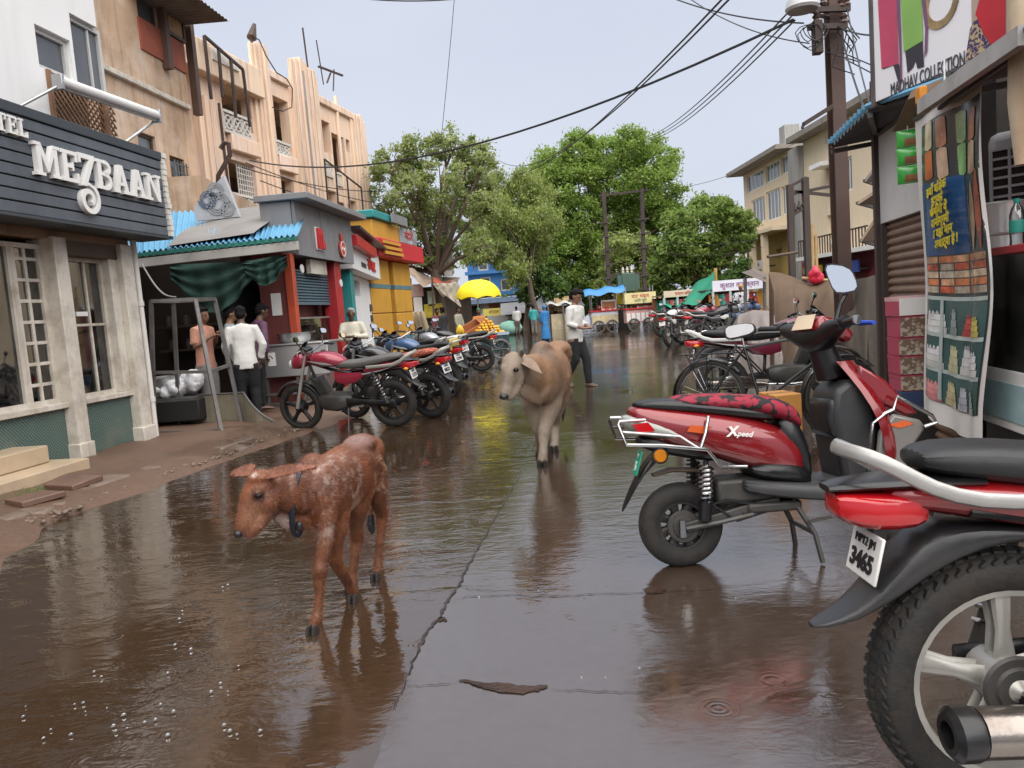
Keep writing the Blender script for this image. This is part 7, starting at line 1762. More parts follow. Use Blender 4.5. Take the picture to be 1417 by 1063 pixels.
# ---- red scooter
RED_S = M('scooter_red', (.20, .005, .009), .2, metal=.15, var=.12, sc=3, bmp=0, coat=.9, dirt=.3, dirtcol=(.10, .04, .035))
sc_ = thing('red_scooter', 'red electric scooter with red and black patterned seat cover on its stand', 'scooter', (0, 0, 0))
q = G(946, 783); sc_.location = (q.x, q.y, 0); sc_.rotation_euler = (R(-4), 0, R(1.5))
wheel(sc_, 0, .205, .105, M('black_cast_rim', (.035, .033, .032), .45, metal=.4, var=.3, sc=12, dirt=.4), 40, 8, .014, False, drum=.058, disc=True)
wheel(sc_, 1.27, .205, .095, M('black_cast_rim', (.035, .033, .032), .45), 32, 6, .014, False, drum=.06)
def body(mb_secs, nm, mt, n=18, ex=2.6, sub=1): return secs(mb_secs, n, ex).build(nm, mt, sc_, sub=sub)
body([(-.225, .765, .05, .02), (-.19, .735, .10, .07), (-.08, .70, .145, .095), (.10, .655, .175, .115), (.28, .605, .18, .13), (.44, .545, .165, .14), (.55, .50, .13, .12), (.60, .48, .11, .09)], 'rear_body', RED_S, 20, 2.8)
body([(.30, .47, .185, .04), (.42, .45, .178, .06), (.54, .43, .15, .07), (.64, .39, .12, .05)], 'lower_side_panel', BLKP)
body([(.47, .62, .130, .12), (.55, .58, .125, .16), (.61, .50, .11, .14), (.635, .42, .10, .06)], 'seat_front_panel', BLKP)
SEATP = pattern_mat('red_black_seat_cover', (.24, .010, .028), (.007, .006, .007), 'swirl', 24, .75)
body([(-.02, .802, .10, .015), (.02, .805, .13, .032), (.16, .795, .15, .040), (.32, .775, .155, .046), (.46, .748, .15, .052), (.54, .715, .135, .056), (.585, .68, .11, .05), (.60, .65, .08, .02)], 'seat', SEATP, 20, 2.6)
body([(-.20, .805, .06, .010), (-.12, .80, .10, .03), (.02, .788, .14, .036), (.30, .742, .15, .04), (.50, .70, .13, .04)], 'seat_base', BLKP, 16, 3)
body([(-.255, .735, .035, .018), (-.23, .718, .085, .046), (-.16, .70, .128, .052), (-.06, .67, .152, .05), (.06, .635, .165, .018)], 'tail_lamp', M('smoky_clear_lens', (.30, .31, .28), .1, var=.2, sc=6, bmp=0, coat=.5), 16, 3)
for s in (-1, 1):
    MB().prism([(-.225, .72), (-.15, .725), (-.12, .685), (-.19, .665)], s * .118, s * .135).build('red_lamp_lens', LENS_R, sc_)
body([(-.20, .63, .07, .03), (-.06, .60, .10, .05), (.10, .565, .12, .05), (.20, .53, .10, .04)], 'under_tail', BLKP, 14, 3)
body([(-.06, .575, .055, .03), (-.14, .52, .06, .025), (-.20, .44, .06, .016), (-.25, .35, .05, .010), (-.285, .285, .02, .006)], 'mud_flap', BLKP, 12, 4)
GPL = M('green_plate', (.02, .3, .18), .4)
plate(sc_, (-.195, -.035, .525), .10, .12, '76', 'MP', R(-18), GPL)
rf = node('reflector', sc_); MB().lathe([(.001, -.012), (.026, -.01), (.032, 0), (.001, .01)], (-.10, -.118, .56), 'y', 16).build('lens', LENS_O, rf); MB().lathe([(.030, -.004), (.038, -.002), (.038, .01), (.03, .01)], (-.10, -.115, .56), 'y', 16).build('ring', BLKP, rf)
body([(-.12, .455, .04, .006), (-.03, .475, .055, .008), (.08, .465, .06, .010), (.14, .44, .05, .008)], 'inner_mudguard', M('rusty_mudguard', (.10, .07, .05), .6, dirt=.5), 10, 3, 0)
# floorboard, apron, steering column
body([(.25, .395, .17, .035), (.45, .36, .185, .042), (.72, .325, .185, .042), (.92, .335, .17, .05), (1.02, .40, .13, .05)], 'floorboard', GRYP, 16, 5)
MB().box(.42, .90, -.155, .155, .366, .376).build('foot_mat', BLKP, sc_, bevel=.004)
def apron(off, w0, w1, k=0):
    rows = []
    for i in range(9):
        t = i / 8; x = 1.10 - .17 * t + .05 * math.sin(t * PI); z = .36 + .58 * t; w = w0 + (w1 - w0) * t + .07 * math.sin(t * PI)
        rows.append([(x + off + .11 * math.cos(a) - .11, w * math.sin(a) * 1.0, z) for a in [R(-80 + 160 * j / 12) for j in range(13)]])
    return rows
ap_ = MB(); A1_, A2_ = apron(.10, .17, .12), apron(.07, .165, .115)
ap_.rings(A1_, False, closed=False); ap_.rings([list(reversed(r)) for r in A2_], False, closed=False)
for s in (0, 12): ap_.add([A1_[i][s] for i in range(9)] + [A2_[i][s] for i in range(9)], [(i, i + 1, i + 10, i + 9) for i in range(8)])
ap_.build('front_apron', RED_S, sc_)
body([(.94, .38, .13, .05), (.96, .50, .14, .10), (.95, .62, .145, .10)], 'inner_apron_low', GRYP, 16, 4)
secs([(0, 0, .145, .05), (.06, .0, .15, .07), (.12, 0, .14, .06)], 16, 4)
MB().prism([(.90, .36), (.86, .58), (.83, .70), (.87, .80), (.96, .86), (1.06, .80), (1.09, .60), (1.06, .38)], -.138, .138).build('inner_panel', M('grey_inner_panel', (.018, .018, .020), .45, var=.15, dirt=.15), sc_, bevel=.03)
gb_ = MB().prism([(.815, .585), (.79, .68), (.82, .755), (.90, .78), (.90, .57)], -.125, .125).build('glove_box', BLKP, sc_, bevel=.022)
MB().box(.785, .80, -.05, .03, .695, .72).build('ignition_trim', GRYP, gb_, bevel=.004); MB().lathe([(.001, -.012), (.016, -.01), (.016, .01)], (.797, -.075, .70), 'x', 12).build('key_lock', CHROME, gb_)
for s in (-1, 1):
    MB().prism([(1.02, .36), (1.06, .60), (1.13, .68), (1.26, .64), (1.28, .60), (1.20, .50), (1.16, .36)], s * .150, s * .185).build('apron_side', M('champagne_grey', (.20, .185, .17), .3, metal=.3, var=.1, bmp=0, dirt=.15), sc_, bevel=.015)
    MB().prism([(1.00, .92), (1.12, .84), (1.27, .665), (1.20, .66), (1.08, .74), (.99, .84)], s * .11, s * .150).build('apron_cheek', RED_S, sc_, bevel=.014)
    MB().prism([(1.10, .63), (1.18, .645), (1.22, .625), (1.15, .61)], s * .186, s * .189).build('orange_decal', LENS_O if 0 else M('orange_red_decal', (.6, .10, .02), .3, bmp=0), sc_)
    MB().prism([(.04, .70), (.14, .685), (.10, .655), (.02, .672)], s * .172, s * .1745).build('orange_decal', M('orange_red_decal', (.6, .10, .02), .3, bmp=0), sc_)
    MB().tube([(.99, s * .17, .36), (1.0, s * .195, .52), (1.02, s * .20, .645), (1.08, s * .20, .685), (1.12, s * .20, .70), (1.14, s * .20, .76), (1.30, s * .20, .66), (1.32, s * .20, .625), (1.26, s * .20, .61)], .009, 8).build('crash_guard', CHROME if s < 0 else BLKP, sc_)
    MB().tube([(-.15, s * .10, .735), (-.285, s * .13, .74), (-.29, s * .135, .725), (-.262, s * .16, .63), (-.10, s * .19, .617), (.10, s * .205, .585), (.16, s * .205, .50), (.28, s * .20, .49)], .0085, 8).build('side_guard', CHROME, sc_)
    MB().tube([(-.275, s * .14, .69), (-.02, s * .195, .655), (.06, s * .2, .595)], .007, 8).build('side_guard', CHROME, sc_)
    MB().tube([(.07, s * .2, .59), (.10, s * .195, .66), (.125, s * .175, .735)], .0085, 8).build('side_guard', CHROME, sc_)
    w_ = V((.10, s * .10, .26)); sk_ = node('rear_shock', sc_); MB().tube([(.09, s * .115, .24), (.10, s * .115, .33)], .030, 10).tube([(.10, s * .115, .33), (.115, s * .115, .52)], .014, 8).build('damper', BLKP, sk_)
    m_ = MB(); coil(m_, (.10, s * .115, .33), (.114, s * .115, .50), .030, 8, .0065, 10); m_.build('spring', CHROME if s < 0 else ENG, sk_)
    MB().beam((0, s * .09, .205), (.46, s * .09, .30), .03, .05).build('swing_arm', ENG, sc_, bevel=.006)
text('X', .06, PLATE_W, sc_, (.225, -.186, .655), rot=(PI / 2, 0, 0), depth=.001, name='badge', shear=.3, bold=.003); text('peed', .036, PLATE_W, sc_, (.285, -.186, .64), rot=(PI / 2, R(8), 0), depth=.001, name='badge', shear=.3, bold=.001)
MB().tube([(0, -.11, .205), (.16, -.12, .225), (.32, -.12, .25)], .012, 6).build('brake_rod', ENG, sc_); MB().tube([(-.02, -.115, .17), (-.02, -.12, .25)], [.02, .015], 8).build('brake_arm', CHROME, sc_)
MB().box(.16, .44, -.10, .10, .30, .42).build('motor_controller', ENG, sc_, bevel=.02); MB().box(.30, .56, -.12, .12, .25, .30).build('under_frame', ENG, sc_, bevel=.015)
ct_ = MB(); 
for s in (-1, 1): ct_.tube([(.52, s * .10, .30), (.60, s * .14, .14), (.62, s * .16, .005)], .013, 6)
ct_.tube([(.60, -.14, .14), (.60, .14, .14)], .011, 6); ct_.tube([(.57, -.15, .2), (.70, -.18, .22)], .009, 5); ct_.build('centre_stand', ENG, sc_)
cbm = MB()
for k in range(6): 
    y0_ = rnd.uniform(-.11, -.04); cbm.tube([(rnd.uniform(.1, .3), y0_, rnd.uniform(.28, .42)), (rnd.uniform(.2, .4), y0_ - .03, rnd.uniform(.22, .34)), (rnd.uniform(.4, .55), y0_, rnd.uniform(.25, .36))], .006, 5)
o = cbm.build('cable_bundle', INKB, sc_); o['kind'] = 'stuff'
for s in (-1, 1): MB().tube([(1.27, s * .06, .205), (1.16, s * .06, .50)], .02, 8).build('fork_leg', ENG, sc_)
fm = MB(); rings = []
for i in range(11):
    a = R(170 - i * 15); rings.append([(1.27 + rr * math.cos(a), yy, .205 + rr * math.sin(a)) for rr, yy in ((.225, -.075), (.25, -.05), (.255, 0), (.25, .05), (.225, .075))])
fm.rings(rings, False, closed=False).build('front_mudguard', RED_S, sc_)
# steering head turned to the left
hd_ = node('handlebar', sc_); hd_.location = (.73, 0, .07); hd_.rotation_euler = (0, 0, R(13))
MB().tube([(.07, 0, .80), (.03, 0, .92), (0, 0, 1.0)], [.075, .065, .06], 14).build('column', BLKP, hd_)
rings = []
for y, rx_, rz_, xo, zo in ((-.25, .028, .026, -.03, 1.045), (-.17, .045, .045, -.02, 1.03), (-.08, .075, .070, .0, 1.0), (0, .09, .085, .005, .985), (.08, .075, .07, .0, 1.0), (.17, .045, .045, -.02, 1.03), (.25, .028, .026, -.03, 1.045)):
    rings.append([(xo + rx_ * math.cos(a), y, zo + rz_ * math.sin(a)) for a in [2 * PI * j / 14 for j in range(14)]])
MB().rings(rings, True).build('cowl', BLKP, hd_, sub=1)
MB().prism([(-.08, 1.025), (-.04, 1.10), (.08, 1.06), (.14, .99), (.10, .95)], -.115, .115).build('headlamp_cowl', RED_S, hd_, bevel=.025)
MB().add([(-.082, -.08, 1.035), (-.082, .08, 1.035), (-.047, .07, 1.103), (-.047, -.07, 1.103)], [(0, 3, 2, 1)]).build('meter_face', M('cream_meter_face', (.62, .50, .36), .3, bmp=0), hd_)
for s in (-1, 1):
    MB().tube([(-.03, s * .24, 1.045), (-.06, s * .37, 1.055)], .019, 12).build('grip', BLKP, hd_); MB().lathe([(.001, 0), (.021, 0), (.021, .012), (.001, .012)], (-.06, s * .37, 1.055), 'y', 10).build('grip_end', CHROME, hd_)
    MB().tube([(.03, s * .22, 1.045), (.045, s * .28, 1.04), (.0, s * .40, 1.035)], [.010, .012, .009], 8).build('lever_cover', M('blue_lever_cover', (.01, .06, .45), .4, bmp=0), hd_)
    MB().tube([(-.02, s * .22, 1.05), (-.02, s * .25, 1.05)], .032, 10).build('switch_box', BLKP, hd_)
mirror_of(hd_, (-.05, -.20, 1.03), (.0, -.21, 1.255), .115, .17, .75, R(-16), .010, .12)
mirror_of(hd_, (-.02, .20, 1.03), (-.25, .27, 1.06), .17, .085, .55, R(-14), .009, .35)
for o in sc_.children:
    if o.name.startswith('wheel') and o.location.x > .5: o.location.x -= .14
    elif o.type == 'MESH':
        for v in o.data.vertices:
            if v.co.x > .64: v.co.x -= .14 * min(1, (v.co.x - .64) / .25)
# carton behind the scooter
cx_ = thing('orange_carton', 'orange and blue edged carton standing on the wet road behind the scooter seat', 'carton', G(1096, 640)); cx_.rotation_euler = (0, 0, R(8))
MB().box(-.11, .10, 0, .28, .06, .52).build('box', M('orange_card', (.42, .19, .04), .6, var=.15, sc=8, dirt=.15), cx_, bevel=.008); MB().box(-.12, .11, -.01, .29, 0, .058).build('base_band', M('blue_card', (.08, .2, .33), .6), cx_); MB().box(-.11, .10, .12, .15, .521, .524).build('tape', M('brown_tape', (.3, .17, .06), .3), cx_)
# ---- bicycle
bc = thing('bicycle', 'black roadster bicycle with mudguards and rear carrier parked behind the scooter', 'bicycle', (0, 0, 0))
rq, fq = G(984, 600), G(1168, 606); d = fq - rq; bc.location = (rq.x, rq.y, 0); bc.rotation_euler = (R(-4), 0, math.atan2(d.y, d.x)); WB = min(1.2, d.length)
BB = M('black_enamel', (.006, .006, .0065), .25, var=.2, bmp=0, coat=.4, dirt=.15)
wheel(bc, 0, .345, .042, CHROME, 40, 0, .012, False, 32, .03); fwb = wheel(bc, WB, .345, .042, CHROME, 40, 0, .012, False, 32, .03); fwb.rotation_euler = (0, 0, R(38))
bt = MB(); hd1, hd2, bbk, stp = (WB - .22, 0, .90), (WB - .17, 0, .70), (.48, 0, .29), (.34, 0, .80)
for a, b_, r in ((hd1, stp, .015), (hd2, bbk, .017), (stp, bbk, .015), (hd1, hd2, .02), ((0, .05, .345), bbk, .010), ((0, -.05, .345), bbk, .010), ((0, .05, .345), stp, .009), ((0, -.05, .345), stp, .009)): bt.tube([a, b_], r, 8)
bt.build('frame', BB, bc)
for s in (-1, 1): MB().tube([(WB, s * .045, .345), (WB - .09, s * .045, .60), (WB - .17, s * .03, .71)], .011, 6).build('fork_blade', BB, bc)
def mguard(x, a0, a1, nm, rz=0):
    rings = []
    for i in range(21):
        a = R(a0 + (a1 - a0) * i / 20); rings.append([(rr * math.cos(a), yy, rr * math.sin(a)) for rr, yy in ((.362, -.034), (.374, -.02), (.378, 0), (.374, .02), (.362, .034))])
    o = MB().rings(rings, False, closed=False).build(nm, BB, bc); o.location = (x, 0, .345); o.rotation_euler = (0, 0, rz); return o
mguard(0, 200, 40, 'rear_mudguard'); mguard(WB, 230, 45, 'front_mudguard', R(38))
w_ = mguard(0, 207, 190, 'white_reflector_patch'); w_.data.materials.clear(); w_.data.materials.append(PLATE_W); w_.scale = (1.012, 1.05, 1.012)
MB().tube([(.62, -.05, .30), (.3, -.055, .33), (-.02, -.055, .345)], [(.012, .07), (.012, .05), (.012, .055)], 10).build('chain_case', BB, bc)
MB().tube([stp, (.32, 0, .90)], .012, 8).build('seat_post', CHROME, bc); secs([(.16, .945, .10, .02), (.22, .95, .11, .03), (.32, .95, .08, .03), (.44, .95, .03, .02)], 12).build('saddle', SEATV, bc, sub=1)
m_ = MB(); coil(m_, (.21, -.06, .88), (.21, -.06, .93), .018, 3, .004); coil(m_, (.21, .06, .88), (.21, .06, .93), .018, 3, .004); m_.build('saddle_springs', CHROME, bc)
MB().tube([(WB - .22, 0, .90), (WB - .24, 0, 1.0)], .012, 8).build('stem', CHROME, bc)
hb2 = node('handlebar', bc); hb2.location = (WB - .24, 0, 1.0); hb2.rotation_euler = (0, 0, R(38)); MB().tube([(-.22, .27, -.01), (-.05, .26, .02), (.03, .12, .01), (.03, -.12, .01), (-.05, -.26, .02), (-.22, -.27, -.01)], .011, 8).build('bar', CHROME, hb2)
for s in (-1, 1): MB().tube([(-.24, s * .27, -.012), (-.12, s * .265, .01)], .016, 8).build('grip', BLKP, hb2); MB().tube([(-.2, s * .25, -.05), (-.04, s * .23, -.02), (.03, s * .1, -.02)], .005, 5).build('brake_rod', CHROME, hb2)
cr2 = MB()
for y in (-.07, 0, .07): cr2.tube([(-.28, y, .75), (.26, y, .76)], .006, 5)
for x in (-.28, -.05, .2): cr2.tube([(x, -.07, .75), (x, .07, .75)], .006, 5)
for s in (-1, 1): cr2.tube([(-.2, s * .07, .75), (0, s * .06, .345)], .006, 5); cr2.tube([(.0, s * .07, .75), (0, s * .06, .345)], .006, 5)
cr2.build('carrier', BB, bc); MB().tube([(.48, -.06, .29), (.54, -.075, .13), (.54, -.16, .12)], .011, 6).build('crank', CHROME, bc); MB().box(.49, .59, -.18, -.10, .105, .13).build('pedal', BLKP, bc)
for s in (-1, 1): MB().tube([(0, s * .065, .345), (-.12, s * .16, .01), (-.12, -s * .16, .01)], .007, 5).build('rear_stand', BB, bc)
# ================================================================== TARPAULIN COVERED STALLS
TARP = M('brown_tarpaulin', (.105, .070, .046), .8, var=.3, sc=2, bmp=.5, spec=.15, dirt=.25, dirtcol=(.10, .08, .06)); TARP_G = M('grey_brown_tarpaulin', (.10, .083, .070), .8, var=.25, sc=2, bmp=.4, spec=.15, dirt=.3)
def cover(name, label, cat, base, ridge, foot, mat, folds=12, amp=.06, ph=0, seed=2):
    """cloth thrown over a frame: ridge points, and the foot line on the ground all round the street side"""
    t = thing(name, label, cat, base); o_ = V(t.location)
    def f(u, v):
        a = along([V(p) for p in ridge], u); b_ = along([V(p) for p in foot], u); p = a.lerp(b_, v)
        p.z += .16 * (a.z - b_.z) * math.sin(v * PI) * (.35 + .65 * abs(math.sin(u * folds * .8 + ph)))
        k = amp * (.3 + 1.6 * v) * (math.sin(u * folds * 1.3 + ph + v * 1.5) + .45 * math.sin(u * folds * 3.1 + v * 4) + .3 * math.sin(v * 9 + u * 14))
        return p + V((k * .35, -abs(k) - .05 * v, -.05 * math.sin(v * PI) * abs(math.sin(u * folds + ph)))) - o_
    MB().grid(f, 90, 26).build('cover', mat, t, ang=80); return t
Yt = 11.0
cover('covered_stall', 'stall shut under a big sagging brown tarpaulin beside the pole', 'covered stall', (P(1140, 440, Yt).x, Yt, 0), [P(1064, 376, 13.2), P(1092, 382, 13), P(1122, 394, 12.8), P(1146, 389, 12.5), P(1172, 416, 12.2), P(1200, 446, 12.0)], [G(1056, 536), G(1085, 542), G(1115, 546), G(1150, 546), G(1185, 546), G(1215, 545)], TARP, 9, .20)
cover('covered_stall', 'stall under a grey brown tarpaulin against the brown shutter', 'covered stall', (P(1210, 440, 8.8).x, 8.8, 0), [P(1150, 384, 10.6), P(1172, 388, 10.2), P(1200, 384, 9.6), P(1232, 372, 9.2), P(1248, 388, 8.8), P(1262, 430, 8.6)], [G(1168, 548), G(1188, 554), G(1208, 562), G(1230, 570), G(1250, 578), G(1268, 585)], TARP_G, 9, .16, 1.3)
Yk = 18.0
cover('covered_motorcycle', 'motorcycle hidden under a pleated grey brown cover in the parked crowd', 'covered motorcycle', (P(1040, 440, Yk).x, Yk, 0), [P(1012, 452, Yk), P(1022, 436, Yk), P(1042, 429, Yk), P(1064, 430, Yk), P(1076, 440, Yk)], [G(1002, 486), G(1020, 490), G(1042, 492), G(1066, 492), G(1082, 488)], M('grey_cover_cloth', (.16, .135, .125), .8, var=.2, sc=2, bmp=.2), 14, .05)
for tt, xs, hh in (('covered_stall', (1064, 1120, 1176), 380),):
    for k, px in enumerate(xs[:1]):
        t = thing('wooden_prop', 'wooden prop standing behind the brown tarpaulin', 'prop', (P(px + 2, 440, 13.6).x, 13.6, 0)); MB().tube([(0, 0, 0), P(px + 3, 378, 13.6) - V(t.location)], .04, 6).build('post', WOOD_D, t); MB().tube([(0, 0, 1.9), (.6, .2, 1.95)], .03, 6).build('crossbar', WOOD_D, t)
t = thing('red_bundle', 'bright red plastic bundle lying on top of the brown tarpaulin', 'bundle', P(1128, 390, 12.6)); rb = MB()
for k in range(5): rb.ell((rnd.uniform(-.07, .07), rnd.uniform(-.05, .05), .04 + .07 * k * .5), (.13 - .018 * k, .1, .09), 8, 6)
me = remesh(rb, .02, 3); me.materials.append(M('red_plastic', (.55, .02, .05), .4, var=.15)); put('bundle', me, t)
t = thing('bamboo_pole', 'pale yellow bamboo lying across the tarpaulin ridge', 'bamboo pole', P(1140, 386, 12.7)); o_ = V(t.location)
MB().tube([P(1110, 385, 12.7) - o_, P(1158, 389, 12.5) - o_], .03, 6).build('pole', M('bamboo', (.42, .28, .12), .6), t); MB().obox(P(1162, 396, 12.4) - o_, (.18, .1, .16)).build('yellow_rag', M('yellow_rag', (.55, .42, .03), .8), t)
# ================================================================== ANIMALS AND PEOPLE
from mathutils import noise as mnoise
def hide_mat(name, rough=.5, hair=260, wet=.0):
    if name in _mats: return _mats[name]
    m, n, l, b = _mat(name)
    a = n.new('ShaderNodeAttribute'); a.attribute_name = 'hide'
    tc = n.new('ShaderNodeTexCoord').outputs['Object']
    f = noise(n, l, mapping(n, l, tc, (1, 1, .35)), hair * .4, 3, .7)
    cc = mx_col(n, l, mth(n, l, 'MULTIPLY', f, .55), a.outputs['Color'], mx_col(n, l, 1.0, a.outputs['Color'], (.55, .5, .48), 'MULTIPLY'))
    l.new(cc, b.inputs['Base Color']); l.new(mth(n, l, 'MULTIPLY_ADD', f, .25, rough - .12), b.inputs['Roughness'])
    b.inputs['Specular IOR Level'].default_value = .4
    bump(n, l, b, f, .35, .006); _mats[name] = m; return m
def paint(me, fn, org):
    ca = me.color_attributes.new('hide', 'FLOAT_COLOR', 'POINT'); buf = []
    for v in me.vertices:
        c = fn(v.co + org, v.normal); buf += [c[0], c[1], c[2], 1.0]
    ca.data.foreach_set('color', buf)
def mixc(a, b_, t): t = max(0, min(1, t)); return tuple(x + (y - x) * t for x, y in zip(a, b_))
def nz(p, s, o=0): return mnoise.fractal(V((p.x * s + o, p.y * s, p.z * s)), .6, 2.1, 4)
def limb(mb, pts, r, n=12): mb.tube(pts, r, n)
EYE = M('dark_wet_eye', (.004, .003, .003), .22, bmp=0, spec=.3); HOOF = M('dark_hoof', (.030, .025, .022), .45, var=.3, sc=20, bmp=.2); NOSE = M('black_wet_nose', (.014, .012, .013), .25, bmp=.2, sc=40)
def fur(me, src, par, mat, n, L, w, fn, org, seed=1, vr=(.55, 1.45)):
    """short coat: thin blades lying back along the body"""
    rg = random.Random(seed); ps = src.polygons; ar = [p.area for p in ps]; pick = rg.choices(range(len(ps)), weights=ar, k=n); vs, cs = [], []
    for i in pick:
        p = ps[i]; c = V(p.center); nn = V(p.normal); a, b_ = src.vertices[p.vertices[0]].co, src.vertices[p.vertices[-2]].co; c = c + (a - b_) * rg.uniform(-.4, .4)
        t = V((.15, 1, -.55)) + V((rg.gauss(0, .25), rg.gauss(0, .25), rg.gauss(0, .25))); t = (t - nn * t.dot(nn)).normalized() + nn * rg.uniform(.15, .5); s = nn.cross(t).normalized() * w
        q = c + t * L * rg.uniform(.5, 1.4); k = rg.uniform(*vr); co = fn(c + org, nn); co = [x * k for x in co]
        vs += [c - s - nn * .002, c + s - nn * .002, q]; cs += [*co, 1.0] * 3
    m = bpy.data.meshes.new('coat'); m.from_pydata(vs, [], [(3 * i, 3 * i + 1, 3 * i + 2) for i in range(n)]); ca = m.color_attributes.new('hide', 'FLOAT_COLOR', 'POINT'); ca.data.foreach_set('color', cs)
    m.materials.append(mat); put('coat', m, par)['kind'] = 'stuff'
def ear_mesh(base, tip, w, up, curl=.25):
    base, tip = V(base), V(tip); t, s, u = frame_of(tip - base, V(up)); L = (tip - base).length; rings = []
    for i in range(9):
        q = i / 8; ww = w * math.sin(PI * min(1, (.18 + .82 * q) ** .8)) * (1 - q * .15) + .004; p = base.lerp(tip, q) - u * (.06 * L * q * q)
        rings.append([p + s * ww * math.cos(a) + u * (.008 + curl * ww * abs(math.cos(a)) ** 2) + u * .006 * math.sin(a) for a in [2 * PI * j / 12 for j in range(12)]])
    return MB().rings(rings, True)
# ------------------------------------------------------------------ the brown calf
ck = P(468, 800, 3.55); ck.z = 0
calf = thing('calf', 'young reddish brown calf with white flecks walking left with lowered head', 'calf', ck)
b = MB()
sp_pts = [P(512, 640, 4.02), P(505, 646, 3.92), P(492, 650, 3.78), P(474, 662, 3.60), P(455, 678, 3.46), P(441, 692, 3.36), P(430, 700, 3.30)]
b.tube(sp_pts, [(.065, .088), (.100, .130), (.104, .145), (.108, .154), (.104, .160), (.086, .145), (.055, .10)], 18)
b.ell(P(432, 646, 3.43), (.055, .10, .06), 12, 8)                      # withers
b.ell(P(497, 616, 3.86), (.085, .17, .05), 12, 8)                      # hip bones
b.ell(P(516, 622, 3.98), (.06, .07, .07), 10, 7)
b.tube([P(446, 676, 3.44), P(424, 678, 3.34), P(398, 680, 3.25), P(376, 676, 3.20)], [(.080, .130), (.070, .110), (.060, .092), (.052, .075)], 16)
b.tube([P(420, 720, 3.33), P(400, 722, 3.26), P(382, 712, 3.21)], [(.03, .05), (.022, .04), (.02, .03)], 10)   # dewlap
# head: poll, forehead, cheek, muzzle
hp = [P(372, 660, 3.20), P(364, 672, 3.185), P(354, 690, 3.165), P(346, 709, 3.145), P(339, 726, 3.13), P(333, 737, 3.12)]
b.tube(hp, [(.050, .052), (.062, .066), (.060, .066), (.046, .052), (.037, .040), (.028, .028)], 16)
b.ell(P(371, 695, 3.16), (.050, .05, .060), 12, 8); b.tube([P(372, 704, 3.16), P(356, 730, 3.13), P(341, 743, 3.12)], [.036, .026, .018], 10)
b.ell(P(360, 660, 3.17), (.055, .05, .028), 10, 7)
b.ell(P(357, 682, 3.10), (.022, .02, .016), 8, 6)                      # brow
# legs
def leg(pts, rs): b.tube([P(*p) for p in pts], rs, 12)
leg([(448, 690, 3.38), (452, 724, 3.34), (450, 752, 3.315), (445, 776, 3.30), (443, 788, 3.285), (442, 799, 3.295), (442, 822, 3.29), (440, 845, 3.28), (438, 855, 3.27), (435, 866, 3.262), (434, 873, 3.255)], [(.056, .078), (.046, .058), (.032, .036), (.027, .030), (.034, .034), (.029, .029), (.019, .020), (.019, .020), (.027, .027), (.022, .023), (.027, .032)])
leg([(462, 690, 3.46), (464, 730, 3.44), (463, 752, 3.44), (463, 772, 3.46), (468, 784, 3.50), (481, 806, 3.58), (487, 818, 3.62), (490, 828, 3.645)], [(.065, .078), (.050, .060), (.034, .037), (.034, .035), (.029, .03), (.021, .022), (.027, .027), (.027, .031)])
leg([(496, 668, 3.76), (493, 704, 3.73), (493, 728, 3.76), (494, 746, 3.80), (491, 768, 3.78), (488, 796, 3.765), (487, 806, 3.76), (486, 816, 3.745)], [(.085, .10), (.055, .065), (.031, .038), (.031, .038), (.021, .023), (.020, .022), (.027, .028), (.027, .031)])
leg([(512, 650, 3.93), (517, 676, 3.90), (524, 696, 3.92), (528, 711, 3.98), (527, 735, 3.97), (524, 770, 3.95), (523, 784, 3.94), (521, 798, 3.925)], [(.085, .105), (.068, .085), (.038, .048), (.031, .042), (.022, .025), (.021, .023), (.028, .029), (.028, .033)])
b.tube([P(523, 628, 4.05), P(529, 650, 4.08), P(524, 680, 4.06), P(513, 705, 4.02), P(513, 728, 4.0), P(516, 740, 3.99)], [.022, .017, .014, .013, .022, .008], 8)
b.v = [tuple(V(p) - ck) for p in b.v]
me = remesh(b, .0085, 5, .5)
RB, RD, WHT_, PINKW, CRM = (.195, .062, .022), (.105, .031, .012), (.40, .30, .26), (.24, .15, .135), (.42, .28, .18)
shoulder, flank, belly, brisk, rumpw, fore, leg0 = P(441, 668, 3.30), P(474, 656, 3.48), P(480, 712, 3.55), P(392, 729, 3.2), P(490, 604, 3.78), P(347, 652, 3.12), P(449, 742, 3.28)
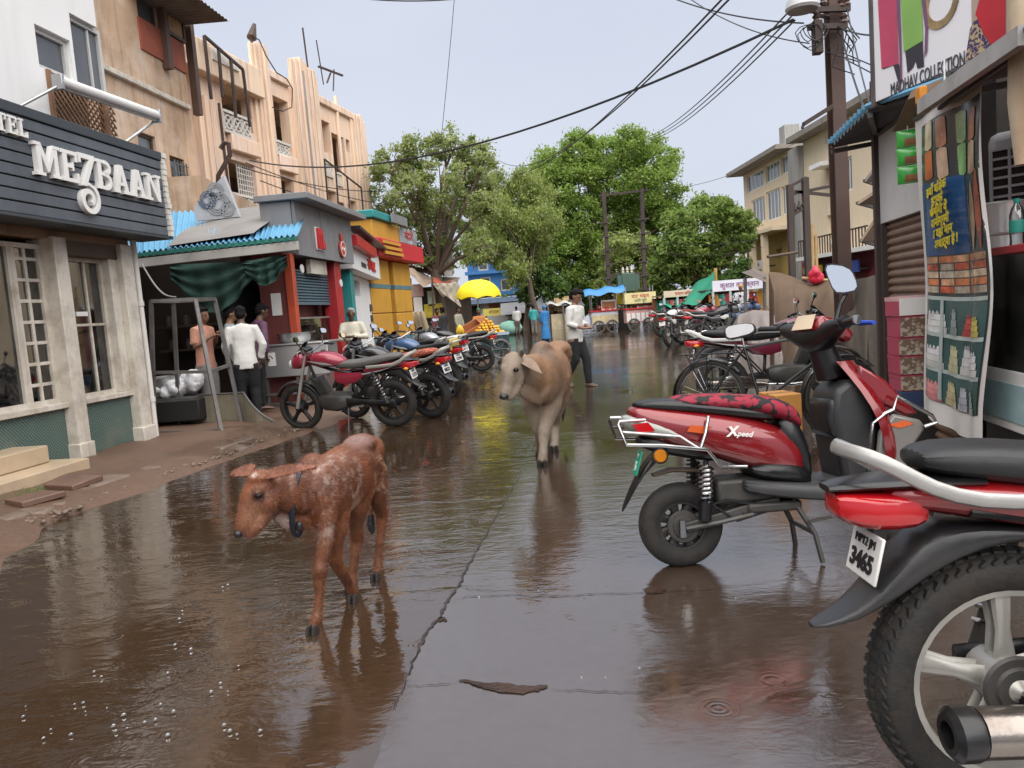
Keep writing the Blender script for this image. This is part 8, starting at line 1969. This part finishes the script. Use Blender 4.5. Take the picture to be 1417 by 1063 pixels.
def calf_col(p, nn):
    n1, n2, n3 = nz(p, 9), nz(V((p.x, p.y, p.z * .6)), 48, 5), nz(p, 4, 9)
    c = mixc(RB, RD, .5 + n3 * .9)
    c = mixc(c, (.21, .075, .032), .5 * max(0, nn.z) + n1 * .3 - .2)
    for ctr, r, k, s in ((shoulder, .14, WHT_, .40), (flank, .12, WHT_, .32), (P(512, 660, 3.85), .13, CRM, .5)):
        f = 1 - (p - ctr).length / r
        if f > 0: c = mixc(c, k, (n2 * 2.2 + n1 * 1.2 + f * .55 - .12) * s)
    c = mixc(c, CRM, 1.3 * (1 - (p - belly).length / .13) + n1 * .3)
    c = mixc(c, WHT_, 1.6 * (1 - (p - brisk).length / .062) + n1 * .4)
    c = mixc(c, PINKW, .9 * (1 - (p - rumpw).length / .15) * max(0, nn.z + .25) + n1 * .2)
    c = mixc(c, (.075, .028, .018), 1.6 * (1 - (p - P(357, 686, 3.1)).length / .045)); c = mixc(c, (.26, .12, .06), 1.2 * (1 - (p - P(350, 715, 3.1)).length / .07))
    c = mixc(c, (.55, .46, .42), 3.0 * (1 - (p - fore).length / .035))
    c = mixc(c, WHT_, 1.0 * (1 - (p - leg0).length / .08) + n2 * .8 - .3)
    if p.z < .42: c = mixc(c, (.24, .10, .04), .55 * (1 - p.z / .42) + .2 * n1)
    if p.z < .14: c = mixc(c, RD, .4 + n1)
    if (p - P(515, 732, 4.0)).length < .075 and p.x < P(519, 732, 4.0).x: c = (.012, .010, .010)
    c = mixc(c, (.16, .06, .04), 2.5 * (1 - (p - P(337, 740, 3.11)).length / .035))
    return c
paint(me, calf_col, ck); HIDE = hide_mat('short_wet_hair', .42); me.materials.append(HIDE); put('body', me, calf); fur(me, me, calf, HIDE, 52000, .014, .0014, calf_col, ck)
for (bs, tp, w, nm) in (((374, 659, 3.14), (436, 645, 3.06), .026, 'ear'), ((352, 654, 3.22), (321, 656, 3.26), .028, 'ear')):
    em = ear_mesh(P(*bs) - ck, P(*tp) - ck, w, (0, -.6, .8)); mm = em.mesh('ear', HIDE, ang=80); paint(mm, lambda p, nn: mixc((.15, .046, .02), (.26, .10, .06), .5 + nz(p, 12)), ck); put(nm, mm, calf); fur(mm, mm, calf, HIDE, 2500, .012, .0012, lambda p, nn: mixc((.15, .046, .02), (.26, .10, .06), .5 + nz(p, 12)), ck)
MB().ell(P(357.5, 686, 3.095) - ck, (.015, .012, .012), 10, 8).build('eye', EYE, calf); MB().ell(P(340, 683, 3.20) - ck, (.010, .010, .010), 8, 6)
MB().ell(P(330, 739, 3.105) - ck, (.019, .020, .018), 10, 8).build('nose', NOSE, calf)
def hoof_pair(pos, d, r, par, h=.05):
    p = V(pos); p.z = 0; d = V(d).normalized(); s = V((-d.y, d.x, 0))
    for k in (-1, 1):
        c = p - ck_o + s * k * r * .48 + d * .008
        MB().rings([[c + d * (r * 1.15 * math.cos(a) * q + .012 * (1 - q)) + s * r * .44 * math.sin(a) * q + V((0, 0, z)) for a in [2 * PI * j / 10 for j in range(10)]] for q, z in ((1.0, .001), (.95, h * .35), (.62, h))], True).build('hoof', HOOF, par)
ck_o = ck; dcalf = V((-.25, -1, 0))
for q in ((434, 876), (490, 832), (486, 819), (521, 802)): hoof_pair(G(*q), dcalf, .027, calf, .036)
cpts = []
for i in range(25):
    a = 2 * PI * i / 24; c = P(416, 692, 3.31); cpts.append(c - ck + V((.01 * math.cos(a), .093 * math.cos(a), .158 * math.sin(a) + .0)) + V((.03 * math.sin(a), 0, 0)))
MB().tube(cpts, (.006, .014), 6, cap=False).build('collar', M('navy_collar', (.015, .018, .035), .6, bmp=.2), calf)
MB().ell(P(414, 728, 3.24) - ck, (.016, .014, .022), 8, 6).build('collar_bell', INKB, calf)
# ------------------------------------------------------------------ the fawn cow
wk = G(757, 640); wk.z = 0
cow = thing('cow', 'fawn humped cow with short horns walking toward the camera down the wet road', 'cow', wk)
b = MB()
b.tube([P(766, 512, 7.45), P(766, 514, 7.30), P(765, 517, 7.0), P(762, 520, 6.7), P(758, 523, 6.45), P(752, 526, 6.28), P(747, 527, 6.2)], [(.11, .15), (.160, .205), (.172, .235), (.155, .235), (.135, .235), (.118, .20), (.085, .15)], 20)
b.ell(P(772, 483, 7.25), (.13, .2, .08), 12, 8)
for k in range(6):
    for sd in (-1, 1): b.tube([P(763 + sd * 14, 492, 6.62 + .11 * k), P(763 + sd * 24, 520, 6.60 + .11 * k), P(761 + sd * 17, 543, 6.52 + .11 * k)], [.012, .022, .012], 6)
b.ell(P(752, 486, 7.2), (.06, .08, .06), 8, 6); b.ell(P(784, 490, 7.2), (.06, .08, .07), 8, 6)
b.tube([P(762, 488, 6.75), P(751, 481, 6.55), P(747, 483, 6.46), P(744, 500, 6.40)], [(.05, .05), (.070, .060), (.066, .066), (.09, .10)], 14)   # hump
b.tube([P(752, 520, 6.40), P(738, 518, 6.22), P(725, 512, 6.08), P(717, 503, 6.0)], [(.13, .20), (.11, .17), (.09, .125), (.08, .10)], 16)
b.tube([P(749, 548, 6.25), P(738, 546, 6.14), P(727, 545, 6.04), P(719, 541, 5.98)], [(.03, .09), (.026, .08), (.022, .06), (.02, .04)], 10)  # dewlap
b.tube([P(712, 492, 6.0), P(710, 502, 5.96), P(707, 516, 5.91), P(703, 531, 5.87), P(700, 543, 5.84), P(698, 550, 5.83)], [(.066, .068), (.088, .095), (.078, .088), (.056, .070), (.050, .056), (.040, .040)], 18)
b.ell(P(717, 522, 5.93), (.05, .06, .08), 12, 8); b.tube([P(716, 533, 5.92), P(708, 548, 5.86), P(702, 554, 5.84)], [.045, .036, .026], 10)
b.ell(P(713, 507, 5.87), (.035, .03, .03), 8, 6); b.ell(P(697, 509, 5.88), (.03, .03, .03), 8, 6)
leg([(764, 535, 6.45), (763, 560, 6.40), (757, 582, 6.37), (753, 597, 6.35), (752, 604, 6.34), (752, 618, 6.33), (751, 634, 6.32), (751, 641, 6.31)], [(.10, .13), (.085, .105), (.062, .065), (.055, .058), (.050, .05), (.036, .038), (.042, .043), (.048, .052)])
leg([(740, 538, 6.42), (737, 560, 6.42), (741, 580, 6.46), (745, 594, 6.48), (746, 602, 6.52), (747, 614, 6.60), (747, 622, 6.66), (747, 628, 6.70)], [(.09, .12), (.075, .095), (.058, .062), (.052, .055), (.044, .044), (.036, .036), (.042, .042), (.044, .048)])
leg([(773, 535, 7.15), (771, 556, 7.1), (769, 573, 7.12), (768, 587, 7.2), (768, 600, 7.15), (768, 612, 7.1), (767, 622, 7.04)], [(.12, .16), (.095, .125), (.06, .07), (.046, .055), (.038, .04), (.040, .042), (.045, .05)])
leg([(757, 535, 7.25), (756, 556, 7.3), (755, 575, 7.4), (755, 586, 7.5), (755, 600, 7.55), (755, 612, 7.55), (755, 617, 7.5)], [(.11, .15), (.09, .12), (.06, .07), (.046, .055), (.038, .04), (.040, .042), (.045, .05)])
b.tube([P(775, 478, 7.55), P(781, 500, 7.6), P(780, 540, 7.58), P(779, 565, 7.58), P(779, 585, 7.56)], [.035, .028, .022, .035, .012], 8)
b.v = [tuple(V(p) - wk) for p in b.v]
me = remesh(b, .014, 14, .5)
FAWN, DUN, GRYB, PALE = (.25, .135, .068), (.175, .092, .048), (.12, .092, .07), (.36, .30, .235)
humpc, facec = P(744, 490, 6.4), P(706, 520, 5.88)
def cow_col(p, nn):
    n1, n3 = nz(p, 5), nz(p, 2, 4)
    c = mixc(FAWN, DUN, .4 + n3)
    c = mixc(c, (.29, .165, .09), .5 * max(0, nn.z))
    c = mixc(c, GRYB, 1.1 * (1 - (p - humpc).length / .20) + n1 * .3)
    c = mixc(c, (.27, .21, .155), 1.9 * (1 - (p - facec).length / .34) + n1 * .2)
    c = mixc(c, (.13, .098, .072), 1.2 * (1 - (p - P(700, 528, 5.84)).length / .10))
    if p.y < 6.75: c = mixc(c, PALE, max(0, (.80 - p.z) * 1.6) + n1 * .2) if p.z < .80 else c
    c = mixc(c, PALE, max(0, (.62 - p.z) * 2.0) + n1 * .15 if p.z < .62 else 0)
    c = mixc(c, (.36, .31, .25), 1.2 * (1 - (p - P(701, 556, 5.84)).length / .07))
    if p.z < .30: c = mixc(c, (.17, .12, .085), .6 * (1 - p.z / .3) + n1 * .6)
    if (p - P(779, 582, 7.56)).length < .14: c = (.03, .025, .02)
    return c
paint(me, cow_col, wk); HIDE2 = hide_mat('fawn_hair', .55, 160); me.materials.append(HIDE2); put('body', me, cow); fur(me, me, cow, HIDE2, 42000, .013, .0020, cow_col, wk)
for bs, tp, w in (((722, 500, 5.96), (750, 517, 5.86), .055), ((699, 498, 6.02), (690, 505, 6.08), .04)):
    mm = ear_mesh(P(*bs) - wk, P(*tp) - wk, w, (0.2, -.5, .8), .35).mesh('ear', HIDE2, ang=80); paint(mm, lambda p, nn: mixc((.27, .20, .14), (.20, .13, .09), .5 + nz(p, 8)), wk); put('ear', mm, cow)
HORN = M('grey_horn', (.10, .085, .07), .4, var=.3, sc=20)
for p0, p1, p2 in (((718, 494, 5.96), (722, 489, 5.93), (722, 484, 5.90)), ((706, 492, 5.98), (703, 487, 5.96), (703, 483, 5.93))): MB().tube([P(*p0) - wk, P(*p1) - wk, P(*p2) - wk], [.026, .02, .006], 8).build('horn', HORN, cow)
MB().ell(P(714, 512, 5.815) - wk, (.022, .016, .018), 10, 8).build('eye', EYE, cow); MB().ell(P(694.5, 512, 5.90) - wk, (.016, .016, .016), 10, 8).build('eye', EYE, cow)
MB().ell(P(697.5, 549, 5.805) - wk, (.036, .03, .026), 12, 8).build('nose', NOSE, cow)
ck_o = wk
for q in (G(751, 647), V((P(747, 620, 6.7).x, 6.68, 0)), G(767, 626), V((P(755, 620, 7.5).x, 7.48, 0))): hoof_pair(q, (-.15, -1, 0), .048, cow, .06)

# ------------------------------------------------------------------ people
SKIN = [M('brown_skin', (.20, .10, .058), .5, var=.12, sc=10, bmp=.05), M('dark_brown_skin', (.095, .048, .03), .5, var=.12, sc=10, bmp=.05)]
HAIRM = M('black_hair', (.006, .005, .005), .75, var=.3, sc=40, bmp=.4, spec=.15)
def person(name_label, pos, heading, H, shirt, pants, skin=0, group=None, arms=None, legs=None, lean=0.0, head_pitch=0.0, head_yaw=0.0, sleeve=1.0, shoes=None, dhoti=False, cap=None, detail=1, saree=None, twist=0.0):
    t = thing('person', name_label, 'person', pos, heading, group); S = SKIN[skin]
    hip, shz, neckz, headz = .520 * H, .815 * H, .862 * H, .925 * H
    lx = lambda z: math.sin(lean) * max(0, z - hip); dz = lambda z: hip + (z - hip) * math.cos(lean) if z > hip else z
    def TP(x, y, z): return V((x * H + lx(z * H), y * H, dz(z * H)))
    A_ = arms or {1: ((.02, .14, .66), (.06, .13, .52)), -1: ((.02, -.14, .66), (.06, -.13, .52))}
    L_ = legs or {1: ((.02, .055, .285), (0, .058, .045)), -1: ((.02, -.055, .285), (0, -.058, .045))}
    vx = (.0075 if detail == 2 else .010 if detail else .018) * H
    # body
    b = MB()
    b.tube([TP(0, 0, .50), TP(0, 0, .58), TP(.004, 0, .68), TP(.0, 0, .77), TP(-.002, 0, .82), TP(.0, 0, .862), TP(.008, 0, .895)], [(.080 * H, .055 * H), (.076 * H, .050 * H), (.080 * H, .053 * H), (.088 * H, .053 * H), (.066 * H, .042 * H), (.030 * H, .030 * H), (.028 * H, .030 * H)], 14, up=V((1, 0, 0)))
    hc = TP(.014, 0, .925); q = Matrix.Rotation(head_yaw, 3, 'Z') @ Matrix.Rotation(head_pitch, 3, 'Y')
    def HP(x, y, z): return hc + q @ V((x * H, y * H, z * H))
    b.ell(HP(0, 0, .012), (.056 * H, .045 * H, .060 * H), 14, 10, q); b.ell(HP(.020, 0, -.025), (.036 * H, .034 * H, .040 * H), 12, 8, q); b.tube([HP(.048, 0, .012), HP(.064, 0, -.012), HP(.052, 0, -.018)], [.005 * H, .010 * H, .007 * H], 8)
    b.ell(HP(.052, 0, -.036), (.010 * H, .018 * H, .006 * H), 8, 6, q)
    for s in (-1, 1): b.ell(HP(-.004, s * .046, -.003), (.012 * H, .006 * H, .018 * H), 8, 6, q)
    hands = []
    for s in (-1, 1):
        el, wr = TP(*A_[s][0]), TP(*A_[s][1]); sh = TP(.0, s * .100, .805)
        b.tube([TP(0, s * .07, .81), sh, sh.lerp(el, .5), el, el.lerp(wr, .4), wr], [.030 * H, .034 * H, .029 * H, .024 * H, .024 * H, .016 * H], 10)
        d = (wr - el).normalized(); hd = A_[s][2] if len(A_[s]) > 2 else None
        hdv = (V(hd)).normalized() if hd else (d + V((.15, -s * .15, -.2))).normalized()
        b.tube([wr, wr + hdv * .022 * H, wr + hdv * .052 * H], [(.015 * H, .012 * H), (.024 * H, .012 * H), (.022 * H, .010 * H)], 8); hands.append((s, wr, hdv))
        kn, an = V([k * H for k in L_[s][0]]), V([k * H for k in L_[s][1]]); hp_ = V((0, s * .050 * H, .50 * H))
        b.tube([hp_, hp_.lerp(kn, .5), kn, kn.lerp(an, .35), an], [.062 * H, .052 * H, .036 * H, .034 * H, .022 * H], 10)
        fd = V((1, s * .12, 0)) if len(L_[s]) < 3 else V(L_[s][2])
        b.tube([an + V((-.012 * H, 0, -.015 * H)), an + fd * .04 * H + V((0, 0, -.022 * H)), an + fd * .09 * H + V((0, 0, -.032 * H))], [(.022 * H, .022 * H), (.026 * H, .018 * H), (.022 * H, .010 * H)], 8)
    me = remesh(b, vx, 3, .5)
    if detail:
        fm = MB()
        for s, wr, hv in hands:
            sd = hv.cross(V((0, 0, 1))); sd = sd.normalized() if sd.length > .1 else V((0, 1, 0)); nr = hv.cross(sd).normalized()
            for k in range(4):
                o_ = wr + hv * .046 * H + sd * (k - 1.5) * .0105 * H; ln = (.036, .042, .040, .030)[k] * H
                fm.tube([o_, o_ + hv * ln * .5 + nr * .002 * H, o_ + hv * ln * .85 + nr * .014 * H, o_ + hv * ln * .85 + nr * .022 * H], [.0058 * H, .0055 * H, .005 * H, .004 * H], 6)
            o_ = wr + hv * .020 * H + sd * .020 * H * (-s if True else s); fm.tube([o_ - sd * 0, o_ + (hv * .6 - sd * s) * .020 * H, o_ + (hv * .9 - sd * s * .8) * .036 * H], [.0075 * H, .0065 * H, .005 * H], 6)
        bm_ = bmesh.new(); bm_.from_mesh(me); tmp = fm.mesh('f', []); bm_.from_mesh(tmp); bm_.to_mesh(me); bm_.free(); bpy.data.meshes.remove(tmp)
        me.polygons.foreach_set('use_smooth', [True] * len(me.polygons))
    me.materials.clear(); me.materials.append(S); put('body', me, t)
    if detail:
        for s in (-1, 1): MB().ell(HP(.050, s * .018, .006), (.006 * H, .008 * H, .0045 * H), 8, 6).build('eye', EYE, t)
    # clothes
    c = MB(); hem = .46 if not dhoti else .40
    c.tube([TP(0, 0, hem), TP(0, 0, .52), TP(0, 0, .60), TP(.004, 0, .69), TP(.0, 0, .775), TP(-.002, 0, .822), TP(0, 0, .848)], [(.104 * H, .074 * H), (.100 * H, .070 * H), (.092 * H, .062 * H), (.094 * H, .062 * H), (.100 * H, .060 * H), (.078 * H, .050 * H), (.040 * H, .036 * H)], 16, up=V((1, 0, 0)))
    for s in (-1, 1):
        el, wr = TP(*A_[s][0]), TP(*A_[s][1]); sh = TP(.0, s * .100, .805)
        if sleeve > .6: c.tube([TP(0, s * .07, .805), sh, sh.lerp(el, .5), el, el.lerp(wr, sleeve - .05)], [.036 * H, .041 * H, .038 * H, .035 * H, .029 * H], 10)
        else: c.tube([TP(0, s * .07, .805), sh, sh.lerp(el, .45), sh.lerp(el, .85)], [.036 * H, .041 * H, .039 * H, .040 * H], 10)
    me = remesh(c, vx * 1.15, 2, .5)
    for v in me.vertices: v.co += v.normal * (.004 * H * nz(v.co * (1.7 / H), 7, pos[0]))
    me.materials.append(shirt); put('shirt', me, t)
    c = MB(); 
    if saree:
        c.tube([V((0, 0, .03 * H)), V((0, 0, .3 * H)), V((0, 0, .53 * H))], [(.15 * H, .13 * H), (.12 * H, .11 * H), (.095 * H, .075 * H)], 14, up=V((1, 0, 0)))
    else:
        c.tube([V((0, 0, .46 * H)), V((0, 0, .50 * H)), V((0, 0, .565 * H))], [(.088 * H, .068 * H), (.092 * H, .068 * H), (.084 * H, .058 * H)], 14, up=V((1, 0, 0)))
        for s in (-1, 1):
            kn, an = V([k * H for k in L_[s][0]]), V([k * H for k in L_[s][1]]); hp_ = V((0, s * .045 * H, .50 * H)); w = 1.25 if dhoti else 1.0
            c.tube([hp_, hp_.lerp(kn, .5), kn, kn.lerp(an, .5), an + V((0, 0, .0))], [.066 * H, .060 * H * w, .046 * H * w, .042 * H * w, .034 * H * w], 10)
    me = remesh(c, vx * 1.1, 2, .5)
    for v in me.vertices: v.co += v.normal * (.003 * H * nz(v.co * (1.7 / H), 9, 3 + pos[0]))
    me.materials.append(pants); put('skirt' if saree else 'trousers', me, t)
    hm = MB(); hm.ell(HP(-.012, 0, .030), (.058 * H, .051 * H, .052 * H), 14, 9, q); hm.ell(HP(-.030, 0, -.002), (.036 * H, .046 * H, .045 * H), 12, 8, q); hm.ell(HP(.030, 0, .056), (.030 * H, .036 * H, .018 * H), 10, 7, q)
    me = remesh(hm, vx, 2, .5)
    for v in me.vertices: v.co += v.normal * (.005 * H * nz(v.co * (1.7 / H), 22, pos[1]))
    me.materials.append(cap or HAIRM); put('headcloth' if cap else 'hair', me, t)
    if shoes:
        for s in (-1, 1):
            an = V([k * H for k in L_[s][1]]); fd = V((1, s * .12, 0)) if len(L_[s]) < 3 else V(L_[s][2])
            MB().tube([an + fd * -.030 * H + V((0, 0, -.024 * H)), an + fd * .01 * H + V((0, 0, -.020 * H)), an + fd * .06 * H + V((0, 0, -.027 * H)), an + fd * .105 * H + V((0, 0, -.034 * H))], [(.024 * H, .022 * H), (.029 * H, .024 * H), (.031 * H, .018 * H), (.018 * H, .009 * H)], 10).build('shoe', shoes, t)
    return t
SH_W = M('white_cotton_shirt', (.56, .55, .52), .8, var=.06, sc=7, bmp=.2); SH_C = M('cream_kurta', (.58, .54, .44), .8, var=.1, sc=7, bmp=.2); JN = M('black_trousers', (.007, .007, .009), .85, var=.25, sc=8, bmp=.2); SH_B = M('brown_shoe', (.085, .045, .028), .5, var=.2)
BROWNSH = M('brown_sandal', (.12, .065, .035), .6)
g_ = G(801, 536)
person('young man in a white shirt and black trousers walking behind the cow', g_, R(-38), 1.56, SH_W, JN, 0, arms={1: ((.0, .135, .655), (.125, .055, .61), (.6, -.7, .0)), -1: ((.01, -.135, .655), (.135, -.045, .60), (.6, .7, 0.1))}, legs={1: ((.085, .045, .29), (.10, .04, .040), (1, .1, 0)), -1: ((.015, -.05, .285), (-.125, -.045, .085), (.9, -.1, -.35))}, lean=R(3), head_pitch=R(24), head_yaw=R(10), sleeve=.62, shoes=SH_B, detail=2)
q = P(330, 440, 10.75)
person('man in a white jacket and dark trousers seen from behind at the tea shed', V((q.x + .03, 10.75, .02)), R(110), 1.63, SH_W, JN, 1, arms={1: ((.0, .15, .66), (.10, .13, .56)), -1: ((.0, -.16, .66), (.05, -.13, .53))}, lean=R(8), head_pitch=R(18), shoes=SH_B)
q = P(278, 440, 11.1)
person('young man in a salmon pink shirt holding a cup behind the iron frame', V((q.x, 11.1, .02)), R(-15), 1.66, M('salmon_shirt', (.52, .25, .17), .8, var=.1, sc=7, bmp=.2), M('grey_jeans', (.22, .21, .20), .8, var=.2, sc=8), 0, arms={1: ((.0, .14, .66), (.10, .06, .76)), -1: ((.01, -.14, .66), (.11, -.05, .74))}, sleeve=.4, head_pitch=R(4), shoes=BROWNSH)
q = P(349, 445, 11.5)
person('man in a maroon checked shirt leaning over the tea counter', V((q.x, 11.45, .1)), R(40), 1.60, pattern_mat('maroon_check', (.16, .03, .05), (.05, .05, .10), 'check', 18), JN, 1, lean=R(14), head_pitch=R(20), sleeve=.95, shoes=SH_B)
q = P(318, 450, 11.4)
person('man with a pale scarf and blue checked shirt in the tea shed', V((q.x, 11.4, .05)), R(30), 1.62, pattern_mat('blue_check', (.10, .18, .28), (.45, .45, .42), 'check', 16), M('khaki_trousers', (.20, .16, .11), .8), 0, head_pitch=R(15), sleeve=.9, shoes=BROWNSH)
q = P(388, 465, 12.55)
person('tea seller in a dark shirt bending behind the steel counter', V((q.x, 12.85, .1)), R(-125), 1.55, M('dark_green_shirt', (.025, .05, .045), .8), JN, 1, lean=R(30), head_pitch=R(25), sleeve=.4, arms={1: ((.04, .14, .68), (.16, .08, .60)), -1: ((.04, -.14, .68), (.17, -.07, .62))}, shoes=BROWNSH)
q = P(486, 440, 13.7)
person('old man in a cream kurta with folded arms before the white shop', V((q.x, 13.7, .02)), R(-75), 1.54, SH_C, M('cream_dhoti', (.50, .45, .38), .85, var=.12, sc=6), 1, dhoti=True, arms={1: ((.05, .155, .66), (.115, -.02, .675), (0, -1, .1)), -1: ((.06, -.155, .655), (.105, .03, .645), (0, 1, .1))}, cap=M('grey_hair', (.30, .29, .28), .7, var=.2, sc=30, bmp=.4), sleeve=.9, shoes=BROWNSH)
for px, Y, hd, sh_, pn, lab, sk in ((605, 27, -60, M('maroon_shirt', (.16, .03, .04), .8), JN, 'dark figure in a maroon shirt under the canvas canopy', 1), (613, 25, 150, M('black_shirt', (.02, .02, .025), .8), JN, 'dark figure in a black shirt by the canopy stall', 1), (634, 29, -30, M('grey_olive_shirt', (.30, .29, .22), .8), M('dull_trousers', (.15, .13, .11), .8), 'vendor in a grey olive shirt behind the fruit cart', 1)):
    q = P(px, 440, Y); person(lab, V((q.x, Y, 0)), R(hd), 1.58, sh_, pn, sk, detail=0, shoes=BROWNSH)
q = P(672, 440, 23.6); person('fruit seller with a green headscarf sitting behind the mango heap', V((q.x - .2, 23.6, 0)), R(-80), 1.45, M('orange_blouse', (.45, .17, .05), .8), M('brown_sari', (.2, .09, .05), .8), 1, detail=0, cap=M('green_scarf', (.03, .14, .05), .8), saree=True)
fpx = ((717, 463, 'far walker in a white shirt and dark trousers before the brown shed', SH_W, M('dull_trousers', (.15, .13, .11), .8), 100, None), (740, 463, 'far walker in a turquoise shirt before the brown shed', M('turquoise_shirt', (.05, .36, .36), .8), M('grey_jeans', (.22, .21, .20), .8), 80, None), (756, 471, 'woman in a bright blue sari walking at the street end', M('blue_sari', (.02, .17, .42), .7, var=.2), M('blue_sari', (.02, .17, .42), .7), 120, 1))
for px, py, lab, sh_, pn, hd, sr in fpx:
    g2 = G(px, py); person(lab, g2, R(hd), 1.5 if not sr else 1.42, sh_, pn, 1, detail=0, saree=sr, shoes=BROWNSH, cap=M('blue_sari', (.02, .17, .42), .7) if sr else None)
q = P(1022, 440, 27); person('stall keeper in a white printed shirt under the white lettered sign', V((q.x, 26.6, 0)), R(-100), 1.6, pattern_mat('white_print_shirt', (.6, .6, .58), (.2, .2, .25), 'noise', 25), JN, 1, detail=0, shoes=BROWNSH, cap=M('orange_cap', (.55, .28, .03), .7))
